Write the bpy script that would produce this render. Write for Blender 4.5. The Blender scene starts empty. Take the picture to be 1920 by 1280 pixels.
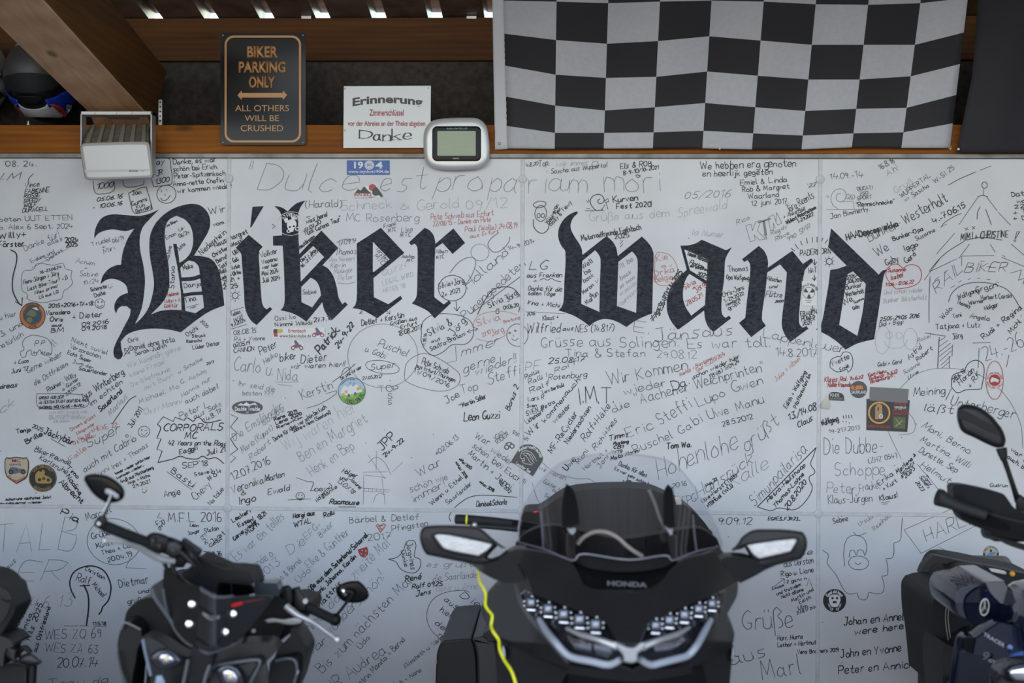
import bpy, bmesh, math, random
from mathutils import Vector, Matrix
from mathutils.geometry import tessellate_polygon
SC = bpy.context.scene
COL = SC.collection
rad = math.radians
# ------------------------------------------------------------------ camera
F = 2434.0                                   # focal length in pixels of a 1920 px wide frame
CAM = Vector((0.0, -5.07, 1.62))
CR = Matrix.Rotation(rad(1.9), 3, 'Z') @ Matrix.Rotation(rad(90), 3, 'X') @ Matrix.Rotation(rad(0.3), 3, 'Z')
cd = bpy.data.cameras.new('camera'); cam = bpy.data.objects.new('camera', cd); COL.objects.link(cam)
cam.matrix_world = Matrix.Translation(CAM) @ CR.to_4x4()
cd.sensor_width = 36.0; cd.lens = F * 36.0 / 1920.0; cd.clip_start = 0.05
cd.dof.use_dof = True; cd.dof.focus_distance = 5.05; cd.dof.aperture_fstop = 2.6
SC.camera = cam
# ------------------------------------------------------------------ light
world = bpy.data.worlds.new('sky'); SC.world = world; world.use_nodes = True
wn = world.node_tree.nodes; wl = world.node_tree.links
sky = wn.new('ShaderNodeTexSky'); sky.sky_type = 'NISHITA'
sky.sun_disc = False; sky.sun_elevation = rad(48); sky.sun_rotation = rad(200)
sky.air_density = 1.5; sky.dust_density = 1.2; sky.ozone_density = 2.5
bg = wn['Background']; bg.inputs['Strength'].default_value = 0.20
tint = wn.new('ShaderNodeMix'); tint.data_type = 'RGBA'; tint.blend_type = 'MULTIPLY'; tint.inputs['Factor'].default_value = 1.0
tint.inputs['B'].default_value = (0.985, 0.98, 1.05, 1)       # bluish overcast
wl.new(sky.outputs[0], tint.inputs['A']); wl.new(tint.outputs['Result'], bg.inputs['Color'])
sd = bpy.data.lights.new('sun', 'SUN'); sun = bpy.data.objects.new('sun', sd); COL.objects.link(sun)
sd.energy = 3.0; sd.angle = rad(0.6); sd.color = (1.0, 0.93, 0.82)
sun.rotation_euler = (rad(-40), 0, rad(-14))       # high behind the wall: bikes and wall stay in the shade of the roof
vs = SC.view_settings
vs.view_transform = 'Standard'; vs.look = 'None'; vs.gamma = 1.0; vs.use_curve_mapping = False
vs.exposure = 1.45

# ------------------------------------------------------------------ geometry helpers
def P(px, py, Y=0.0):
    """point of the plane y = Y that the photograph shows at pixel (px, py)"""
    d = CR @ Vector(((px - 960.0) / F, -(py - 640.0) / F, -1.0))
    t = (Y - CAM.y) / d.y
    return CAM + d * t
WL = {}
def wloc(o):
    return WL[o.name] if o is not None else Vector((0, 0, 0))
def tag(o, label, cat=None, group=None, kind=None):
    if label: o['label'] = label
    if cat: o['category'] = cat
    if group: o['group'] = group
    if kind: o['kind'] = kind
    return o
def thing(name, label, cat, loc, group=None, kind=None):
    o = bpy.data.objects.new(name, None); COL.objects.link(o)
    o.empty_display_size = 0.05; o.location = loc; WL[o.name] = Vector(loc)
    return tag(o, label, cat, group, kind)
def link(name, me, mats, parent=None, smooth=None, origin=None):
    """link a mesh given in world coordinates as one object (child of parent when given)"""
    o = bpy.data.objects.new(name, me); COL.objects.link(o)
    if not isinstance(mats, (list, tuple)): mats = [mats]
    for m in mats: me.materials.append(m)
    if parent is not None:
        w = wloc(parent); o.parent = parent
    else:
        if origin is None:
            n = max(1, len(me.vertices)); origin = Vector((0, 0, 0))
            lo = Vector([min(v.co[i] for v in me.vertices) for i in range(3)])
            hi = Vector([max(v.co[i] for v in me.vertices) for i in range(3)])
            origin = (lo + hi) / 2; origin.z = lo.z
        w = Vector(origin); o.location = w
    WL[o.name] = w
    me.transform(Matrix.Translation(-w))
    if smooth is not None:
        for p in me.polygons: p.use_smooth = True
        try: me.set_sharp_from_angle(angle=rad(smooth))
        except Exception: pass
    return o
def mesh(verts, faces):
    me = bpy.data.meshes.new('m'); me.from_pydata([tuple(v) for v in verts], [], faces); me.update(); return me
def fromb(bm):
    me = bpy.data.meshes.new('m'); bm.to_mesh(me); bm.free(); me.update(); return me
def bevel(o, w, seg=2, ang=30):
    m = o.modifiers.new('bevel', 'BEVEL'); m.width = w; m.segments = seg; m.limit_method = 'ANGLE'; m.angle_limit = rad(ang)
    for p in o.data.polygons: p.use_smooth = True
    try: o.data.set_sharp_from_angle(angle=rad(50))
    except Exception: pass
    return o
def box(name, x0, x1, y0, y1, z0, z1, mat, parent=None, bev=0.0, seg=2):
    v = [(x, y, z) for x in (x0, x1) for y in (y0, y1) for z in (z0, z1)]
    f = [(0, 1, 3, 2), (4, 6, 7, 5), (0, 4, 5, 1), (2, 3, 7, 6), (0, 2, 6, 4), (1, 5, 7, 3)]
    o = link(name, mesh(v, f), mat, parent)
    if bev: bevel(o, bev, seg)
    return o
def area2(p):
    return sum(p[i][0] * p[(i + 1) % len(p)][1] - p[(i + 1) % len(p)][0] * p[i][1] for i in range(len(p)))
def catmull(pts, closed, n=5, corner=40):
    """smooth a polyline, leaving turns sharper than corner degrees as corners"""
    N = len(pts); out = []
    if N < 3: return [tuple(p[:2]) for p in pts]
    def turn(i):
        a, b, c = pts[(i - 1) % N], pts[i], pts[(i + 1) % N]
        t = math.atan2(c[1] - b[1], c[0] - b[0]) - math.atan2(b[1] - a[1], b[0] - a[0])
        return abs((t + math.pi) % (2 * math.pi) - math.pi)
    cor = [(not closed and i in (0, N - 1)) or turn(i) > rad(corner) for i in range(N)]
    for i in range(N if closed else N - 1):
        j = (i + 1) % N
        p1, p2 = pts[i], pts[j]
        p0 = p1 if cor[i] else pts[(i - 1) % N]
        p3 = p2 if cor[j] else pts[(j + 1) % N]
        if cor[i] and cor[j]:
            out.append((p1[0], p1[1])); continue
        L = math.hypot(p2[0] - p1[0], p2[1] - p1[1])
        def tan(a, b, c, isc):
            if isc: return ((c[0] - b[0]) if a is b else (b[0] - a[0])), ((c[1] - b[1]) if a is b else (b[1] - a[1]))
            dx, dy = c[0] - a[0], c[1] - a[1]; l = math.hypot(dx, dy) or 1.0
            return dx / l * L, dy / l * L
        t1 = tan(p0, p1, p2, cor[i]); t2 = tan(p1, p2, p3, False) if not cor[j] else (p2[0] - p1[0], p2[1] - p1[1])
        for k in range(n):
            t = k / n; a = 2 * t**3 - 3 * t**2 + 1; b = t**3 - 2 * t**2 + t; c = -2 * t**3 + 3 * t**2; d = t**3 - t**2
            out.append((a * p1[0] + b * t1[0] + c * p2[0] + d * t2[0], a * p1[1] + b * t1[1] + c * p2[1] + d * t2[1]))
    if not closed: out.append((pts[-1][0], pts[-1][1]))
    return out
def circ(cx, cy, rx, ry=None, n=40, rot=0.0):
    ry = rx if ry is None else ry; r = rad(rot)
    return [(cx + rx * math.cos(a) * math.cos(r) - ry * math.sin(a) * math.sin(r),
             cy + rx * math.cos(a) * math.sin(r) + ry * math.sin(a) * math.cos(r)) for a in [2 * math.pi * k / n for k in range(n)]]
def rrect(x0, y0, x1, y1, r, n=6):
    o = []
    for cx, cy, a0 in ((x1 - r, y1 - r, 0), (x0 + r, y1 - r, 90), (x0 + r, y0 + r, 180), (x1 - r, y0 + r, 270)):
        o += [(cx + r * math.cos(rad(a0 + 90 * k / n)), cy + r * math.sin(rad(a0 + 90 * k / n))) for k in range(n + 1)]
    return o
def fill_loops(loops):
    """flat filled mesh (2D) of closed loops with even-odd holes -> verts2d, faces"""
    cu = bpy.data.curves.new('c', 'CURVE'); cu.dimensions = '2D'; cu.fill_mode = 'BOTH'
    for lp in loops:
        s = cu.splines.new('POLY'); s.points.add(len(lp) - 1); s.use_cyclic_u = True
        for q, p in zip(s.points, lp): q.co = (p[0], -p[1], 0, 1)
    ob = bpy.data.objects.new('c', cu); COL.objects.link(ob)
    dg = bpy.context.evaluated_depsgraph_get(); dg.update()
    me = bpy.data.meshes.new_from_object(ob.evaluated_get(dg))
    v = [(a.co.x, -a.co.y) for a in me.vertices]; f = [tuple(p.vertices) for p in me.polygons]
    bpy.data.objects.remove(ob); bpy.data.curves.remove(cu); bpy.data.meshes.remove(me)
    return v, f
def plate(name, loops, Y, th, mat, parent=None, bev=0.0):
    """flat plate traced in the plane y = Y, th thick towards the wall (front face at Y)"""
    loops = [list(l) for l in loops]
    V, Fc = [], []
    v, f = fill_loops(loops)
    V += [P(a, b, Y) for a, b in v]
    def front(fc):
        n = (V[fc[1]] - V[fc[0]]).cross(V[fc[2]] - V[fc[0]]); return fc if n.y < 0 else tuple(reversed(fc))
    Fc += [front(x) for x in f]
    if th:
        off = len(V)
        V += [p + Vector((0, th, 0)) for p in V[:off]]
        Fc += [tuple(i + off for i in reversed(x)) for x in Fc[:len(f)]]
        for lp in loops:
            b = len(V); n = len(lp)
            for a in lp: q = P(a[0], a[1], Y); V.append(q); V.append(q + Vector((0, th, 0)))
            for i in range(n):
                j = (i + 1) % n; Fc.append((b + 2 * i, b + 2 * i + 1, b + 2 * j + 1, b + 2 * j))
    me = mesh(V, Fc)
    bm = bmesh.new(); bm.from_mesh(me); bmesh.ops.remove_doubles(bm, verts=bm.verts, dist=1e-5)
    if th: bmesh.ops.recalc_face_normals(bm, faces=bm.faces)
    bm.to_mesh(me); bm.free()
    o = link(name, me, mat, parent)
    if bev: bevel(o, bev, 3)
    return o
def shell(name, pts, Yf, th, mat, parent=None, grid=14, smooth=True, n=5, bev=0.004, holes=(), corner=40):
    """curved panel: outline traced in the photograph, depth Yf(px, py), th thick"""
    if not callable(Yf): Yf = (lambda k: (lambda a, b: k))(Yf)
    lp = catmull(pts, True, n, corner) if smooth else pts
    loops = [lp] + [catmull(h, True, n, corner) if smooth else h for h in holes]
    v, f = fill_loops(loops)
    bm = bmesh.new(); bv = [bm.verts.new((a, b, 0)) for a, b in v]
    for x in f:
        try: bm.faces.new([bv[i] for i in x])
        except ValueError: pass
    xs = [a for a, b in lp]; ys = [b for a, b in lp]
    def cut(co, no):
        bmesh.ops.bisect_plane(bm, geom=bm.verts[:] + bm.edges[:] + bm.faces[:], plane_co=co, plane_no=no, dist=1e-4)
    g = grid
    if g:
        x = (math.floor(min(xs) / g) + 1) * g
        while x < max(xs): cut((x, 0, 0), (1, 0, 0)); x += g
        y = (math.floor(min(ys) / g) + 1) * g
        while y < max(ys): cut((0, y, 0), (0, 1, 0)); y += g
    bmesh.ops.remove_doubles(bm, verts=bm.verts, dist=0.02)
    for q in bm.verts: q.co = P(q.co.x, q.co.y, Yf(q.co.x, q.co.y))
    bmesh.ops.recalc_face_normals(bm, faces=bm.faces)
    s = sum(fc.normal.y * fc.calc_area() for fc in bm.faces)
    if s > 0: bmesh.ops.reverse_faces(bm, faces=bm.faces)
    if th:
        top = bm.faces[:]
        r = bmesh.ops.extrude_face_region(bm, geom=top)
        nv = [e for e in r['geom'] if isinstance(e, bmesh.types.BMVert)]
        # the extruded copy is the front; push the originals back
        back = [q for q in bm.verts if q not in set(nv)]
        for q in back: q.co.y += th
        bmesh.ops.recalc_face_normals(bm, faces=bm.faces)
    o = link(name, fromb(bm), mat, parent, smooth=38)
    if th and bev:
        m = o.modifiers.new('bevel', 'BEVEL'); m.width = bev; m.segments = 3; m.limit_method = 'ANGLE'; m.angle_limit = rad(50)
    return o
def pill(name, pts, Y, depth, bulge, inset, mat, parent=None, rings=5, n=5, smooth=True, corner=40, ang=45):
    """rounded solid: outline traced at depth Y, domed towards the viewer, closed at the back"""
    lp = catmull(pts, True, n, corner) if smooth else list(pts)
    if not callable(Y): Y = (lambda k: (lambda a, b: k))(Y)
    if area2(lp) < 0: lp = lp[::-1]
    N = len(lp)
    nor = []
    for i in range(N):
        a, b, c = lp[i - 1], lp[i], lp[(i + 1) % N]
        e1 = Vector((b[0] - a[0], b[1] - a[1])); e2 = Vector((c[0] - b[0], c[1] - b[1]))
        if e1.length < 1e-6: e1 = e2
        if e2.length < 1e-6: e2 = e1
        n1 = Vector((-e1.y, e1.x)).normalized(); n2 = Vector((-e2.y, e2.x)).normalized()
        m = (n1 + n2); m = m.normalized() / max(0.5, m.normalized().dot(n1)) if m.length > 1e-3 else n1
        nor.append(m)
    R = [(inset * 0.55, depth), (0.0, depth * 0.55), (0.0, 0.0)]
    for k in range(1, rings + 1):
        t = k / rings * math.pi / 2; R.append((inset * (1 - math.cos(t)), -bulge * math.sin(t)))
    V, Fc = [], []
    for ins, dy in R:
        for i in range(N):
            a = lp[i][0] + nor[i].x * ins; b = lp[i][1] + nor[i].y * ins
            V.append(P(a, b, Y(a, b) + dy))
    for r in range(len(R) - 1):
        for i in range(N):
            j = (i + 1) % N; Fc.append((r * N + i, r * N + j, (r + 1) * N + j, (r + 1) * N + i))
    for base in (0, (len(R) - 1) * N):
        for t in tessellate_polygon([[Vector((V[base + i].x, V[base + i].z, 0)) for i in range(N)]]):
            Fc.append(tuple(base + k for k in t))
    me = mesh(V, Fc); bm = bmesh.new(); bm.from_mesh(me); bmesh.ops.remove_doubles(bm, verts=bm.verts, dist=1e-6)
    bmesh.ops.recalc_face_normals(bm, faces=bm.faces); bm.to_mesh(me); bm.free()
    return link(name, me, mat, parent, smooth=ang)
def tube(name, path, r, mat, parent=None, n=12, smooth=True, sub=5, bm_only=False):
    """round rod along 3D points; r a number or one per point"""
    pts = [Vector(p) for p in path]; rs = list(r) if isinstance(r, (list, tuple)) else [r] * len(pts)
    if smooth and len(pts) > 2:
        q, rr = [], []
        for i in range(len(pts) - 1):
            p0, p1, p2, p3 = pts[max(0, i - 1)], pts[i], pts[i + 1], pts[min(len(pts) - 1, i + 2)]
            for k in range(sub):
                t = k / sub
                q.append(0.5 * ((2 * p1) + (p2 - p0) * t + (2 * p0 - 5 * p1 + 4 * p2 - p3) * t * t + (3 * p1 - p0 - 3 * p2 + p3) * t**3))
                rr.append(rs[i] + (rs[i + 1] - rs[i]) * t)
        q.append(pts[-1]); rr.append(rs[-1]); pts, rs = q, rr
    V, Fc = [], []
    up = None
    for i, p in enumerate(pts):
        d = (pts[min(i + 1, len(pts) - 1)] - pts[max(i - 1, 0)]).normalized()
        if up is None: up = d.orthogonal().normalized()
        up = (up - d * up.dot(d)).normalized(); s = d.cross(up)
        for k in range(n):
            a = 2 * math.pi * k / n; V.append(p + (up * math.cos(a) + s * math.sin(a)) * rs[i])
    for i in range(len(pts) - 1):
        for k in range(n):
            j = (k + 1) % n; Fc.append((i * n + k, i * n + j, (i + 1) * n + j, (i + 1) * n + k))
    Fc.append(tuple(range(n))[::-1]); Fc.append(tuple(range((len(pts) - 1) * n, len(pts) * n)))
    if bm_only: return V, Fc
    return link(name, mesh(V, Fc), mat, parent, smooth=50)
def ball(name, c, r, mat, parent=None, sc=(1, 1, 1), seg=20):
    bm = bmesh.new(); bmesh.ops.create_uvsphere(bm, u_segments=seg, v_segments=seg // 2, radius=r)
    bmesh.ops.transform(bm, matrix=Matrix.Translation(Vector(c)) @ Matrix.Diagonal((*sc, 1)), verts=bm.verts)
    return link(name, fromb(bm), mat, parent, smooth=60)
def lathe(name, c, axis, prof, mat, parent=None, n=40):
    """solid of revolution: prof = (distance along axis, radius)"""
    ax = Vector(axis).normalized(); u = ax.orthogonal().normalized(); w = ax.cross(u); c = Vector(c)
    V, Fc = [], []
    for d, r in prof:
        for k in range(n):
            a = 2 * math.pi * k / n; V.append(c + ax * d + (u * math.cos(a) + w * math.sin(a)) * r)
    for i in range(len(prof) - 1):
        for k in range(n):
            j = (k + 1) % n; Fc.append((i * n + k, i * n + j, (i + 1) * n + j, (i + 1) * n + k))
    me = mesh(V, Fc); bm = bmesh.new(); bm.from_mesh(me)
    bmesh.ops.remove_doubles(bm, verts=bm.verts, dist=1e-6); bmesh.ops.recalc_face_normals(bm, faces=bm.faces); bm.to_mesh(me); bm.free()
    return link(name, me, mat, parent, smooth=40)

# ------------------------------------------------------------------ materials
def mat(name, col, rough=0.5, metal=0.0, spec=0.5, noise=0.0, nscale=30.0, bump=0.0, bscale=60.0, stretch=(1, 1, 1), coat=0.0, emit=None):
    m = bpy.data.materials.new(name); m.use_nodes = True
    nt = m.node_tree; N = nt.nodes; L = nt.links; b = N['Principled BSDF']
    b.inputs['Base Color'].default_value = (*col, 1); b.inputs['Roughness'].default_value = rough
    b.inputs['Metallic'].default_value = metal; b.inputs['Specular IOR Level'].default_value = spec
    b.inputs['Coat Weight'].default_value = coat
    if noise or bump:
        tc = N.new('ShaderNodeTexCoord'); mp = N.new('ShaderNodeMapping'); mp.inputs['Scale'].default_value = stretch
        L.new(tc.outputs['Object'], mp.inputs[0])
    if noise:
        t = N.new('ShaderNodeTexNoise'); t.inputs['Scale'].default_value = nscale; t.inputs['Detail'].default_value = 6
        L.new(mp.outputs[0], t.inputs['Vector'])
        r = N.new('ShaderNodeMapRange'); r.inputs['From Min'].default_value = 0.25; r.inputs['From Max'].default_value = 0.75
        r.inputs['To Min'].default_value = 1 - noise; r.inputs['To Max'].default_value = 1 + noise
        L.new(t.outputs['Fac'], r.inputs['Value'])
        mx = N.new('ShaderNodeVectorMath'); mx.operation = 'SCALE'; mx.inputs[0].default_value = col
        L.new(r.outputs[0], mx.inputs['Scale']); L.new(mx.outputs[0], b.inputs['Base Color'])
    if bump:
        t2 = N.new('ShaderNodeTexNoise'); t2.inputs['Scale'].default_value = bscale; t2.inputs['Detail'].default_value = 4
        L.new(mp.outputs[0], t2.inputs['Vector'])
        bp = N.new('ShaderNodeBump'); bp.inputs['Strength'].default_value = bump; bp.inputs['Distance'].default_value = 0.003
        L.new(t2.outputs['Fac'], bp.inputs['Height']); L.new(bp.outputs[0], b.inputs['Normal'])
    return m
def wood(name, c1, c2, axis='X', rough=0.5):
    m = bpy.data.materials.new(name); m.use_nodes = True; nt = m.node_tree; N = nt.nodes; L = nt.links; b = N['Principled BSDF']
    b.inputs['Roughness'].default_value = rough; b.inputs['Specular IOR Level'].default_value = 0.22
    tc = N.new('ShaderNodeTexCoord'); mp = N.new('ShaderNodeMapping')
    mp.inputs['Scale'].default_value = (0.7, 6, 8) if axis == 'X' else (8, 0.7, 6)
    L.new(tc.outputs['Object'], mp.inputs[0])
    n1 = N.new('ShaderNodeTexNoise'); n1.inputs['Scale'].default_value = 2.2; n1.inputs['Detail'].default_value = 8; n1.inputs['Distortion'].default_value = 0.9
    L.new(mp.outputs[0], n1.inputs['Vector'])
    wv = N.new('ShaderNodeTexWave'); wv.inputs['Scale'].default_value = 1.6; wv.inputs['Distortion'].default_value = 5; wv.inputs['Detail'].default_value = 3
    wv.bands_direction = 'Z'; L.new(mp.outputs[0], wv.inputs['Vector'])
    ma = N.new('ShaderNodeMath'); ma.operation = 'ADD'; ma.use_clamp = True
    ms = N.new('ShaderNodeMath'); ms.operation = 'MULTIPLY'; ms.inputs[1].default_value = 0.16
    L.new(wv.outputs['Fac'], ms.inputs[0]); 
    mm = N.new('ShaderNodeMath'); mm.operation = 'MULTIPLY'; mm.inputs[1].default_value = 0.95
    L.new(n1.outputs['Fac'], mm.inputs[0]); L.new(mm.outputs[0], ma.inputs[0]); L.new(ms.outputs[0], ma.inputs[1])
    cr = N.new('ShaderNodeValToRGB'); e = cr.color_ramp.elements
    e[0].position = 0.25; e[0].color = (*c1, 1); e[1].position = 0.85; e[1].color = (*c2, 1)
    L.new(ma.outputs[0], cr.inputs[0])
    # knots
    vo = N.new('ShaderNodeTexVoronoi'); vo.inputs['Scale'].default_value = 2.6
    mk = N.new('ShaderNodeMapping'); mk.inputs['Scale'].default_value = (1.0, 2.2, 2.2) if axis == 'X' else (2.2, 1.0, 2.2)
    L.new(tc.outputs['Object'], mk.inputs[0]); L.new(mk.outputs[0], vo.inputs['Vector'])
    kr = N.new('ShaderNodeMapRange'); kr.inputs['From Min'].default_value = 0.05; kr.inputs['From Max'].default_value = 0.13
    kr.inputs['To Min'].default_value = 0.3; kr.inputs['To Max'].default_value = 1.0
    L.new(vo.outputs['Distance'], kr.inputs['Value'])
    sc = N.new('ShaderNodeVectorMath'); sc.operation = 'SCALE'; L.new(cr.outputs[0], sc.inputs[0]); L.new(kr.outputs[0], sc.inputs['Scale'])
    L.new(sc.outputs[0], b.inputs['Base Color'])
    bp = N.new('ShaderNodeBump'); bp.inputs['Strength'].default_value = 0.25; bp.inputs['Distance'].default_value = 0.002
    L.new(ma.outputs[0], bp.inputs['Height']); L.new(bp.outputs[0], b.inputs['Normal'])
    return m
def wall_paint():
    m = bpy.data.materials.new('white wall paint'); m.use_nodes = True; nt = m.node_tree; N = nt.nodes; L = nt.links; b = N['Principled BSDF']
    b.inputs['Roughness'].default_value = 0.42
    g = N.new('ShaderNodeNewGeometry')
    mp = N.new('ShaderNodeMapping'); mp.inputs['Scale'].default_value = (55, 1, 1.3); L.new(g.outputs['Position'], mp.inputs[0])
    t = N.new('ShaderNodeTexNoise'); t.inputs['Scale'].default_value = 1.6; t.inputs['Detail'].default_value = 5; L.new(mp.outputs[0], t.inputs['Vector'])
    t3 = N.new('ShaderNodeTexNoise'); t3.inputs['Scale'].default_value = 2.4; t3.inputs['Detail'].default_value = 5; L.new(g.outputs['Position'], t3.inputs['Vector'])
    cr = N.new('ShaderNodeValToRGB'); e = cr.color_ramp.elements
    e[0].position = 0.32; e[0].color = (0.59, 0.59, 0.60, 1); e[1].position = 0.62; e[1].color = (0.70, 0.70, 0.705, 1)
    L.new(t3.outputs['Fac'], cr.inputs[0])
    vo = N.new('ShaderNodeTexVoronoi'); vo.inputs['Scale'].default_value = 17; L.new(g.outputs['Position'], vo.inputs['Vector'])
    th = N.new('ShaderNodeMath'); th.operation = 'LESS_THAN'; th.inputs[1].default_value = 0.042; L.new(vo.outputs['Distance'], th.inputs[0])
    n4 = N.new('ShaderNodeTexNoise'); n4.inputs['Scale'].default_value = 3.0; L.new(g.outputs['Position'], n4.inputs['Vector'])
    gt = N.new('ShaderNodeMath'); gt.operation = 'GREATER_THAN'; gt.inputs[1].default_value = 0.5; L.new(n4.outputs['Fac'], gt.inputs[0])
    ml = N.new('ShaderNodeMath'); ml.operation = 'MULTIPLY'; L.new(th.outputs[0], ml.inputs[0]); L.new(gt.outputs[0], ml.inputs[1])
    m2 = N.new('ShaderNodeMath'); m2.operation = 'MULTIPLY'; m2.inputs[1].default_value = 0.75; L.new(ml.outputs[0], m2.inputs[0])
    mx = N.new('ShaderNodeMix'); mx.data_type = 'RGBA'; mx.inputs['B'].default_value = (0.06, 0.055, 0.05, 1)
    L.new(m2.outputs[0], mx.inputs['Factor']); L.new(cr.outputs[0], mx.inputs['A']); L.new(mx.outputs['Result'], b.inputs['Base Color'])
    bp = N.new('ShaderNodeBump'); bp.inputs['Strength'].default_value = 0.22; bp.inputs['Distance'].default_value = 0.002
    L.new(t.outputs['Fac'], bp.inputs['Height']); L.new(bp.outputs[0], b.inputs['Normal'])
    return m
def clear_mat(name, tint, gloss=0.06, rough=0.02):
    m = bpy.data.materials.new(name); m.use_nodes = True; nt = m.node_tree; N = nt.nodes; L = nt.links
    N.remove(N['Principled BSDF']); out = N['Material Output']
    tr = N.new('ShaderNodeBsdfTransparent'); tr.inputs[0].default_value = (*tint, 1)
    gl = N.new('ShaderNodeBsdfGlossy'); gl.inputs['Roughness'].default_value = rough; gl.inputs[0].default_value = (1, 1, 1, 1)
    lw = N.new('ShaderNodeLayerWeight'); lw.inputs['Blend'].default_value = 0.5
    pw = N.new('ShaderNodeMath'); pw.operation = 'POWER'; pw.inputs[1].default_value = 4.0; L.new(lw.outputs['Facing'], pw.inputs[0])
    fr = N.new('ShaderNodeMapRange'); fr.inputs['To Min'].default_value = gloss * .6; fr.inputs['To Max'].default_value = 0.6; L.new(pw.outputs[0], fr.inputs['Value'])
    mx = N.new('ShaderNodeMixShader'); L.new(fr.outputs[0], mx.inputs[0]); L.new(tr.outputs[0], mx.inputs[1]); L.new(gl.outputs[0], mx.inputs[2])
    L.new(mx.outputs[0], out.inputs[0]); return m
M = {}
M['wall'] = wall_paint()
M['letter'] = mat('slate letter paint', (0.050, 0.055, 0.068), 0.30, spec=0.5, bump=1.0, bscale=70, noise=0.55, nscale=48, stretch=(1, 1, 1.8))
M['letter'].node_tree.nodes['Bump'].inputs['Distance'].default_value = 0.02
M['strip'] = mat('cover strip paint', (0.585, 0.585, 0.59), 0.45, noise=0.10, nscale=40)
for k, c, r in (('k', (0.012, 0.012, 0.016), .45), ('d', (0.07, 0.072, 0.08), .5), ('m', (0.19, 0.19, 0.20), .5), ('l', (0.40, 0.40, 0.41), .5), ('r', (0.50, 0.20, 0.17), .5), ('R', (0.40, 0.03, 0.025), .5)):
    M[k] = mat('ink ' + k, c, r)
M['boards'] = wood('brown stained boards', (0.05, 0.026, 0.012), (0.12, 0.065, 0.03), 'Y', 0.7)
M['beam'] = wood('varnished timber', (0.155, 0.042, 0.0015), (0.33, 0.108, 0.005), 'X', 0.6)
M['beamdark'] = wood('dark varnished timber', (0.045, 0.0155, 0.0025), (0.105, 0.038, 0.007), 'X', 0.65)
M['raft'] = wood('rafter timber', (0.33, 0.18, 0.09), (0.58, 0.37, 0.21), 'Y')  # pale tone paints the ground's bounce light on the underside
M['raftside'] = wood('stained rafter side', (0.065, 0.028, 0.008), (0.15, 0.066, 0.020), 'Y')  # same beam in a darker tone, its shade put into the colour
M['felt'] = mat('dark dusty boarding', (0.046, 0.037, 0.031), 0.9, noise=0.5, nscale=40, bump=0.5, bscale=90)
M['lip'] = mat('grey metal edging', (0.24, 0.23, 0.215), 0.5, 0.3, noise=0.4, nscale=14)
M['roof'] = mat('weathered sheet steel', (0.34, 0.33, 0.31), 0.30, 0.8, noise=0.5, nscale=9, bump=0.15)
M['steel'] = mat('galvanised steel', (0.38, 0.38, 0.38), 0.4, 0.9, noise=0.2)
M['floor'] = mat('concrete paving', (0.27, 0.265, 0.26), 0.85, noise=0.25, nscale=3, bump=0.3)
M['black'] = mat('black plastic', (0.006, 0.006, 0.0065), 0.5, spec=0.25, noise=0.15)
M['matt'] = mat('matt black paint', (0.0135, 0.0135, 0.0145), 0.42, spec=0.42)
M['gloss'] = mat('gloss black paint', (0.006, 0.006, 0.007), 0.14, spec=0.10)
M['grey'] = mat('graphite paint', (0.026, 0.025, 0.024), 0.36, 0.3)
M['dgrey'] = mat('dark graphite plastic', (0.012, 0.012, 0.013), 0.48, spec=0.35)
M['rubber'] = mat('black rubber', (0.010, 0.010, 0.010), 0.75, bump=0.3, bscale=200)
M['chrome'] = mat('chrome', (0.75, 0.75, 0.76), 0.12, 1.0)
M['alu'] = mat('brushed aluminium', (0.52, 0.51, 0.50), 0.36, 0.55)
M['white'] = mat('white plastic', (0.66, 0.65, 0.62), 0.4)
M['paper'] = mat('white vinyl', (0.72, 0.72, 0.71), 0.35)
M['lens'] = mat('ribbed lamp lens', (0.62, 0.60, 0.57), 0.12, 0.35, noise=0.25, nscale=90, stretch=(1, 1, 6), bump=0.6, bscale=160)
M['reflector'] = mat('lamp reflector', (0.55, 0.55, 0.58), 0.12, 0.95, bump=0.8, bscale=45)
M['lampdark'] = mat('dark lamp bowl', (0.045, 0.045, 0.055), 0.10, 0.7, bump=0.8, bscale=40)
M['led'] = mat('lamp projector glass', (0.20, 0.21, 0.25), 0.08, 0.4, bump=0.4, bscale=90)
M['glass'] = clear_mat('clear windscreen', (0.95, 0.953, 0.97))
M['smoke'] = clear_mat('smoked plastic', (0.35, 0.35, 0.37))
M['cyellow'] = mat('yellow cord', (0.78, 0.74, 0.02), 0.45)
M['navy'] = mat('midnight blue paint', (0.006, 0.010, 0.030), 0.14, 0.2, coat=0.4)
M['seat'] = mat('black seat cover', (0.010, 0.010, 0.0105), 0.6, spec=0.3, bump=0.2, bscale=300)
M['stitch'] = mat('pale stitching', (0.35, 0.33, 0.30), 0.7)
def C(name, r, g, b, rough=0.4):
    k = '%s%.3f%.3f%.3f' % (name, r, g, b)
    if k not in M: M[k] = mat(name, (r, g, b), rough)
    return M[k]
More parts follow.
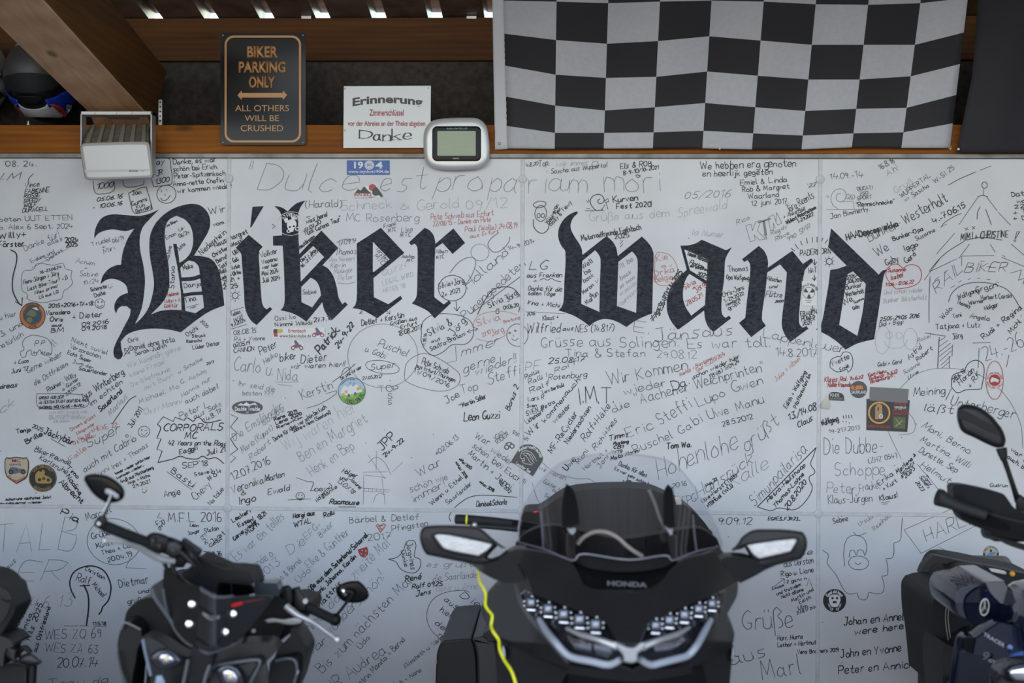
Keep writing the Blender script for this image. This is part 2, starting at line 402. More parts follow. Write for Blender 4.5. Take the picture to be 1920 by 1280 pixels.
# ------------------------------------------------------------------ pen lettering: single-line glyphs on a grid (x digit, y letter d = baseline, i = x-height, m = cap height)
G = {}
for ln in '''A 0d3m6d 1g5g|B 0d0m4l4j1i 0i5h5f4d0d|C 5l3m1k0h1e3d5e|D 0d0m 0m3l5j5g3d0d|E 5m0m0d5d 0h4h|F 5m0m 0m0d 0h4h|G 5l3m1k0h1e3d5e5g 5g3g|H 0m0d 5m5d 0h5h|I 1m1d|J 1m5m 4m4f3d1d0e|K 0m0d 5m0h 1h5d|L 0m0d 0d5d|M 0d1m 1m3f 3f6m 6m7d|N 0d0m 0m5d 5d5m|O 3m1l0h1e3d5e6h5l3m|P 0d0m 0m3m5l5i3h0h|Q 3m1l0h1e3d5e6h5l3m 4f6c|R 0d0m 0m3m5l4i0h 2h5d|S 5l3m1l1i4h5f3d0e|T 3m3d 0m6m|U 0m0f1d4d5f5m|V 0m3d6m|W 0m2d 2d4k 4k6d 6d8m|X 0m5d 5m0d|Y 0m3h6m 3h2d|Z 0m5m0d5d|a 4h2i0g0e2d4f 4i4e5d|b 0m0d 0f1d3d4f4h3i1i0g|c 4h2i0g0e2d4e|d 4m4d 4g2i0g0e2d4f|e 0f4g3i1i0g0e2d4e|f 4l3m2k2d 0i4i|g 4h2i0g0e2d4f 4i4b2a0b|h 0m0d 0f1i3i4g4d|i 1i1d 1k1l|j 2i2b1a0b 2k2l|k 0m0d 4i0f 1g4d|l 0m0e1d|m 0i0d 0g1i3h3d 3g4i6h6d|n 0i0d 0g2i4h4d|o 2i0g0e2d4e4g2i|p 0i0a 0g2i4h4e2d0e|q 4h2i0g0e2d4f 4i4a|r 0i0d 0g1i3i|s 4i1i1g3f3e2d0d|t 2l2e3d4e 0i4i|u 0i0e1d3d4f 4i4d|v 0i2d4i|w 0i1d3h5d6i|x 0i4d 4i0d|y 0i2e 4i1a|z 0i4i0d4d|0 2m0k0f2d4f4k2m|1 0k2m 2m2d|2 0l2m4l4j0d 0d4d|3 0m4m 4m2i 2i4h4e2d0e|4 1m0g 0g5g 4j3d|5 4m1m 1m0i 0i3i4f2d0e|6 3m1k0f1d3d4f3h1h0f|7 0m4m1d 1h4h|8 2i0k1m3m4k2i0f1d3d4f2i|9 4j2m0k1i3i4k4k3d|. 0d0e|, 1e0c|- 0g3g|+ 2e2j 0g4g|/ 0c4m|: 0e0f 0h0i|! 0m0g 0d0e|? 0l2m4k2i2g 2d2e|( 2m0k0e2c|) 0m2k2e0c|' 0m0k|" 0m0k 2m2k|& 5d1k2m3k0f1d3d5g|# 1d2m 4d5m 0g6g 0j6j|= 0f4f 0h4h|> 0f4h0j|_ 0d4d|* 2f2k 0g4j 4g0j|ß 0a0k2m4k2i4g4e2d|< 4f0h4j'''.split('|'):
    G[ln[0]] = [[(int(s[i]), ord(s[i + 1]) - 100) for i in range(0, len(s), 2)] for s in ln[2:].split(' ')]
def dots(base, x0, x1, y): return G[base] + [[(x0, y), (x0, y + 1)], [(x1, y), (x1, y + 1)]]
for c, b, y in (('ä', 'a', 7), ('ö', 'o', 7), ('ü', 'u', 7), ('Ä', 'A', 10), ('Ö', 'O', 10), ('Ü', 'U', 10)): G[c] = dots(b, 1, 3, y)
G['é'] = G['e'] + [[(2, 7), (4, 9)]]
G[' '] = []
JOIN = 'acdehiklmntuäü'
ADV = {c: (max([p[0] for s in v for p in s]) if v else 2.5) for c, v in G.items()}
def glyph_strokes(text, rng=None, slant=0.0, gap=1.7, join=False):
    """-> strokes in grid units (y up), total width"""
    x = 0.0; out = []; prev = None; pch = ' '
    for ch in text:
        if ch not in G: ch = '-' if ch != '·' else '.'
        jx, jy, js, jr = (rng.uniform(-.25, .25), rng.uniform(-.5, .5), rng.uniform(.88, 1.12), rng.uniform(-.07, .07)) if rng else (0, 0, 1, 0)
        for s in G[ch]:
            q = []
            for a, b in s:
                a2, b2 = a * js, b * js
                if rng: a2 += rng.uniform(-.16, .16); b2 += rng.uniform(-.16, .16)
                q.append((x + jx + a2 + jr * b2 + slant * b2, b2 + jy - jr * a2))
            out.append(q)
        if join and prev and ch in 'imnrupü' and pch in JOIN and G[ch]:
            n0 = out[-len(G[ch])][0]
            if n0[1] < 10: out.append([prev, ((prev[0] * .4 + n0[0] * .6), min(prev[1], n0[1]) + .1), n0])
        prev = (x + ADV[ch], .8) if ch in JOIN else None
        pch = ch
        x += ADV[ch] + gap
    return out, max(0.1, x - gap)
def ribbon(pts, w, V, Fc, Y, nib=None, taper=0.75):
    """flat pen line of width w pixels along pixel points"""
    n = len(pts)
    if n < 2: return
    b = len(V)
    for i, (x, y) in enumerate(pts):
        a, c = pts[max(0, i - 1)], pts[min(n - 1, i + 1)]
        dx, dy = c[0] - a[0], c[1] - a[1]; l = math.hypot(dx, dy) or 1.0; dx /= l; dy /= l
        h = w / 2 * (taper if i in (0, n - 1) else 1.0)
        if nib is not None: h *= 0.3 + 0.9 * abs(dx * math.sin(nib) + dy * math.cos(nib))
        e = h * 0.6 if i == n - 1 else (-h * 0.6 if i == 0 else 0)
        V.append(P(x + dx * e - dy * h, y + dy * e + dx * h, Y)); V.append(P(x + dx * e + dy * h, y + dy * e - dx * h, Y))
    for i in range(n - 1):
        q = (b + 2 * i, b + 2 * i + 1, b + 2 * i + 3, b + 2 * i + 2)
        nn = (V[q[1]] - V[q[0]]).cross(V[q[3]] - V[q[0]])
        Fc.append(q if nn.y < 0 else q[::-1])
def pen_text(V, Fc, Y, x0, y0, x1, y1, h, w, text, rng=None, slant=0.0, nib=None, join=False):
    st, wid = glyph_strokes(text, rng, slant, 1.7, join)
    L = math.hypot(x1 - x0, y1 - y0); ux, uy = (x1 - x0) / L, (y1 - y0) / L
    sx = L / wid; sy = h / 9.0
    for s in st:
        q = [(x0 + ux * a * sx + uy * b * sy, y0 + uy * a * sx - ux * b * sy) for a, b in s]
        ribbon(catmull(q, False, 4, 75), w, V, Fc, Y, nib)
def pen_arc(V, Fc, Y, cx, cy, r, a0, a1, h, w, text, rng=None):
    """lettering on a circle from angle a0 to a1 (degrees, 0 = right, 90 = up); reads clockwise if a1 < a0"""
    st, wid = glyph_strokes(text, rng); sy = h / 9.0; cw = a1 < a0
    for s in st:
        q = []
        for a, b in s:
            t = rad(a0 + (a1 - a0) * a / wid); rr = r + b * sy if cw else r - b * sy
            q.append((cx + rr * math.cos(t), cy - rr * math.sin(t)))
        ribbon(catmull(q, False, 3, 75), w, V, Fc, Y)
def ink(name, items, Y, m, parent, label=None):
    V, Fc = [], []
    for it in items: it(V, Fc)
    if not V: return None
    o = link(name, mesh(V, Fc), m, parent)
    if label: o['label'] = label
    return o
def print_text(name, text, x0, x1, yt, yb, Y, m, parent, bold=0.0, th=0.0, arch=0.0, shear=0.0):
    """block lettering fitted into the pixel box x0..x1, yt..yb on the plane y = Y; arch bends the line (pixels)"""
    cu = bpy.data.curves.new('t', 'FONT'); cu.body = text; cu.size = 1.0; cu.offset = bold; cu.shear = shear; cu.resolution_u = 5
    ob = bpy.data.objects.new('t', cu); COL.objects.link(ob)
    dg = bpy.context.evaluated_depsgraph_get(); dg.update()
    me = bpy.data.meshes.new_from_object(ob.evaluated_get(dg))
    bpy.data.objects.remove(ob); bpy.data.curves.remove(cu)
    xs = [v.co.x for v in me.vertices]; ys = [v.co.y for v in me.vertices]
    ax, bx, ay, by = min(xs), max(xs), min(ys), max(ys)
    # finer faces are not needed: letters are small
    for v in me.vertices:
        u = (v.co.x - ax) / (bx - ax); t = (v.co.y - ay) / (by - ay)
        q = P(x0 + (x1 - x0) * u, yb + (yt - yb) * t + arch * (2 * u - 1) ** 2, Y); v.co = q
    bm = bmesh.new(); bm.from_mesh(me)
    for f in bm.faces:
        f.normal_update()
        if f.normal.y > 0: f.normal_flip()
    if th:
        r = bmesh.ops.extrude_face_region(bm, geom=bm.faces[:])
        for e in r['geom']:
            if isinstance(e, bmesh.types.BMVert): e.co.y -= th
    bm.to_mesh(me); bm.free()
    return link(name, me, m, parent)
# ------------------------------------------------------------------ the place: floor, wall of panels, timbers, roof
fl = box('floor', -40, 40, -60, 6, -0.2, 0.0, M['floor']); tag(fl, 'grey concrete floor under the motorcycles and the yard before it', 'floor', kind='structure')
SX = [P(428, 640).x, P(978.5, 640).x, P(1536, 640).x]           # upright seams
SZ = P(980, 957.5).z                                            # the level seam
ZT = P(980, 297).z
edges = [-3.12] + SX + [3.12]
PAN = {}
names = ['left edge', 'left middle', 'right middle', 'right edge']
for r, (z0, z1, rn) in enumerate(((SZ, ZT, 'upper'), (0.0, SZ, 'lower'))):
    for c in range(4):
        lab = ['white painted wall panel, %s row, beyond the first seam at the left edge, covered in handwriting',
               'white painted wall panel, %s row, between first and second seam from the left, covered in handwriting',
               'white painted wall panel, %s row, between second and third seam from the left, covered in handwriting',
               'white painted wall panel, %s row, beyond the last seam at the right edge, covered in handwriting'][c] % rn
        p = box('wall_back', edges[c] + .001, edges[c + 1] - .001, 0.0, 0.05, z0 + .001, z1 - .001, M['wall'])
        tag(p, lab, 'wall', kind='structure'); PAN[(r, c)] = p
tn = [0]
def trim(x0, x1, y0, y1, z0, z1, m, label, bev=0.002):
    tn[0] += 1
    o = box('trim_%d' % tn[0], x0, x1, y0, y1, z0, z1, m, None, bev)
    return tag(o, label, 'trim', kind='structure')
for i, x in enumerate(SX):
    trim(x - .0075, x + .0075, -0.003, 0.02, 0.0, ZT, M['strip'], ['narrow white upright cover strip through the tail of the letter B', 'narrow white upright cover strip between the two painted words', 'narrow white upright cover strip at the tip of the letter d'][i], .0018)
    for z, h in ((SZ, .0055), (P(0, 334).z, .006)):
        tn[0] += 1
        c = lathe('trim_%d' % tn[0], (x, -0.0, z), (0, -1, 0), [(0, 0), (0, .017), (h, .0165), (h + .0012, .014), (h + .0012, 0)], M['strip'])
        where = ['left', 'middle', 'right'][i]
        tag(c, 'round white painted fixing cap on the %s upright strip, %s' % (where, 'at the level seam' if z == SZ else 'near the top of the wall'), 'fixing cap', kind='structure')
trim(-3.12, 3.12, -0.0028, 0.02, SZ - .008, SZ + .008, M['strip'], 'narrow white level cover strip across the wall behind the motorcycles', .0018)
# metal edging on top of the panels, timbers, boarding, roof
zl0, zl1 = P(980, 297).z, P(980, 288.5).z
trim(-3.12, 3.12, -0.014, 0.06, zl0, zl1, M['lip'], 'thin grey metal edging along the top of the white wall', .002)
zb1 = P(600, 234).z
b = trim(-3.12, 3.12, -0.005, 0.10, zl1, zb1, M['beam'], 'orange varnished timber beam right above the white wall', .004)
DB = 0.42
zu0, zu1 = P(600, 116, DB).z, P(600, 35.5, DB).z
trim(-3.12, 3.12, 0.10, DB + .02, zb1 - .03, zb1, M['felt'], 'dark dusty ledge behind the lower beam carrying the helmets', 0)
tn[0] += 1
bd = box('wall_ledge', -3.12, 3.12, DB, DB + .03, zb1 - .03, zu0 + .02, M['felt']); tag(bd, 'dark dusty boarding between the two timber beams', 'wall', kind='structure')
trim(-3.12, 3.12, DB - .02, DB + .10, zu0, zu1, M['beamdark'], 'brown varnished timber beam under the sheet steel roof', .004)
# trapezoid roof sheet, rising towards the yard
SL = 0.165
def roof():
    per = 0.239; x = -3.6; prof = []
    x0 = P(296, 35, DB).x
    k0 = math.floor((-3.6 - x0) / per)
    k = k0
    while x0 + k * per < 3.7:
        c = x0 + k * per - .006
        prof += [(c - .031, 0.0), (c - .019, .050), (c + .019, .050), (c + .031, 0.0)]
        k += 1
    V, Fc = [], []
    ys = [DB + .06, -6.2]
    for yy in ys:
        for a, h in prof: V.append((a, yy, zu1 + .001 + h + (DB - yy) * SL))
    n = len(prof)
    for i in range(n - 1): Fc.append((i, i + 1, n + i + 1, n + i))
    o = link('ceiling', mesh(V, Fc), M['roof'])
    m = o.modifiers.new('thick', 'SOLIDIFY'); m.thickness = .002; m.offset = 1 if False else -1
    return o
cl = tag(roof(), 'ribbed weathered sheet steel roof above the upper beam', 'roof', kind='structure')
for cx, nm in ((574, 'left'), (884, 'right')):
    a = P(cx - 9, 30, DB - .03); b2 = P(cx + 9, 35, DB - .03)
    q = box('roof_clip', a.x, b2.x, DB - .03, DB, b2.z, a.z, M['steel'], cl)
for sx, nm in ((-1, 'left'), (1, 'right')):  # unseen side walls, added to dim the lower corners of the back wall
    w = box('wall_' + nm, sx * 3.15 - .03, sx * 3.15 + .03, -3.6, DB, 0.0, 2.98, M['boards'])
    tag(w, 'brown boarded side wall closing the shelter on the %s, outside the picture' % nm, 'wall', kind='structure')
# rafter running from above the viewer down onto the lower beam
def rafter():
    # far end points on the image; underside corners, then the same beam followed towards the yard
    yf = 0.02
    A = P(166, 211, yf); B = P(274, 211, yf)
    w0, w1 = A.x, B.x; zf = A.z
    h = 0.27
    top = lambda y, z: z
    yn = -2.6
    s = 0.168
    V = []
    yend_b, yend_t = 0.02, 0.30
    for x in (w0, w1):
        V += [(x, yn, zf + (yf - yn) * s), (x, yend_b, zf), (x, yend_b + .08, zb1), (x, yend_t, zf + h - (yend_t - yf) * s), (x, yn, zf + h + (yf - yn) * s)]
    Fc = [(0, 1, 2, 3, 4), (9, 8, 7, 6, 5), (0, 5, 6, 1), (1, 6, 7, 2), (2, 7, 8, 3), (3, 8, 9, 4), (4, 9, 5, 0)]
    me = mesh(V, Fc)
    bm = bmesh.new(); bm.from_mesh(me); bmesh.ops.recalc_face_normals(bm, faces=bm.faces); bm.to_mesh(me); bm.free()
    tn[0] += 1
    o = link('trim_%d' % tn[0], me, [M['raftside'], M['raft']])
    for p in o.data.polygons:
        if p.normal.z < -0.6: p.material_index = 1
    bevel(o, .006, 2)
    return o
tag(rafter(), 'thick timber rafter with pale underside sloping down onto the lower beam', 'rafter', kind='structure')
# angle bracket beside the rafter
t = thing('angle_bracket', 'small perforated steel bracket beside the rafter foot', 'bracket', P(297, 230, -.0))
a = P(294, 185, 0.0); bq = P(301, 231, 0.0)
box('plate', a.x, bq.x, .02, .025, zb1, a.z, M['steel'], t, .001)
box('foot', a.x, bq.x, .02, .07, zb1, zb1 + .004, M['steel'], t, .001)
for k in range(5):
    z = zb1 + .02 + k * (a.z - zb1 - .03) / 4
    lathe('screw_head', ((a.x + bq.x) / 2, .02, z), (0, -1, 0), [(0, 0), (0, .0035), (.002, .003), (.002, 0)], M['black'], t, 10)

# ------------------------------------------------------------------ painted letters
LET = [
 ('B', 160, 370, .25, (0, 0), [
  [(552,90),(480,165),(430,225),(408,300),(412,400),(435,510),(447,620),(440,720),(425,820),(400,890),(372,950),(420,905),(470,835),(500,745),(515,650),(505,560),(485,450),(480,350),(490,270),(530,190),(600,120),(680,75),(790,48),(865,62),(918,115),(937,185),(922,255),(882,325),(815,436),(870,440),(940,460),(985,510),(1010,580),(1025,660),(1035,740),(1042,810),(940,850),(860,900),(780,960),(715,1012),(650,995),(560,984),(470,985),(380,1000),(310,1030),(265,1080),(270,1130),(280,1180),(265,1210),(245,1215),(220,1200),(210,1160),(225,1100),(265,1020),(300,950),(332,890),(340,840),(310,815),(270,815),(245,835),(230,872),(217,830),(225,785),(260,740),(320,715),(305,660),(260,625),(200,610),(150,622),(115,650),(130,590),(170,540),(220,512),(268,503),(275,440),(290,380),(320,305),(366,235),(300,252),(200,240),(120,258),(82,285),(68,310),(70,260),(90,200),(130,150),(200,127),(300,132),(400,138),(480,122)],
  [(598,240),(595,300),(602,380),(620,480),(630,600),(622,700),(580,785),(490,878),(560,852),(640,842),(722,845),(715,700),(690,520),(670,420),(658,348),(684,348),(697,420),(706,490),(752,460),(790,410),(808,340),(806,280),(788,215),(745,165),(682,138),(630,165),(605,205)],
  [(712,530),(740,498),(775,472),(820,485),(850,520),(858,578),(800,595),(720,600)],
  [(722,628),(800,625),(862,608),(875,705),(800,710),(735,720)],
  [(742,745),(800,735),(880,730),(890,825),(825,868),(750,850)]]),
 ('i', 430, 370, .1953, (0, 1), [[(185,358),(320,472),(285,522),(290,680),(300,850),(312,1000),(330,1050),(360,1075),(390,1050),(412,1072),(262,1225),(215,1190),(175,1130),(150,1050),(140,900),(130,750),(120,620),(112,540),(62,482)], [(222,90),(330,83),(212,285),(200,285)]]),
 ('k', 430, 370, .1953, (0, 1), [[(430,82),(485,90),(530,112),(560,135),(600,92),(655,52),(732,30),(700,68),(675,112),(662,165),(662,330),(672,545),(883,318),(1045,485),(895,650),(950,685),(1000,760),(1030,860),(1050,960),(1085,1025),(1110,1003),(1138,1028),(985,1178),(940,1130),(910,1075),(893,1005),(740,1192),(680,1150),(600,1110),(490,1082),(515,1055),(530,1000),(528,800),(520,600),(512,462),(420,462),(418,370),(505,365),(500,180),(480,130)],
  [(678,585),(805,465),(910,572),(685,808)], [(690,860),(780,770),(830,800),(865,860),(880,940),(795,1055),(692,1005)]]),
 ('e', 640, 410, .15625, (0, 1), [[(185,295),(320,210),(475,108),(755,408),(385,712),(390,940),(565,1025),(710,922),(733,960),(430,1195),(350,1145),(250,1095),(135,1072),(168,1030),(185,950),(188,700)], [(378,275),(580,488),(388,640),(377,630)]]),
 ('r', 640, 410, .15625, (0, 1), [[(1000,108),(1060,140),(1105,195),(1126,270),(1128,302),(1345,115),(1485,290),(1335,422),(1215,290),(1128,350),(1120,500),(1115,940),(1230,1028),(1290,980),(1318,1010),(1120,1195),(1040,1110),(950,1060),(845,1015),(885,970),(905,910),(912,700),(915,380),(902,325),(875,297),(840,320),(810,285)]]),
 ('w', 1030, 380, .1876, (0, 2), [[(275,85),(285,103),(240,150),(215,205),(215,260),(250,335),(300,410),(325,470),(330,522),(572,332),(630,385),(668,450),(683,532),(925,337),(980,390),(1025,455),(1042,520),(1035,800),(1028,1105),(940,1140),(850,1185),(770,1242),(700,1200),(620,1168),(540,1162),(460,1188),(400,1232),(330,1178),(230,1122),(92,1075),(125,1035),(143,970),(150,800),(160,490),(120,430),(95,370),(88,300),(105,230),(150,160),(210,112)],
  [(330,580),(458,475),(495,520),(512,570),(505,800),(500,1090),(318,1010)], [(690,590),(828,485),(865,530),(882,580),(878,800),(868,1100),(675,1030)]]),
 ('a', 1220, 430, .17708, (0, 2), [[(315,172),(420,165),(490,140),(540,108),(800,220),(862,188),(810,270),(787,340),(780,500),(755,700),(750,870),(768,915),(795,935),(830,912),(852,940),(665,1085),(610,1030),(577,950),(566,858),(300,1055),(280,1055),(210,960),(174,860),(172,760),(200,640),(270,530),(382,427)], [(355,210),(605,320),(592,543),(415,430)], [(410,470),(588,580),(575,800),(430,912),(370,820),(342,720),(350,600),(375,520)]]),
 ('n', 1220, 430, .17708, (0, 2), [[(1145,175),(1200,225),(1232,290),(1243,350),(1240,405),(1500,225),(1612,365),(1700,305),(1722,335),(1640,420),(1625,460),(1590,700),(1570,940),(1578,1005),(1610,1040),(1650,1022),(1670,1050),(1480,1190),(1430,1130),(1393,1040),(1390,950),(1420,700),(1443,455),(1370,370),(1235,455),(1215,650),(1178,945),(1220,1020),(1065,1140),(935,990),(1002,935),(1020,750),(1050,500),(1055,400),(1047,355),(1025,325),(990,345),(967,315)]]),
 ('d', 1510, 410, .2032, (0, 3), [[(238,88),(678,515),(708,482),(752,465),(730,510),(715,570),(680,820),(635,1112),(560,1128),(470,1155),(370,1208),(300,1140),(210,1078),(98,1020),(140,980),(165,900),(190,750),(215,600),(230,472),(300,460),(382,432),(210,262)], [(388,512),(440,485),(558,600),(530,850),(480,1080),(312,978),(345,780)]]),
]
for ch, ox, oy, s, pk, loops in LET:
    lp = [catmull([(ox + a * s, oy + b * s) for a, b in l], True, 5, 38) for l in loops]
    if ch == 'B': ch_l = 'large slate painted letter B with curled strokes'
    o = plate('painted_letter', lp, -0.0007, .0012, M['letter'], PAN[pk])
    o['label'] = 'dark slate painted gothic letter %s' % ch
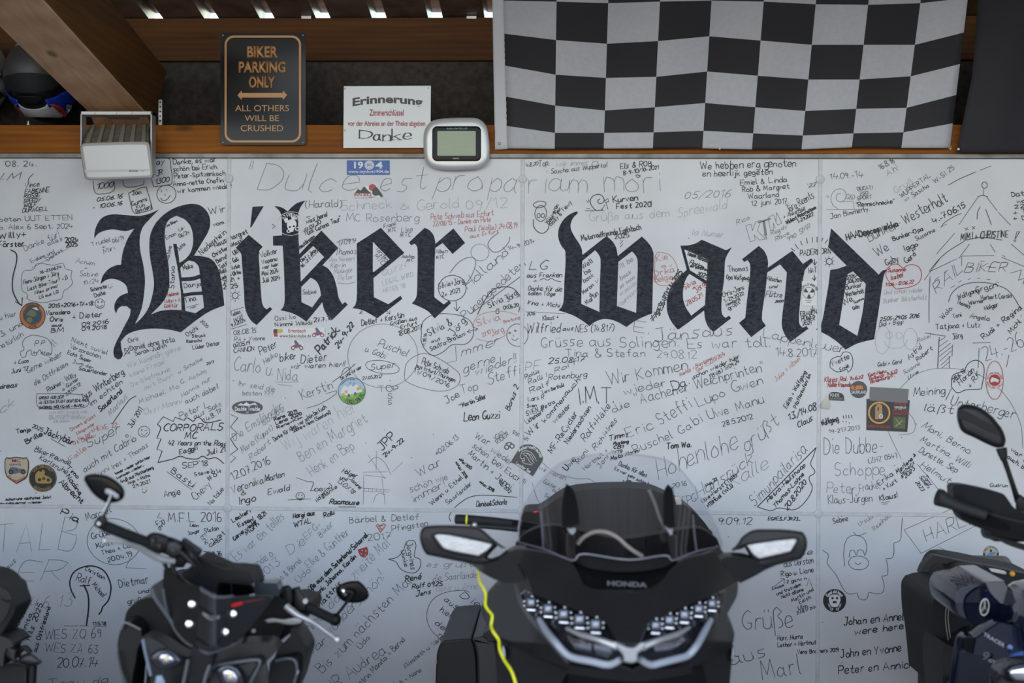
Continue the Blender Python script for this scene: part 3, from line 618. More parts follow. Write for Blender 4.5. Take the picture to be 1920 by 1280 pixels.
# ------------------------------------------------------------------ handwriting on the wall.  x0 y0 x1 y1 height pen tone|words ; a leading + keeps the line in the inscription above
# ~ pen tone|points is a drawn line ( / starts a new line ), o is a drawn oval
INK = '''
8 312 68 312 10 1.3 k|'08. 24.
-4 338 38 336 14 1.3 k|I.M
46 352 73 349 9 1.3 k|Vince
+46 363 91 360 8 1.5 k|FABIENNE
+45 371 74 369 7 1.5 k|ROSSE
+44 380 75 378 7 1.5 k|SPEEDY
+44 389 68 386 7 1.5 k|WOLF
+42 398 89 394 7 1.5 k|DURACELL
+~ 1.2 k|63,325 54,335 53,346
0 415 135 412 9 1.2 d|oeten UUT ETTEN
+0 430 137 428 9 1.2 d|o. Alex 6 Sept. 2024
-2 447 48 443 11 2 k|Willy+
+-2 463 45 462 11 2 k|Förster
+~ 2.4 k|20,468 30,475 31,490 24,520 24,545 35,568 40,572 / 29,565 41,573 42,558
47 470 112 443 11 1 d|Danke für!
+90 460 117 450 8 1.1 d|alles
+123 454 147 452 8 2 k|2024
+124 463 145 462 8 2 k|2025
+59 493 102 474 7 1 d|Eveline und
+90 489 118 470 7 1 d|Dennis
75 513 115 502 5 1.3 k|16.-23.06.24
+45 533 110 515 8 1.3 k|Hans-Jürgen + Jörg
+52 545 126 523 7 1.3 k|Last Bike-Tour? :-))
+65 552 108 538 6 1.3 k|Alles prima!
+74 560 110 549 6 1.3 k|LG aus LG!
+~ .9 d|40,520 45,508 62,505 70,494 100,497 118,494 122,503 135,507 133,520 136,530 128,540 120,545 115,560 100,563 85,567 65,565 52,560 50,550 42,545 40,530 40,520 / 60,502 132,463
141 492 176 497 8 1 m|Achim
+158 505 164 505 6 1 m|+
+149 517 183 518 9 1 m|Sabine
+156 534 185 530 8 1 m|10/24
172 462 207 452 8 1.1 d|Trudel
+212 455 233 449 8 1.1 d|06/19
+191 466 197 465 6 1.1 d|+
+195 476 216 467 8 1.1 d|Miri
170 546 200 540 7 1.5 k|Schönste
+178 557 198 551 7 1.5 k|Dolle
+~ 1.2 k|203,537 206,541 211,536 / 203,534 204,534.5 / 209,532 210,532.5
o 1.1 k|187,569 9,9 / 184,566 .6,1 / 191,566 .6,1
+~ 1.1 k|182,572 186,576 192,572
91 577 174 572 7 1.7 k|2015+2016+17+18
+86 590 130 588 8 1.8 k|Varadero
+93 602 118 602 8 1.8 k|Chris
+97 612 116 611 5 1.6 k|aus
+96 623 118 622 8 1.6 k|BM
+136 598 190 594 11 1.6 k|+ Dieter
+154 612 203 606 7 1.6 k|09.2016
+154 620 200 616 7 1.6 k|09.2018
0 600 31 592 10 1.1 d|u hier
+2 631 44 609 10 1.2 k|3. und
+0 655 44 630 10 1.1 d|natürlich
~ 1.1 d|40,668 38,660 45,655 42,645 46,635 55,630 60,628 75,630 90,636 97,648 97,660 94,665 80,664 75,655 70,660 68,665 60,665 58,655 50,660 48,668 40,670 / 95,640 103,650 / 97,636 106,645
+64 648 82 647 9 1.2 d|P P
+60 664 95 664 6 1.1 d|In Mai
+26 683 53 679 7 1.3 k|+ Coco
+21 700 52 694 8 1.3 k|Juni '17
52 700 116 668 11 1.2 d|Gerne wieder
+66 723 127 685 10 1.2 d|die Ostfriesen
134 640 200 665 8 1.2 d|Nicht zuviel
+130 652 187 672 8 1.2 d|Versprechen
+126 663 170 680 7 1.4 k|Echt Super
+136 680 174 692 7 1.2 d|Jwm der
+148 693 200 704 7 1.4 k|Sauerländer
90 735 143 705 9 1.3 k|Rainer, Willy
+118 732 147 712 6 1.2 k|u. Günter
+125 742 152 722 6 1.2 k|28.05.12
0 729 32 725 9 1.8 k|dreas
0 775 28 760 16 1 m|ck
73 748 118 747 5 1.4 k|GRUSS AUS DER
+73 757 166 752 5 1.4 k|ÄLTESTEN STADT DEUTSCHLANDS
+73 767 158 762 5 1.4 k|(WORMS) WOLFGANG + BIANCA
+~ 1 k|68,742 70,738 155,740 165,747 166,757 160,763 130,766 80,766 70,760 68,742
92 775 163 774 4 .9 l|AUS DEM SAUERLAND
+92 782 150 781 4 .9 l|DIE MOTORRADLER
+92 787 160 785 4 .9 l|BREITER + WERNER
+100 793 130 791 4 .9 l|WIR WAREN!
157 750 233 700 13 1.7 k|Aus Winterberg
+170 762 230 717 10 1.3 k|im echten
+188 772 230 735 10 2.2 k|Sauerland
+~ 1.6 k|210,795 242,750 255,742
207 780 240 745 11 1 m|Markus
246 802 268 768 9 1.6 k|Juli 2011
270 778 340 755 10 1 l|Ossi Manni
241 643 260 638 8 1.2 k|Chris
+245 657 328 640 10 1.3 k|Daniel ohne Insta
+254 666 312 651 8 1.3 k|Sarah-Judith
+~ 1.3 k|233,654 241,652 243,661 235,664 233,654 / 232,668 244,650 / 233,653 243,663
240 690 340 655 10 .9 l|Wir kommen gerne
+245 707 310 680 9 .9 l|keine Frage!
+247 725 320 695 9 .9 l|Die Bikefreunde
+272 730 325 706 9 .9 l|aus Bonn
335 700 380 675 7 1 m|u. Schalke
+340 720 388 698 8 1 m|G. Achim.
+262 757 335 727 9 1 m|Michael, Mo
+342 745 395 712 8 1.1 m|Hannis nur
+349 757 410 728 10 1.2 d|auch dabei!
338 785 393 762 12 1.2 d|Peter L.
+365 785 415 760 9 1.2 d|aus Salz
+383 793 416 772 8 1.3 k|14.8.17
351 631 372 617 9 1.2 k|Oschi
+360 633 385 631 6 1.4 k|Struck
+350 643 378 640 6 1.3 k|Reinschi
+362 655 412 646 8 1.3 k|Lüder Dieter
+375 603 388 615 6 1.2 k|2020
+388 684 402 680 5 1.2 k|2017
60 801 79 809 7 1.4 k|2025
+31 812 58 808 7 2 k|Tanja
+50 832 80 816 8 2.2 k|Brille
+82 812 135 834 13 2.2 k|Jäckybär
+~ 1.5 k|95,822 122,837
134 808 180 780 6 1.4 r|Dinant grüsst
+145 815 178 796 6 1.3 r|Königswinter
+150 826 176 810 7 1.3 r|No part
+138 834 181 818 7 1.4 r|Oil Detlev
+177 808 220 800 8 1.5 r|HEXE 22
+133 865 162 842 9 1.4 r|Falle
164 840 225 810 17 1.3 d|Super
+158 885 255 825 13 1.3 d|auch mit Cabrio
+o 1.1 d|270,809 11,10 / 266,806 .5,1.2 / 238,817 2.5,2.5
+~ 1.1 d|264,812 270,816 277,810 / 271,807 276,806
178 898 205 880 9 1 m|Jünni
+212 880 278 836 9 1.1 d|Ines + Thomas
217 890 282 858 5 1.5 k|Immer wieder schön hier
+220 898 270 873 5 1.5 k|kommen wieder...
+228 905 288 878 6 1.5 k|Gruß aus Plattenberg
+240 908 282 893 6 1.4 k|Anja + Micha
+250 915 282 904 6 1.4 k|2.9.2021
+~ 1.4 k|266,921 271,924 276,918 / 267,916 268,917 / 274,914 275,914.5
306 808 416 806 13 2 k|CORPORALS
+346 822 368 821 12 2 k|MC
+315 834 424 835 9 1.7 k|42 Years on the Road
+337 852 370 842 9 1.9 k|Eaggli
+388 853 422 846 10 1.8 k|Juli 21
+~ 1.8 k|306,781 295,795 / 295,795 301,802 294,821 / 294,821 302,822 294,842 / 294,842 304,845 296,867 / 296,867 325,860 338,855 350,859 370,860 380,855 390,860 405,858 420,869 / 306,781 325,790 / 325,790 328,782 345,788 / 345,788 350,783 362,790 / 362,790 372,782 385,792 415,787
+~ 1.6 k|433,777 446,783 432,800 / 432,800 445,812 432,822 / 432,822 440,835 446,842 / 446,842 432,852 442,858 432,867
342 878 390 872 10 1.4 k|SEP'18
+320 885 360 914 12 1.5 k|Basti
+365 893 398 885 7 1.4 k|Steve:)
+392 902 416 885 10 1.6 k|#84
+308 932 338 926 11 1.5 k|Angie
+367 938 396 910 14 1.3 k|Chevy
+395 947 420 918 9 1.2 k|Natalie
+~ 1.3 k|313,884 360,918
64 845 130 872 10 1.4 k|Bikerfreunde
+73 860 124 889 10 1.4 k|Karlsruhe
124 877 145 897 8 1.8 k|Timo
+124 893 149 928 9 2 k|Nadine
+110 905 152 945 10 2.2 k|Albrecht
10 938 95 934 5 1.6 k|schon uns nächstes Jahr!
+0 945 78 943 4 1.5 k|ausdauernd wieder
325 308 405 303 9 1.5 k|Danke, es war
+325 321 408 316 9 1.5 k|schön bei Erich.
+327 334 422 328 9 1.5 k|Peter-Spitzenkoch
+325 349 420 341 9 1.5 k|Anna-nette Chefin.
+333 362 435 352 9 1.5 k|wir kommen wieder!
285 311 307 307 10 1.4 k|Kay
+287 332 305 326 9 1.4 k|FJR
+291 346 317 340 9 1.5 k|1300
+~ 1.3 k|283,298 316,297 320,310 322,343 312,347 288,350 284,335
180 355 211 350 10 1.5 k|1000
+~ 1.3 k|174,338 178,360 186,364 213,357 214,338 / 230,338 235,350 268,346 270,338
+181 378 228 371 7 1.6 k|05.06.16
+173 392 229 384 7 1.6 k|- 10.06.16
248 366 265 363 9 1.5 k|Jan
+248 386 276 376 8 1.5 k|Gummi
+256 391 272 386 7 1.4 k|Kuh
+256 399 284 390 7 1.5 k|(letzten)
+~ 1.4 k|241,362 262,353 274,350 280,370 286,392 270,397 252,399 246,385 241,362
o 1.3 k|312,364 18,17
+~ 1.3 k|302,356 303,360 / 309,363 310,367 / 312,355 313,358 / 301,371 306,376 314,373 319,366
392 402 424 397 14 1.6 k|Wir
+400 424 420 420 8 1.6 k|vom
+378 478 425 437 11 1.6 k|Niederrhein
+403 463 465 437 10 1.8 k|Klaus+Margret
+400 482 456 452 8 1.8 k|Christoph+Massi
+407 493 448 473 8 1.8 k|Bernd + Ulli
+412 504 448 488 8 1.8 k|Totti + Geli
+413 514 450 501 8 1.8 k|Ralf + Anke
+414 524 452 512 7 1.8 k|Ludger+ Ulrike
+420 532 450 524 7 1.8 k|2021 +
+419 542 446 539 8 1.9 k|2025
+o 1.4 k|441,554 5.5,5.5
+~ 1.3 k|433,548 436,550 / 431,555 434,555 / 434,562 437,559 / 441,566 441,562 / 448,561 446,559 / 451,553 448,553 / 449,546 446,549 / 441,543 441,546
434 594 451 586 8 1.4 k|Tobias
+438 605 455 597 8 1.4 k|Will
+434 614 460 602 6 1.4 k|9.7.2024
+~ 1.3 k|432,583 456,576 / 433,617 462,608
310 427 333 415 5 1.2 k|Tina Bikers
+313 449 330 440 7 1.2 k|Enon
+337 434 347 428 6 1.2 k|Le-
+337 446 356 437 7 1.2 k|06/24
+336 470 348 458 7 1.2 k|Jutta
+316 487 322 462 7 1.2 k|Sabine
+326 541 328 498 10 1.4 k|Stania
+344 507 362 501 9 1.5 k|Meike
+346 540 378 535 9 1.4 k|Danja
+347 568 368 562 10 1.5 k|Tina
+~ 1.2 k|350,576 372,570 / 356,578 368,573 / 361,578 366,575
315 556 335 552 7 1.3 R|Helene
+309 567 338 565 7 1.3 R|Lussi + A
+308 577 334 575 7 1.3 R|Galtür
~ 1.1 m|472,301 467,317 / 476,301 472,317
+480 356 668 360 50 1.1 m|Dulce
+712 360 795 358 44 1.1 m|est
+815 358 905 356 44 1.1 m|pro.
+917 358 965 359 44 1.1 m|pa
990 360 1238 360 44 1.1 m|riam mori
573 389 640 388 14 1.2 d|(Harald)
+640 395 735 390 18 1.1 l|Schneck
+752 393 770 390 14 1.1 l|&
+782 394 860 390 18 1.1 l|Gerold
+875 393 950 390 18 1.1 l|09/12
649 415 785 415 15 1.1 m|MC Rosenberg
575 419 614 405 8 1.8 k|was here!
+573 436 602 418 7 1.8 k|17.07.20
+572 442 640 413 9 1.8 k|Tuck Corona Tour"
+~ 1.6 k|582,405 574,407 580,410 / 510,420 516,424 511,428
561 468 590 445 7 2 k|Reutlingen
+565 492 593 470 6 1.6 k|Olaf + Jens
+565 503 599 470 5 1.6 k|16.-21.11.XX
488 484 520 474 10 1.5 k|Volker
+491 495 520 488 8 1.5 k|Vopenu
+492 505 522 498 7 1.5 k|war hier
+491 517 522 511 8 1.5 k|Mai 2024
+492 530 525 524 8 1.5 k|Juli 2024
567 552 593 550 8 1.1 d|Sabine
634 461 668 455 9 1.1 d|17.09.17
+628 478 668 476 12 1.1 d|Thomas
+617 490 665 488 8 1 l|Opa Norbert
+620 502 648 500 9 1 m|Kevin
+626 513 660 510 9 1 l|Meilinger
+634 526 662 522 9 1 l|Peter
+~ 1 m|630,455 642,449 655,448 668,452 / 634,530 650,532 667,528
720 428 742 422 7 1.1 d|Frank
+728 437 742 433 7 1.1 d|MTC
+752 435 773 433 9 1.1 d|Lico
+750 445 770 443 8 1.1 d|MTC
703 466 724 490 8 1.1 d|Torsten
+701 480 716 496 8 1.1 d|MTC
+752 483 776 484 7 1 d|Joachim
+762 491 774 490 5 1 d|MTC
+817 475 838 474 8 1.1 d|Alban
+818 486 832 484 7 1.1 d|MTC
718 518 760 502 10 .9 l|GUZZI
+718 535 775 518 9 .9 l|LEGAL WIRD
+720 548 760 538 8 .9 l|HEISS '18
808 412 925 404 11 1.3 r|Pete Schwab aus Erfurt
+812 424 920 415 9 1.3 r|22/08/15 - Danke an Pete
+872 434 970 427 10 1.3 r|Paul (Wolle) 24.08.19
+882 446 935 436 7 1.2 r|aus Erfurt
o 1 m|900,473 17,16
+~ 1.2 d|935,436 920,448 915,460 925,472 938,470 953,455 956,444 / 843,512 862,490 885,482 892,490 885,515 872,535
o 1.4 k|848,540 26,24
+823 541 870 530 11 1.3 k|Silvia+Jörg
+829 556 862 548 8 1.3 k|2x 2021
+~ 1.8 k|855,565 857,582 / 851,576 857,583 862,575
877 542 955 475 18 1.2 d|Holland
+955 470 1003 454 8 1.2 d|14-9-2014
+872 598 985 497 16 1.2 d|Punengoedeten
~ 1.6 k|883,588 980,515 / 895,590 905,570 925,543 955,538 972,550 977,565 972,585
+917 577 955 560 11 1.5 k|Silvia +
+952 566 970 552 12 1.5 k|Jörg
+945 581 973 574 7 1.5 k|01.06.20
+~ 1.4 k|930,588 931,580 936,579 / 930,588 935,587 935,580
~ 1.3 k|790,628 792,605 812,590 850,589 876,597 887,612 886,632 872,645 848,646 830,660 812,666 797,655 790,640 790,628
+805 630 848 608 14 1.5 k|Silvia &
+851 630 873 602 14 1.5 k|Jörg
+810 643 826 636 6 1.3 k|aus
+808 658 873 628 9 1.4 k|Soutra-Brotani
+797 650 800 625 5 1.3 k|11.18.16
+~ 1.5 k|876,622 896,616 / 881,617 876,622 883,624 / 889,614 896,616 891,621
895 612 938 599 12 1.3 r|Silvia
+923 630 945 621 12 1.3 r|Jörg
+905 631 920 625 7 1.2 r|22.10
+945 606 975 597 6 1.2 r|Breitung
+~ 1 r|888,620 890,600 905,588 940,583 970,590 / 893,635 920,640 945,630 955,622
678 611 757 595 11 1.6 k|Detlef + Kerstin
+732 610 782 599 7 1.4 k|Grüßen aus
+752 617 782 607 7 1.4 k|Erfurt
+747 630 792 616 9 1.5 k|18.08.2017
+~ 1.4 k|678,582 674,588 680,588 / 674,588 680,584 / 724,582 731,588 / 731,582 731,589 725,587
516 601 555 597 9 1.2 d|Ossi Ivo
+516 612 585 608 8 1.4 k|Nimmi Weidi
+589 604 623 599 8 1.8 k|27.7.16
438 628 480 623 9 1.2 d|08.08.15
+439 640 497 637 8 1.1 d|P.A + Yvonne
+438 651 468 646 7 1.4 k|02.05.19
+438 661 476 657 8 1.3 k|CANNON
600 664 637 620 15 3 k|Patrick.
+634 653 664 610 10 2.4 k|24-9-22
488 665 520 650 15 1.4 k|Peter
+496 682 520 667 10 1.1 d|Heiko
+525 677 555 672 13 1.6 k|biker
+564 681 612 676 16 1.6 k|Dieter
+545 691 645 687 10 1.4 k|wir waren hier!!
~ 1.2 k|622,717 645,700 665,683 / 640,702 645,692 652,688 656,695 650,702 / 662,684 667,682
+640 712 678 690 6 1.3 k|Da sind wir hier
438 693 510 703 26 1.2 m|Carlo u.
+520 712 558 714 22 1.2 m|Nida
+~ 1.1 m|515,716 560,716 / 520,720 548,724
446 722 515 734 10 1.1 m|Ihr seid die
+455 740 512 743 9 1.1 m|besten ???
568 750 625 727 18 1.2 d|Kerstin
+~ 1.1 d|575,765 600,757 630,738 631,732 610,738
o 1 m|718,667 66,60
+708 648 762 668 15 1.2 d|Puschel
+684 657 720 672 12 1.1 d|u. Gabi
+o 1.1 d|717,688 32,12
+695 694 740 688 12 1.2 d|Super
+680 712 715 708 6 1.2 k|27.05.2012
711 735 748 733 11 1.3 d|TOP
+727 747 735 747 9 1.2 d|S
+727 758 735 758 9 1.2 d|S
790 681 840 700 11 1.5 k|Pete Schwab
+780 688 852 716 8 1.4 k|aus Erfurt/Thüringen
+775 697 842 726 8 1.4 k|11/09/2016
+~ 1 d|758,708 763,680 790,663 815,668 850,690 862,703 858,722 830,733 790,727 762,715 758,708 / 838,680 856,676 854,648
865 668 935 645 18 1.2 d|mmer
+870 700 930 677 18 1.2 d|gerne
+892 705 968 678 16 1.2 d|wieder!!
+915 722 975 702 19 1.2 d|Steffi
+o 1.2 d|970,628 20,21 / 956,624 1.5,1.5 / 966,620 1.5,1.5
+~ 1.2 d|962,627 963,631 / 959,634 965,638 972,634
865 737 895 730 15 1.2 d|Top
+837 756 862 744 13 1.4 k|Joe
+859 761 866 760 6 1.4 k|+
+868 763 912 746 9 1.6 k|Martin Seller
870 789 936 784 15 2.2 k|Leon Guzzi
955 770 972 725 9 1.7 k|Bonus 2
440 827 530 765 15 1.1 m|Die Emsländer
+492 799 533 770 8 1.1 m|15.07.2012
+455 850 512 805 12 1.1 m|Mario (Kupas)
+470 862 508 832 11 1.1 m|Robert
515 789 558 772 6 2 k|Rene 2019
+518 796 566 777 6 2 k|Lena 2020
+520 804 567 784 5 1.8 k|Rene+Kim
+515 827 612 765 8 1.5 k|Danke für Alles, war schön bei Euch
+550 811 620 775 7 1.5 k|Sabine u. Heinz (Saarland)
535 845 670 770 26 1 l|Wij waren hier
+565 865 690 790 22 1 m|Ben en Margriet
+585 892 665 840 20 1 m|Henk en Bep
717 845 742 818 15 2 k|JPP
+723 857 758 826 7 2 k|24-9-22
~ 1 m|680,885 726,884 / 681,890 724,895 / 706,845 705,882 / 690,853 722,898 / 682,892 681,945 / 716,895 722,945 / 680,915 732,918 / 680,921 730,922 / 684,915 684,921 / 691,915 691,921 / 698,915 698,921 / 706,916 706,921 / 714,916 714,921 / 722,917 722,921 / 700,942 704,930 712,925 722,927 / 690,868 705,857 722,868 733,890 / 735,885 755,866
820 855 860 822 9 1.2 d|*02.06.13
785 893 828 872 18 1.2 d|War
+770 922 840 898 14 1.1 d|schön wie
+775 942 835 912 14 1.1 d|immer!
+810 947 870 895 9 1.4 k|Wenn u Ethel.
+840 946 885 908 8 1.3 d|Saarländer
890 820 915 835 13 1.3 d|War
+885 838 912 858 11 1.2 d|schön
+919 845 958 873 12 1.2 d|wieder
+922 867 980 910 12 1.3 k|bei Euch!!!
+877 852 955 917 12 1.3 k|Martin + Jenni
860 862 882 880 5 1.9 k|*Mai 2013
+853 868 874 897 5 1.9 k|*Mai 2016
+898 905 925 922 5 1.9 k|*Mai 2018
+935 905 955 925 6 1.4 k|08/2012
930 825 950 808 7 1.2 d|IGEL
+933 832 955 815 7 1.2 d|RIDER
+960 812 990 828 6 1.1 d|STUTTGART
+o 2 d|950,838 4,4 / 960,836 4,4
+~ 2 d|948,832 955,829 962,833
437 900 508 868 15 1.4 k|12.07.2016
435 925 495 905 15 1.3 k|Veronika
+497 903 533 893 11 1.4 k|Marlen
+452 928 462 926 9 1.3 k|&
+498 901 508 899 8 1.3 k|&
+448 946 478 938 14 1.8 k|Ingo
+503 928 543 918 11 1.6 k|Ewald
~ 1.3 k|555,895 578,903 / 578,903 585,903 588,905 582,920 / 582,920 592,918
+590 921 606 920 10 1.3 k|oe
+o 1.1 k|563,930 8,7 / 560,928 .6,.6 / 566,928 .6,.6
+~ 1.3 k|540,937 583,935 / 558,933 563,935 568,932
640 885 668 895 8 1.5 k|Holger
+637 897 650 901 7 1.4 k|und
+655 898 674 917 8 1.4 k|Janine
+630 902 662 926 8 1.3 k|13.07.18
+595 942 622 912 8 1.3 k|Holger(nu)
+606 934 632 914 7 1.3 k|Danke
+617 944 672 946 9 2.2 k|Racmouse
+~ 1.6 k|634,950 667,950
893 950 950 945 10 1.6 k|Denise&Schorle
+~ 1.4 k|845,977 842,968 850,955 / 852,952 862,943 880,932 905,928 970,932
113 963 146 980 13 2.2 k|Pia
163 976 210 960 14 1.3 d|Margret
-10 1035 135 1032 56 1.1 m|TALB
+30 1088 110 1088 36 1.1 m|ER
+5 1078 30 1052 9 1.1 d|Klaus
o 1 d|213,1015 50,43
+173 1011 207 1002 11 1.4 k|Grüße
+181 1028 212 1020 11 1.3 k|Münst
+191 1040 250 1024 9 1.3 k|Theo + Car
+203 1054 248 1042 9 1.4 k|20.04.19
+~ 1 d|247,1040 236,1064 / 236,1064 275,1066
293 966 303 987 9 1.4 k|VR
+289 980 300 995 9 1.4 k|46
315 978 416 977 18 1.4 k|M.F.L 2016
+356 986 371 988 6 1.3 k|Leon
+353 1003 375 997 6 1.2 k|Jünger
+384 999 410 993 9 1.3 k|Stefan
+376 1006 386 1021 9 1.3 k|Eric
+400 1019 422 1000 9 1.3 k|Jagst
+394 1026 416 1012 6 1.2 k|Gabi
+382 1041 416 1040 7 1.5 k|25.9.16
+375 1054 395 1052 6 1.2 k|Maus
~ 2.6 k|141,1121 133,1105 131,1090 138,1073 155,1063 175,1061 195,1070 206,1090 208,1105 203,1125 192,1138 / 192,1138 190,1145 185,1152
+~ 3 k|157,1096 165,1115 166,1140 162,1172 / 150,1098 168,1097
+~ 1.1 k|120,1173 146,1173 / 149,1173 167,1173 / 175,1174 200,1174
+142 1088 168 1096 15 1.3 k|Ralf
+159 1068 195 1086 8 1.3 k|Christian
+172 1096 192 1120 10 1.3 k|Michael
+174 1172 199 1171 6 1.6 k|11.5.18
224 1102 279 1092 16 1.4 k|Dietmar
+260 1112 279 1111 8 1.3 k|und
+240 1132 272 1127 9 1.3 k|grüße
30 1142 130 1136 23 1 m|-14.6 13
32 1180 52 1138 9 1.7 k|Günter,
+45 1188 62 1148 8 1.7 k|Anita,
+56 1200 80 1133 9 1.7 k|Nils 2025
+68 1222 95 1138 8 1.7 k|aus Ostfriesland
84 1198 190 1196 18 1.2 d|WES ZQ 69
+84 1222 182 1224 16 1.2 d|WES ZÄ 63
+107 1252 182 1250 18 1.4 k|20.07.14
+90 1287 205 1280 14 1.2 d|Trau da
437 979 470 960 8 2 k|Leckeri
+448 988 476 975 8 2 k|Essen!
+440 1013 500 964 8 2 k|Gerne wieder 1.8.21
+463 1003 486 984 8 2 k|Murh
445 1052 535 970 19 1.1 m|Es war ein tolles
+462 1077 515 1040 16 1.1 m|heuende o.
+490 1084 525 1059 15 1.1 m|2013
550 971 590 965 9 2.2 k|Hargi aus
+608 970 627 964 9 2 k|Rolli
+552 988 583 980 9 2 k|W'TAL
545 1040 575 1018 19 1.1 m|Die
+575 1012 602 985 12 1.1 m|EFG-
+602 1008 625 984 12 1.1 m|Biker
580 1065 655 1000 16 1.1 m|Elke & Günther
+520 1097 565 1053 12 1.1 m|Uta & Bernd
+560 1092 583 1070 12 1.1 m|Üdo
575 1115 690 1005 9 2.2 k|Grüße aus dem Saterland/Scharrel
+590 1122 668 1045 9 2 k|Frank, Johanna, Kardin
+598 1142 640 1095 9 2 k|Matthis
655 980 785 974 12 1.2 d|Bärbel & Detlef
+735 996 802 985 11 1.2 d|Pfingsten
+690 1014 732 1010 12 1.2 d|2017
~ 2.2 r|713,998 709,990 705,985 709,983 713,986 718,982 723,984 719,990 713,998 / 709,986 717,992 / 712,984 719,986 / 711,990 716,994
~ 1.3 k|728,1048 745,1044 757,1030 762,1016 775,1013 780,1022 777,1043 787,1048 788,1062 778,1073 762,1072 750,1065 742,1053 728,1048
+762 1018 770 1068 10 1.3 k|Jörg+Ines
+752 1032 758 1062 8 1.2 k|Danke
565 1205 640 1120 20 1.1 m|Anna da
+615 1195 720 1085 20 1.2 m|wunderschön!
+665 1087 732 1020 22 1.1 m|zweite Mal
+580 1232 612 1203 15 1.2 d|war
605 1262 775 1088 20 1.2 d|Bis zum nächsten Mal!
+676 1216 694 1196 10 1.2 d|Üdo
+628 1292 725 1222 22 1.2 d|IR Audrea
+672 1290 760 1200 11 1.3 d|Katrin Manita + Bernd
760 1090 790 1085 11 2 k|René
+772 1103 830 1097 8 1.8 k|Ralf 09.25.
+780 1118 808 1112 9 1.8 k|Jens
800 1063 885 1062 11 1 m|es grüßt
+812 1090 898 1082 13 1 m|die Saarländer
+818 1108 895 1103 11 .9 l|Doris u. Anne
~ 1.1 d|830,1202 808,1180 800,1155 808,1128 830,1112 870,1106 880,1110
+862 1118 897 1140 14 1.3 k|Die
+832 1126 856 1142 12 1.3 k|aus
+862 1146 905 1192 13 1.3 k|Rosenb
+824 1145 845 1160 12 1.3 k|hier
+850 1168 880 1192 12 1.3 k|und
+815 1170 840 1190 12 1.3 k|den
+820 1192 842 1208 12 1.3 k|mit
760 1252 840 1190 8 1.2 d|Elisabeth u. Verena
+752 1282 790 1258 8 1.2 d|b + Nane
985 313 1008 310 7 1.2 d|4.8.20
+1010 313 1030 309 13 1.3 d|Top,
+1042 312 1103 308 10 1 l|wie immer
+1033 326 1138 313 9 1.2 d|Sascha aus Wuppertal
+o 1 m|1116,307 6,5
1163 316 1222 311 10 1.6 k|Els & ROB
+1169 328 1235 316 7 1.5 k|8-9-10/10-2021
+~ 1.2 k|1196,333 1192,329 1195,327 1197,329 1200,328 1200,331 1196,333
1313 317 1492 312 14 1.6 k|We hebben erg genoten
+1318 331 1448 327 12 1.5 k|en heerlijk gegeten
+1388 347 1476 341 10 1.4 k|Emiel & Linda
+1392 360 1480 353 10 1.4 k|Rob & Margret
+1403 373 1460 369 10 1.3 k|Waarland
+1410 386 1478 381 10 1.3 k|12 juni 2017.
~ 1.5 k|1130,393 1118,394 1109,385 1107,375 1114,366 1126,365 1133,374 1130,380 1123,381 1121,376 1125,373 / 1133,377 1140,372 1141,378 1135,379 / 1136,380 1140,392 / 1128,393 1134,384 / 1097,395 1132,394 / 1100,391 1106,391 / 1103,374 1105,378 / 1100,376 1103,380
+1150 379 1195 376 11 2 k|Kurven
+1156 391 1222 387 10 1.9 k|Fest 2020!
o 1.3 k|1014,400 11,15 / 1010,404 3,4 / 1018,404 3,4 / 1012,383 12,6
+~ 1.6 k|1000,411 1001,425 1008,434 1018,437 1027,430 1031,415
+1027 420 1048 385 7 1.4 k|Wij waren
+1032 415 1052 392 7 1.4 k|ook hier
+1033 425 1072 380 8 1.4 k|Wally & Tiewy
1105 415 1255 406 17 1.1 l|Grüße aus dem
1283 372 1368 369 14 1.1 m|05/2016
+1270 408 1362 390 18 1 l|Spreewald
+1298 440 1355 445 12 1.1 l|la Numer
1091 451 1202 430 10 1.8 k|Motorradfreunde Egelsbach
+1153 448 1180 444 8 1.6 k|2025
+~ 1.4 k|1163,450 1168,451 1163,457 1168,457 1163,463
993 506 1025 505 17 1.5 k|LG
+988 520 1053 519 9 1.5 k|aus Franken
+999 529 1006 529 6 1.3 k|+
+990 544 1053 546 9 1.4 k|Danke für die
+990 553 1040 554 8 1.4 k|tollen Tage
+988 570 1048 576 8 1.4 k|Irina + Michi
+~ 1.2 k|1012,525 1020,522 1026,525 1034,522 1042,526 1052,528
1094 505 1112 491 9 1.5 k|We'll
+1097 515 1108 509 8 1.4 k|be
+1095 530 1114 518 9 1.4 k|back
+1094 552 1113 536 8 1.4 k|Marion
+1106 556 1111 553 6 1.3 k|&
+1101 572 1122 552 9 1.4 k|Martin
+~ 1.3 k|1116,526 1119,530 1121,525 / 1120,522 1121,523
1163 505 1187 489 10 1 m|I'll be
+1164 526 1184 512 8 1 m|back
+1163 541 1190 522 7 .9 m|as soon
+1163 554 1195 532 7 .9 l|as possible
+1162 576 1195 545 7 .9 l|Reinhard
~ 1.2 r|1228,480 1235,473 1255,478 1268,495 1270,515 1262,530 1240,535 1229,527 1228,480
+1232 490 1252 486 12 1.4 r|Kie
+1240 501 1250 500 6 1.3 r|a
+1229 517 1265 510 11 1.4 r|Drika
+1228 529 1262 523 11 1.4 r|Belgie
+~ 1.1 r|1254,496 1257,500 1260,495
1224 604 1235 590 11 2 k|#
+1236 592 1254 552 9 2.4 k|SPESSART
+1254 551 1280 511 9 2.4 k|KUH 2025
1287 477 1327 492 8 2.2 k|Team Rendsb
+1292 494 1318 504 8 2 k|Florian
+1294 500 1326 508 5 1.9 k|am Gottfried
+1306 516 1325 522 8 2 k|2025
1284 543 1305 531 9 1.3 R|Silvia
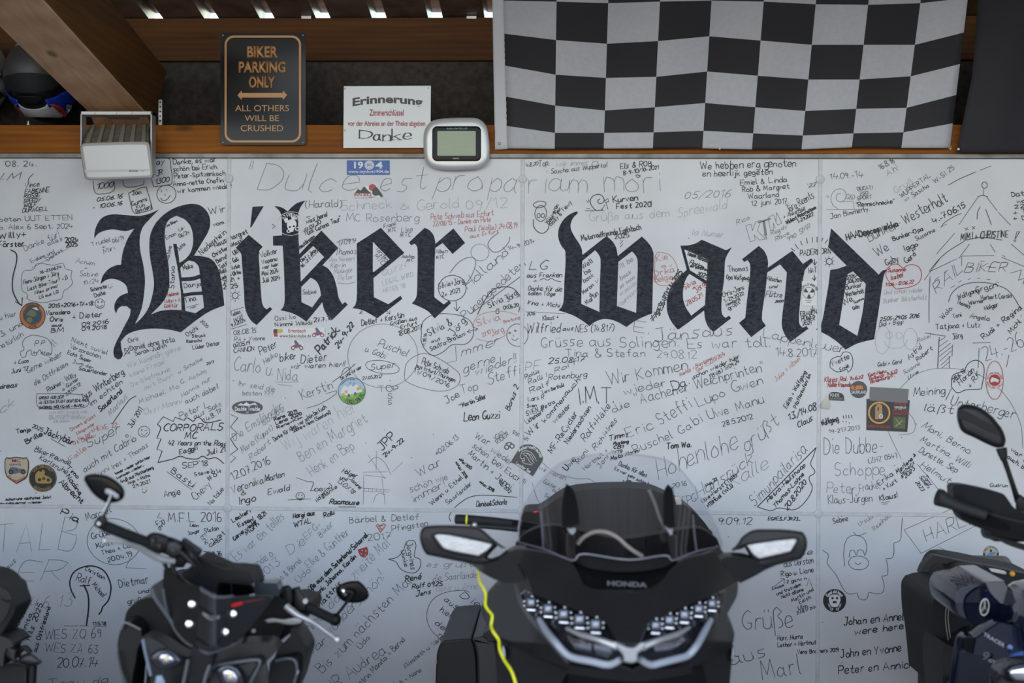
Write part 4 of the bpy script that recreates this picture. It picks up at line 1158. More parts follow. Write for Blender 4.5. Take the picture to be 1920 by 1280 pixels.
+1298 544 1304 541 6 1.2 R|+
+1307 550 1322 534 11 1.3 R|Jörg
+1288 573 1318 556 8 1.3 R|28.05.21
1366 510 1403 507 11 1.4 k|Thomas
+1362 523 1404 525 9 1.4 k|Opa Wolfgang
+1356 557 1396 542 9 1.4 k|Chris+Jens
+1359 567 1395 552 6 1.5 k|1.-2.9.2022
+1363 574 1387 561 6 1.4 k|Hamburg
+1367 581 1388 568 7 1.4 k|grüßt
1438 524 1464 530 8 1.4 k|Häschen
+1442 540 1457 540 7 1.4 k|und
+1435 556 1466 557 11 1.4 k|Flitze
+1453 567 1468 566 4 1.6 k|2000
~ 1.2 m|1398,423 1408,420 / 1408,420 1411,432 / 1411,432 1417,415 / 1417,415 1427,413 / 1427,413 1420,432 / 1420,432 1435,448 / 1435,448 1424,450 / 1424,450 1414,440 / 1414,440 1416,450 / 1416,450 1407,453 / 1407,453 1398,423
+~ 4 m|1422,417 1444,410
+~ 6 m|1432,414 1436,440
+~ 1.2 m|1436,440 1438,449 1432,438 / 1445,432 1440,408 / 1440,408 1450,402 / 1450,402 1455,414 / 1455,414 1456,398 / 1456,398 1466,418 / 1466,418 1458,422 / 1458,422 1454,414 / 1454,428 1450,418 / 1450,418 1450,431 / 1450,431 1445,432
+1382 422 1405 411 8 1.1 m|Rico
+1446 441 1476 427 8 1.1 m|Ready
+1458 444 1463 442 7 1.1 m|2
+1455 452 1480 439 8 1.1 m|Race
+1478 453 1520 427 8 1.1 m|990 SMR
1478 400 1527 370 15 1.3 k|Jörg Reents
+1470 410 1510 394 8 1.3 k|+ Anke Böll
+1475 421 1530 391 7 1.7 k|Wildhest Motorradteam
+1496 418 1525 404 6 1.5 k|1.-2.9.2022
+1514 352 1530 348 7 1.2 d|'22
1500 479 1557 475 10 1.6 k|PADERBORN
+~ 1.8 k|1483,465 1490,470 / 1491,458 1497,466 / 1501,452 1504,459 / 1512,446 1514,456 / 1523,445 1523,454 / 1532,444 1532,454 / 1543,446 1540,454 / 1552,449 1547,456
+~ 2 k|1527,486 1528,496 / 1524,492 1528,497 1531,491 / 1527,516 1527,526 / 1523,521 1527,526 1530,520 / 1523,573 1524,584 / 1520,579 1524,584 1527,578
+1517 512 1531 510 9 1.7 k|HAT
+1501 592 1534 588 8 1.6 k|FRAUEN-
+1503 602 1528 600 9 1.7 k|POWER
+1505 610 1521 608 6 1.5 k|2021
o 1.4 k|1555,490 5.5,5.5
+~ 1.3 k|1547,483 1550,486 / 1545,490 1548,490 / 1547,497 1550,494 / 1555,500 1555,497 / 1563,496 1560,493 / 1565,489 1562,489 / 1562,482 1560,485 / 1554,480 1554,483
1188 622 1215 627 20 1.2 d|E.
+1228 640 1375 628 24 1.2 d|Jänsdus
+1430 632 1582 662 17 1.1 d|Lappenlauer
988 624 1050 622 20 1.5 k|Wilfried
+1055 620 1075 618 7 1.5 k|aus
+1079 623 1150 620 13 1.3 k|NES (14.8.17)
+988 592 1003 590 6 1.2 k|2016
+1018 601 1047 597 9 1.4 k|Klaus +
+~ .9 k|985,584 1060,588
1015 650 1145 648 20 1.2 d|Grüsse aus
+1162 651 1272 650 21 1.2 d|Solingen.
+1290 653 1443 650 19 1.2 d|Es war toll.
+1060 669 1210 669 15 1.2 d|Tina & Stefan
+1232 671 1305 672 14 1.1 m|29.08.12
+1455 667 1532 669 15 1.2 d|14.8.2017
1028 682 1095 677 10 1.6 k|25.08.17
+985 695 1012 693 18 1.1 m|PF
+1028 712 1100 706 11 1.2 k|Rotenburg
+1040 700 1080 682 9 1.1 k|Rolf
985 710 1012 698 7 1.3 k|Rollis
+992 720 1026 707 9 1.2 k|Ralli I
+995 737 1030 722 9 1.3 k|Ralf
+1018 738 1058 724 7 1.3 k|Lars Berthold
+990 752 1020 748 8 1.3 k|Lars R
+988 764 1006 762 6 1.4 k|Sven
+987 779 1020 768 9 1.4 k|SVEN III
+1017 768 1042 755 8 1.3 k|Petra
+988 795 1020 772 9 1.4 k|Lichendorf
993 818 1014 798 13 1.6 k|Wir
+1022 792 1062 745 10 1.5 k|kommen
+1062 742 1088 713 9 1.5 k|auch
+1040 793 1070 762 9 1.5 k|wieder
1035 850 1083 776 11 1.6 k|MF-ReCycler
+1065 832 1108 765 9 1.6 k|Niedersachsen
1086 757 1150 755 28 2 k|I.M.T.
1097 828 1145 762 13 1.4 k|Rolf+Häke
+1117 844 1157 788 10 1.3 k|Richi+Ines
1142 827 1178 816 9 2 k|Timmy
+1150 834 1178 830 6 1.9 k|Mustang
+1150 841 1168 840 6 1.9 k|CB1
+1150 852 1166 850 7 1.9 k|VTR
+1145 863 1198 847 7 1.9 k|Moto Morini
1062 882 1080 862 11 2 k|Uwe
+1086 870 1103 846 9 1.4 k|Moni
+1097 882 1140 846 9 1.1 d|Hartmut +
+1125 878 1150 846 9 1.1 d|Jenny
1142 722 1290 692 24 1.3 d|Wir Kommen
+1172 741 1250 722 15 1.3 d|wieder
+1262 731 1293 720 17 1.6 k|Da.
+1150 774 1182 761 14 1.3 d|die
+1195 758 1435 694 21 1.3 d|"Aachener Weichprinten"
+1177 820 1227 803 20 1.3 d|Eric
+1238 797 1298 763 24 1.3 d|Steffi
+1310 763 1362 742 19 1.3 d|Lupo
+1375 736 1432 719 19 1.3 d|Gwen
+1192 850 1262 820 17 1.3 d|Puschel
+1275 814 1317 790 17 1.3 d|Gabi
+1330 786 1368 774 17 1.3 d|Uwe
+1382 770 1432 754 17 1.3 d|Manu
+1355 799 1412 784 9 1.4 k|28.5.2012
1300 710 1387 671 8 1.4 k|schon wieder hier
+1333 709 1387 679 7 1.4 k|(BVB) 17.09.24
1275 706 1335 674 7 1.2 r|Markus + Brastrane
+1305 698 1360 666 7 1.2 r|Tour 11.-22.07.2014
+1455 715 1500 675 9 1 r|Julia + Alban
1250 841 1296 837 11 2.4 k|Tom Wa.
1235 898 1385 842 38 1.2 d|Hohenlohe
+1400 848 1462 796 24 1.2 d|grüßt
+1310 935 1412 868 22 1.2 d|Hunsrück
+1372 915 1440 878 24 1.1 m|Kalle
1475 766 1512 698 8 1.6 k|Edith + Wolfgang
+1493 766 1520 703 7 1.5 k|Pfaffenhofen/Ilm
1480 788 1530 767 12 2 k|13./14.08
+1497 801 1524 788 11 1.7 k|Claus
1160 872 1212 895 9 1.4 k|Danke für alles
+1152 880 1235 920 6 1.4 k|Es war sehr schön bereits
+1173 902 1182 905 7 1.4 k|Jan
+1163 906 1194 921 7 1.4 k|July 2018
1260 915 1288 910 9 1.2 d|2016
+1280 946 1305 940 14 1.1 d|EPG
1325 913 1345 899 5 1.8 k|Mai 22
+1318 943 1382 893 7 1.6 k|Elke+Horst (TBB)
+1330 946 1342 935 6 1.6 k|mit
+1328 952 1374 912 7 1.6 k|Manuel (WÜ)
1415 950 1515 845 22 1.2 d|Simunpailarisa
~ 2.4 k|1420,950 1530,839
+~ 1.5 k|1530,839 1525,855 1520,870 1528,885 1517,895 1523,915 1510,940 1490,955 1460,952 1445,957 1420,950
+1440 942 1510 873 8 1.8 k|Petra-Heilshoop
+1453 953 1508 890 8 1.8 k|Thomas-Lohne
+1476 957 1512 905 9 1.8 k|20.8.2020
1010 880 1058 900 10 1.1 m|wir waren
+1018 905 1060 925 8 1.1 m|Günter + Bu
+1035 920 1050 926 7 1.1 m|aus
+1020 930 1045 942 7 1.1 m|Simmer
+~ 1 m|998,905 1010,940 1030,955 / 1015,865 1040,885 1080,897 1110,900 1118,920
1345 983 1408 983 13 1.4 k|9.09.12
+1440 975 1500 975 6 1.7 k|EGRES_FJR.23_
1497 1043 1525 1038 11 1.2 k|ße
+1470 1063 1525 1055 12 1.2 k|aus Dorsten
+1465 1081 1525 1072 10 1.4 k|Rigo u. Liane
+1475 1093 1512 1086 6 1.4 k|2 ganz n
+1448 1106 1470 1099 6 1.4 k|Einsam
+1457 1116 1502 1098 7 1.4 k|und trotzdem
+1466 1122 1507 1107 7 1.4 k|nicht alleine
+1485 1129 1525 1107 7 1.4 k|Martin und
+1500 1132 1520 1122 7 1.4 k|Edith
+1497 1143 1513 1138 7 1.3 k|Ulm
+1495 1152 1529 1139 6 1.3 k|27.8.17 bis
+~ 1.3 k|1453,1098 1470,1085 / 1463,1084 1471,1085 1470,1095 / 1513,1098 1517,1084 1522,1098
1393 1178 1487 1176 38 1.5 d|Grüße
+1370 1246 1440 1228 26 1.5 d|aus
+1430 1272 1502 1262 36 1.5 d|Marl
1458 1200 1505 1197 9 1.6 k|Hurr, Hurra
+1458 1213 1530 1207 8 1.6 k|Lothar + Hartmut
+1495 1226 1572 1221 8 1.6 k|Vera Brothers 2019
1557 336 1618 332 11 1.2 d|14.09.-14
+~ 1 m|1572,392 1562,384 1558,372 1564,358 1577,354 1586,362 1584,374 1574,378 1568,372 1570,364 1577,363 / 1580,378 1600,377 1602,392 / 1590,368 1594,375 / 1599,368 1597,375 / 1550,393 1628,392 / 1552,366 1548,370 / 1555,367 1552,371
+o 1 m|1590,368 4,4 / 1599,369 4,4
+1608 357 1636 354 6 1.2 d|DUCATI
+1611 366 1628 364 6 1.2 d|750
+1608 375 1635 372 7 1.2 d|SPORT
+1606 388 1677 381 8 1.6 k|"Rennschnecke"
+1557 410 1630 395 9 1.2 k|Jan Bimmerly.
1650 318 1678 304 9 1.3 d|16.8.18
+1665 330 1685 318 12 1.1 m|Ah!
+1680 362 1712 343 12 1.1 l|Gruß
+1690 371 1745 331 9 1.3 d|WUPPERTAL
+1698 379 1743 350 9 1.2 d|=> Sascha
+1753 344 1790 316 9 1.2 d|W-SI 25
1588 450 1685 424 12 2.8 k|HAADeeceewekka
1630 453 1692 424 19 1.3 d|Bunker-
+1697 420 1778 378 20 1.6 k|Westerholt
+1752 419 1810 388 10 2 k|4.-7.06.15
+1675 452 1732 431 8 1.8 k|Bunker-Opa
+1718 451 1754 434 8 1.2 k|Susanne
+1696 470 1722 461 10 1.9 k|Iggo
+1645 482 1668 467 19 1.5 k|We
+1662 498 1685 489 12 1.7 k|Gaby
+1700 494 1718 478 10 1.6 k|Gerd
+~ 1.2 k|1765,425 1770,418 1790,405 1803,400 / 1763,426 1775,420
~ 1.4 R|1693,503 1682,495 1668,499 1661,512 1665,525 1680,542 / 1680,542 1705,538 1722,530 1728,515 1722,500 1706,496 1693,503
+1664 510 1697 508 7 1.6 R|Susanne
+1684 517 1690 516 5 1.5 R|+
+1670 525 1693 519 9 1.6 R|Isabel
+1660 537 1712 531 6 1.5 R|11.06.-12.06.22
1657 552 1730 547 9 1.1 l|Und schon wieder
+1656 568 1737 561 10 1.1 l|Bunker Westerholt
1588 523 1608 519 7 1.6 k|31.05-
+1589 531 1617 527 7 1.6 k|3.06.2018
+1586 543 1616 537 9 1.5 k|Bunker
+1586 556 1620 549 9 1.5 k|Westerholt
+1582 573 1600 563 12 1.5 k|We
+1602 569 1620 561 5 1.3 k|Susanne
+1600 581 1612 576 7 1.5 k|Gaby
1650 602 1723 595 7 1.6 k|25.05-29.05 2016
+1648 612 1693 606 8 1.3 d|Didi + Biggi
o .9 l|1655,637 14,26 / 1707,635 13,20 / 1667,628 6,6 / 1686,629 6,6
+~ .9 l|1658,640 1665,650 1680,653 1695,648 1702,636
1845 346 1846 346 1 .5 k|.
+o 1.3 k|1846,347 5,6
+~ 1.3 k|1845,353 1843,367 / 1833,369 1842,366 1852,369 / 1834,369 1798,421 / 1850,369 1870,395 / 1872,398 1895,422 / 1838,387 1833,398 1832,411 / 1848,392 1853,405 1859,422 / 1778,347 1800,335 1830,322 / 1838,319 1858,311
+~ 1.3 k|1811,450 1840,445 1880,450 / 1790,437 1756,476 / 1811,450 1770,477 1742,508 / 1762,485 1733,525 / 1818,457 1798,484 / 1857,458 1866,473 / 1896,457 1920,478 / 1805,480 1864,479 / 1803,480 1803,498 / 1794,485 1743,509 / 1878,482 1920,499
+1801 450 1890 444 13 1.9 k|MIMI + CHRISTINE
+~ 1.5 k|1907,434 1903,447 / 1907,434 1912,434 1904,447 / 1904,449 1900,451 1903,453 1905,450
+~ 1.3 k|1808,427 1816,431 / 1815,426 1810,432 / 1822,424 1828,429 / 1828,424 1823,430
1755 550 1806 506 19 1.3 d|RAIL
+1808 510 1886 508 17 1.3 d|BIKER
+1896 512 1930 540 17 1.3 d|NU
+~ 1.3 d|1752,526 1760,519 / 1770,512 1777,506 / 1782,540 1790,535 / 1797,529 1803,526 / 1815,524 1820,522 / 1832,522 1838,521 / 1850,523 1857,524 / 1868,528 1873,530 / 1880,478 1885,482 / 1850,500 1858,500 / 1838,490 1846,489
+~ 1.3 k|1778,566 1786,548 1805,534 1835,529 1865,533 1892,546 1915,580 / 1744,518 1742,560 1742,605
1797 561 1835 547 9 1.5 k|Wolfgang
+1830 548 1870 538 11 1.4 k|Grgpn
+1793 568 1818 578 8 1.5 k|Thomas
+1817 571 1845 567 8 1.4 k|Werner
+1840 562 1897 558 9 1.3 k|Herbert Carola
+1847 581 1872 574 8 1.5 k|Holger
+1768 599 1787 578 10 1.4 k|Wolo.
+1787 597 1803 593 8 1.3 k|Toni
+1818 595 1855 602 9 1.4 k|Angela
+1755 617 1838 613 11 1.4 k|Tatjana + Lutz
+1787 636 1805 632 11 1.4 k|Jörg
+1845 636 1917 578 10 1.6 k|Rudi + Regina
+1895 626 1915 604 9 1.4 k|Michl
~ 1.5 k|1735,624 1773,630 / 1761,632 1760,655 1758,690 / 1786,646 1785,668 / 1780,668 1780,690
+~ 1.3 k|1760,640 1772,632 / 1760,650 1777,638 / 1761,660 1782,643 / 1761,668 1784,650 / 1762,677 1783,658 / 1764,685 1782,668 / 1766,690 1780,678 / 1824,643 1857,642 / 1836,652 1834,690 / 1892,665 1887,688
+1848 678 1925 648 27 1.2 d|24.-26.
1705 675 1728 652 10 1.4 k|Astrid
+1720 678 1748 655 8 1.3 k|Robert
+1645 687 1690 681 8 1.4 d|Gabi + Gerd
+1695 702 1725 684 8 1.1 m|Susanne
+1703 711 1722 699 7 1.2 d|Uwe
+1720 642 1745 632 7 1 m|Rosel
~ 1.3 k|1556,688 1558,675 1570,668 1576,668 1582,660 1594,662 1599,675 1597,690 1590,698 / 1590,698 1588,692 1570,697 1556,688
+1560 687 1592 672 10 1.5 k|Yvette
+1577 697 1592 687 8 1.4 k|Ernie
1546 715 1588 714 9 1.6 R|Klaas Rol.
+1593 713 1618 709 6 1.6 R|14.6.22
+1552 725 1595 725 9 1.5 R|Rollerfreunde
+1628 706 1662 698 6 1.6 R|Karl-Heinz
+1630 713 1682 699 6 1.6 R|Rothestr. 14.6.22
+1632 719 1677 706 6 1.6 R|Rotenburg/F.
~ 1.5 k|1784,725 1786,705 1798,698 1808,696 / 1808,696 1815,682 1830,675 1843,683 1845,700 1840,729 / 1840,729 1810,731 1795,736 1784,725 / 1784,728 1773,750
+1788 717 1810 697 7 1.6 k|28.6.13
+1800 722 1827 696 11 1.5 k|Florian
+1820 728 1838 702 9 1.5 k|+ R.K
1713 742 1771 738 15 1.4 k|Meining
+1782 757 1900 785 19 1.4 d|Unterberger
+1732 770 1785 775 15 1.4 k|läßt
~ 1 m|1685,730 1720,700 1770,690 1830,700 1880,735 1912,790 1918,840 / 1700,770 1715,790 1712,810 1685,815 / 1665,808 1675,830 1690,860
+1728 800 1815 850 13 1.3 d|Moni, Berno
+1725 826 1815 877 12 1.3 d|Martina, Willi
+1722 847 1792 886 12 1.3 d|Dunette, Sep
+1725 874 1778 906 12 1.3 d|Helmut
1682 888 1712 862 8 1.7 k|Marlene
+1690 892 1715 868 7 1.6 k|Schorz
+1698 897 1715 880 7 1.6 k|2023
+~ 3.5 k|1713,851 1716,853 1714,856 / 1690,892 1693,893 1691,896
+1730 892 1744 910 7 1.4 k|Tomy
+1723 894 1740 916 7 1.4 k|Scherz
+1716 904 1728 920 6 1.4 k|2023
+~ 1 k|1720,870 1762,920
1541 798 1572 789 11 2 k|Wolfgang
+~ 1.8 k|1581,779 1582,784 / 1586,778 1587,784 / 1591,778 1592,784 / 1596,778 1598,784 / 1580,789 1581,790 / 1586,790 1587,791 / 1592,792 1593,793
+1555 813 1612 804 7 1.1 d|19-21.7.2013
1545 850 1655 848 30 1.2 d|Die Dubbe-
+1630 869 1682 857 10 1.2 d|(ZHZ 054)
+1565 892 1660 890 26 1.2 m|Schoppe
+1550 924 1610 925 19 1.1 m|Peter,
+1612 921 1650 915 15 1.2 m|Frauke,
+1553 944 1635 940 15 1.2 d|Klaus-Jürgen
1650 910 1675 890 10 1.5 k|Erika
+1658 920 1683 903 9 1.4 k|+ Kurt
+1650 939 1683 931 10 1.7 k|Klaus!
+~ 1.2 k|1652,942 1668,940 / 1654,945 1664,944
1897 369 1920 366 9 1.6 k|Dat
+1907 381 1930 379 7 1.6 k|war
+1903 391 1925 389 7 1.6 k|22.
+1900 402 1925 400 8 1.6 k|+ T
+1900 413 1925 411 8 1.6 k|+ D
1895 845 1930 868 9 1.6 k|war ge
+1888 858 1925 884 8 1.6 k|auch, bis
+1856 912 1900 913 7 1.2 k|Gudrun +
1563 981 1590 975 10 1.3 k|Sabine
+1612 985 1638 970 8 1 m|Ursula
+1640 995 1672 966 9 1.1 m|Reinhold
~ 1.1 d|1542,1031 1553,1040 1551,1055 1568,1078 1582,1105 1592,1113 1607,1111 / 1607,1111 1612,1122 1624,1123 1629,1110 / 1629,1110 1652,1112 1658,1098 1653,1080 / 1653,1080 1664,1076 1662,1047 / 1662,1047 1674,1044 1676,1018 / 1676,1018 1688,1012 1690,995 1692,970
+~ 1.1 d|1584,1062 1582,1035 1588,1010 1602,1003 1618,1008 1625,1022 1623,1040 / 1592,1045 1594,1033 1600,1031 1605,1040 / 1606,1040 1610,1031 1618,1032 1621,1042 / 1600,997 1608,1004 1625,998 / 1603,1054 1609,1058 1615,1054
+o 1.1 d|1610,1055 19,13
~ 1.1 d|1695,993 1727,1037 / 1727,1037 1830,985 / 1695,993 1815,940 / 1760,1025 1790,1040
+1738 1016 1832 978 26 1.2 d|HARLE
1582 1172 1715 1160 15 2 k|Johan en Annelies
+1603 1190 1705 1177 13 2 k|were here !
+1577 1233 1690 1221 16 1.9 k|John en Yvonne
+1572 1263 1712 1251 15 1.9 k|Peter en Annick
~ 1.1 k|1722,1165 1700,1142 1697,1115 1708,1088 1735,1070
+1708 1092 1740 1087 11 1.3 k|Grüße
+1728 1099 1745 1096 7 1.3 k|vom
+1705 1119 1738 1116 16 1.4 k|MF.
+1722 1136 1742 1132 13 1.3 k|Ca
~ 1.3 k|1730,1242 1712,1232 1704,1212 1706,1192 1718,1184 1735,1187
+1710 1204 1730 1197 9 1.4 k|Gru
+1722 1222 1747 1206 9 1.4 k|Britta
'''
def wall_panel(x, y):
    c = 0 if x < 428 else 1 if x < 978.5 else 2 if x < 1536 else 3
    return PAN[(0 if y < 957 else 1, c)]
YI = -0.0013
def build_ink():
    groups = []
    for ln in INK.strip().split('\n'):
        cont = ln[0] == '+'
        if cont: ln = ln[1:]
        if not cont: groups.append([])
        groups[-1].append(ln)
    n = 0
    for gi, g in enumerate(groups):
        rng = random.Random(gi * 7 + 3); slant = rng.choice([0, 0, .12, .2, .28, -.05]); join = rng.random() < .6
        by = {}; ref = None
        for ln in g:
            head, body = ln.split('|', 1)
            if head[0] in '~o':
                _, w, tone = head.split(); w = float(w)
                V, Fc = by.setdefault(tone, ([], []))
                for sg in body.split('/'):
                    pts = [tuple(float(q) for q in p.split(',')) for p in sg.split()]
                    if head[0] == 'o':
                        (cx, cy), (rx, ry) = pts
                        pts = circ(cx, cy, rx, ry, 28, rng.uniform(-12, 12)); pts = [(a + rng.uniform(-.25, .25), b + rng.uniform(-.25, .25)) for a, b in pts]; pts.append(pts[0])
                        q = pts
                    else: q = catmull(pts, False, 6, 80)
                    if ref is None: ref = pts[0]
                    ribbon(q, w, V, Fc, YI)
            else:
                f = head.split(); x0, y0, x1, y1, h, w = map(float, f[:6]); tone = f[6]
                if ref is None: ref = (x0, y0)
                V, Fc = by.setdefault(tone, ([], []))
                pen_text(V, Fc, YI, x0, y0, x1, y1, h, w, body, rng, slant, None, join)
        # one inscription = one mesh; tones become material slots
        V, Fc, mi, mats = [], [], [], []
        for tone, (v, f) in by.items():
            b = len(V); V += v; Fc += [tuple(i + b for i in x) for x in f]; mi += [len(mats)] * len(f); mats.append(M[tone])
        o = link('inscription', mesh(V, Fc), mats, wall_panel(*ref))
        o.data.polygons.foreach_set('material_index', mi)
        n += 1
    return n
build_ink()
# ------------------------------------------------------------------ stickers on the wall
YS = -0.0035
def sticker(name, label, loops, m, cat='sticker', th=.0006, Y=YS):
    xs = [p[0] for p in loops[0]]; ys = [p[1] for p in loops[0]]
    t = thing(name, label, cat, P((min(xs) + max(xs)) / 2, max(ys), Y))
    plate('backing', loops, Y, th, m, t)
    return t
def layer(t, part, loops, m, k=1, th=.0003):
    return plate(part, loops, YS - .0004 * k, th, m, t)
def pens(t, part, m, *items, k=2):
    V, Fc = [], []
    Y = YS - .0004 * k
    for it in items:
        kind = it[0]
        if kind == 't': pen_text(V, Fc, Y, *it[1:7], it[7])
        elif kind == 'a': pen_arc(V, Fc, Y, *it[1:8], it[8])
        elif kind == 'l': ribbon(catmull(it[2], False, 4, 70), it[1], V, Fc, Y)
        elif kind == 'c': q = circ(*it[2], 36); q.append(q[0]); ribbon(q, it[1], V, Fc, Y)
    return link(part, mesh(V, Fc), m, t)
blue = C('sticker blue', .02, .10, .36); blk = C('sticker black', .018, .018, .02); ora = C('sticker orange', .50, .16, .05)
red = C('sticker red', .42, .03, .03); wht = M['paper']; gold = C('sticker gold', .42, .27, .08); yel = C('sticker yellow', .60, .42, .05)
grn = C('sticker green', .16, .42, .05); lbl = C('sticker pale blue', .38, .52, .66); grys = C('sticker grey', .06, .062, .07); bei = C('sticker beige', .52, .44, .30)

t = sticker('oblong_sticker', 'blue oblong sticker with white 1904 near the top edge of the wall', [rrect(650.5, 300.5, 730.5, 327.5, .6)], blue)
print_text('lettering', '19', 664, 681, 303, 316, YS - .0008, wht, t, .03)
print_text('lettering', '4', 704, 717.5, 303, 316, YS - .0008, wht, t, .03)
layer(t, 'round_emblem', [circ(692.5, 309.5, 9, 8.5)], wht, 1)
pens(t, 'emblem_lines', blue, ('c', .7, (692.5, 309.5, 7.2, 6.8)), ('c', .7, (692.5, 309.5, 4.5, 4.2)), ('t', 688.5, 311, 696.5, 311, 4, .8, 'S04'), k=2)
print_text('web_address', 'www.mythos1904.de', 653, 729, 318.5, 326, YS - .0008, wht, t, .012)

t = sticker('cutout_sticker', 'small mountain and red sun sticker lettered INN BIKE under the blue oblong one', [catmull([(663,360),(668,353),(676,355),(684,347),(692,350),(697,345),(703,344),(709,349),(712,356),(718,368),(714,371),(700,368),(690,371),(664,371)], True, 4, 60)], wht)
layer(t, 'sun', [circ(698.5, 351.5, 7, 6.5)], red, 1)
layer(t, 'mountains', [[(666,361),(671,354),(676,357),(683,349),(690,357),(695,361),(695,362.5),(666,362.5)]], blk, 2)
layer(t, 'rider', [catmull([(698,362),(700,354),(706,350),(710,355),(714,361),(718,367),(715,370),(710,366),(704,367),(700,365)], True, 4, 60)], blk, 3)
print_text('lettering', 'INN-BIKE', 664, 697, 361.8, 368, YS - .0012, red, t, .02)
pens(t, 'underline', blk, ('l', .7, [(664, 369.8), (701, 369.8)]))

t = sticker('oval_sticker', 'clear oval sticker with white skull on the stem of the letter k', [circ(546, 419, 27.5, 22.5, 48, -6), circ(546, 419, 26.6, 21.6, 48, -6)], wht)
pens(t, 'lettering', wht, ('a', 545, 422, 16.5, 140, 40, 6, 1.2, '42 FRIENDS'), k=2)
layer(t, 'skull', [catmull([(538,421),(539,414.5),(546,411),(553,413),(556,420),(554,426),(551,429),(550,434),(543,435),(541,430),(538.5,426)], True, 4, 60)], wht, 2)
for a, b in ((541.8, 433), (557.5, 429)): layer(t, 'ring', [circ(a, b, 4.6, 3.4, 24, -10), circ(a, b, 2.8, 1.9, 24, -10)], wht, 3)
layer(t, 'eye_socket', [circ(543.5, 425.5, 2.2, 1.6)], M['letter'], 3); layer(t, 'eye_socket', [circ(551, 424, 2.2, 1.6)], M['letter'], 3)
for q in ([(532,411),(539,408),(541,415),(535,418)], [(545,406),(554,404.5),(556,411),(548,412)]): layer(t, 'piston', [q], wht, 2)

t = sticker('round_sticker', 'orange ringed round sticker with a globe at the end of the drawn arrow', [circ(61, 591.5, 24, 25)], ora)
pens(t, 'outline', blk, ('c', 1.0, (61, 591.5, 23.6, 24.6)), ('c', .8, (61, 590.5, 17.5, 18)), ('a', 61, 591.5, 18.3, 125, 55, 5, .9, 'COYOTESTER'), ('a', 61, 591.5, 23.2, 250, 290, 4.5, .9, '2018'))
layer(t, 'globe', [circ(61, 590.5, 16.6, 17)], C('globe sea', .03, .07, .10), 1)
layer(t, 'land', [catmull([(52,585),(58,580),(66,583),(69,590),(63,594),(56,592),(50,590)], True, 4)], C('globe land', .18, .17, .07), 2)
layer(t, 'land', [catmull([(50,596),(58,594),(62,600),(57,605),(50,602)], True, 4)], C('globe land', .18, .17, .07), 2)
layer(t, 'cloud', [catmull([(60,577),(68,576),(73,582),(66,580)], True, 4)], wht, 3)

t = sticker('banner_sticker', 'white oblong sticker lettered Erlenbach below the letter k', [rrect(510.5, 614, 609.5, 634.5, .8)], wht)
layer(t, 'flag_black', [[(512.5,617),(520,616.5),(520,624),(512.5,624)]], blk, 1); layer(t, 'flag_red', [[(512.5,624),(520,624),(521,631),(514,631)]], red, 1)
layer(t, 'flag_yellow', [[(520,617),(529,616),(531,622),(525,624.5),(520,624)]], yel, 1)
print_text('town_name', 'Erlenbach', 540.5, 573.5, 616.5, 623.2, YS - .0008, red, t, .015)
print_text('web_address', 'www.biker-bube.de', 524, 583, 626.3, 632.6, YS - .0008, blk, t, .005)
def tiny_bike(t, cx, cy, s):
    for dx in (-8, 8): layer(t, 'wheel', [circ(cx + dx * s, cy + 4 * s, 4 * s), circ(cx + dx * s, cy + 4 * s, 2.4 * s)], blk, 1)
    layer(t, 'motorcycle', [[(cx - 10 * s, cy), (cx - 2 * s, cy - 3 * s), (cx + 8 * s, cy - 2 * s), (cx + 9 * s, cy + 2 * s), (cx - 2 * s, cy + 5 * s), (cx - 8 * s, cy + 2 * s)]], red, 2)
    layer(t, 'rider', [catmull([(cx - 5 * s, cy - 6 * s), (cx, cy - 8 * s), (cx + 5 * s, cy - 1 * s), (cx + 1 * s, cy + 2 * s), (cx - 3 * s, cy - 2 * s)], True, 3, 80)], blue, 3)
    layer(t, 'helmet', [circ(cx - 3.2 * s, cy - 8.6 * s, 2.6 * s)], red, 3)
tiny_bike(t, 596.5, 624.5, .95)

t = sticker('cutout_sticker', 'small white cut-out sticker of a motorcyclist below the Erlenbach banner', [catmull([(544,651),(545,643),(551,639),(558,638),(567,642),(571,651),(567,655),(563,657),(551,655.5)], True, 4, 60)], wht)
tiny_bike(t, 557, 648, .95)

t = sticker('round_sticker', 'round green and pale blue sticker lettered VOGELSBERG with white peaks', [circ(659.5, 733, 25.8)], blk)
layer(t, 'sky', [circ(659.5, 733, 24.8)], lbl, 1)
hill = [(659.5 + 24.6 * math.cos(a), 733 + 24.6 * math.sin(a)) for a in [rad(-12 + 172 * k / 24) for k in range(25)]]
layer(t, 'meadow', [hill + [(640, 742), (652, 741), (668, 735)]], grn, 2)
layer(t, 'peaks', [catmull([(639,738),(642,726),(648,722),(652,727),(657,720),(662,725),(668,720),(676,727),(680,734),(668,737),(655,742)], True, 4, 70)], wht, 3)
for a, b, q in ((644,739,yel),(649,734,yel),(654,741,blue),(671,729,yel),(675,727,yel),(666,738,blue),(660,741,yel),(647,743,yel)): layer(t, 'figure', [circ(a, b, 2.6, 3)], q, 4)
pens(t, 'lettering', blk, ('a', 659.5, 733, 23.6, 235, 345, 7, 1.2, 'VOGELSBERG'), ('a', 659.5, 733, 21.8, 150, 75, 2.6, .5, 'Motorrad-Freunde'), ('l', .8, [(655,721),(658,715)]), ('l', .8, [(661,724),(664,717),(666,720)]), k=5)

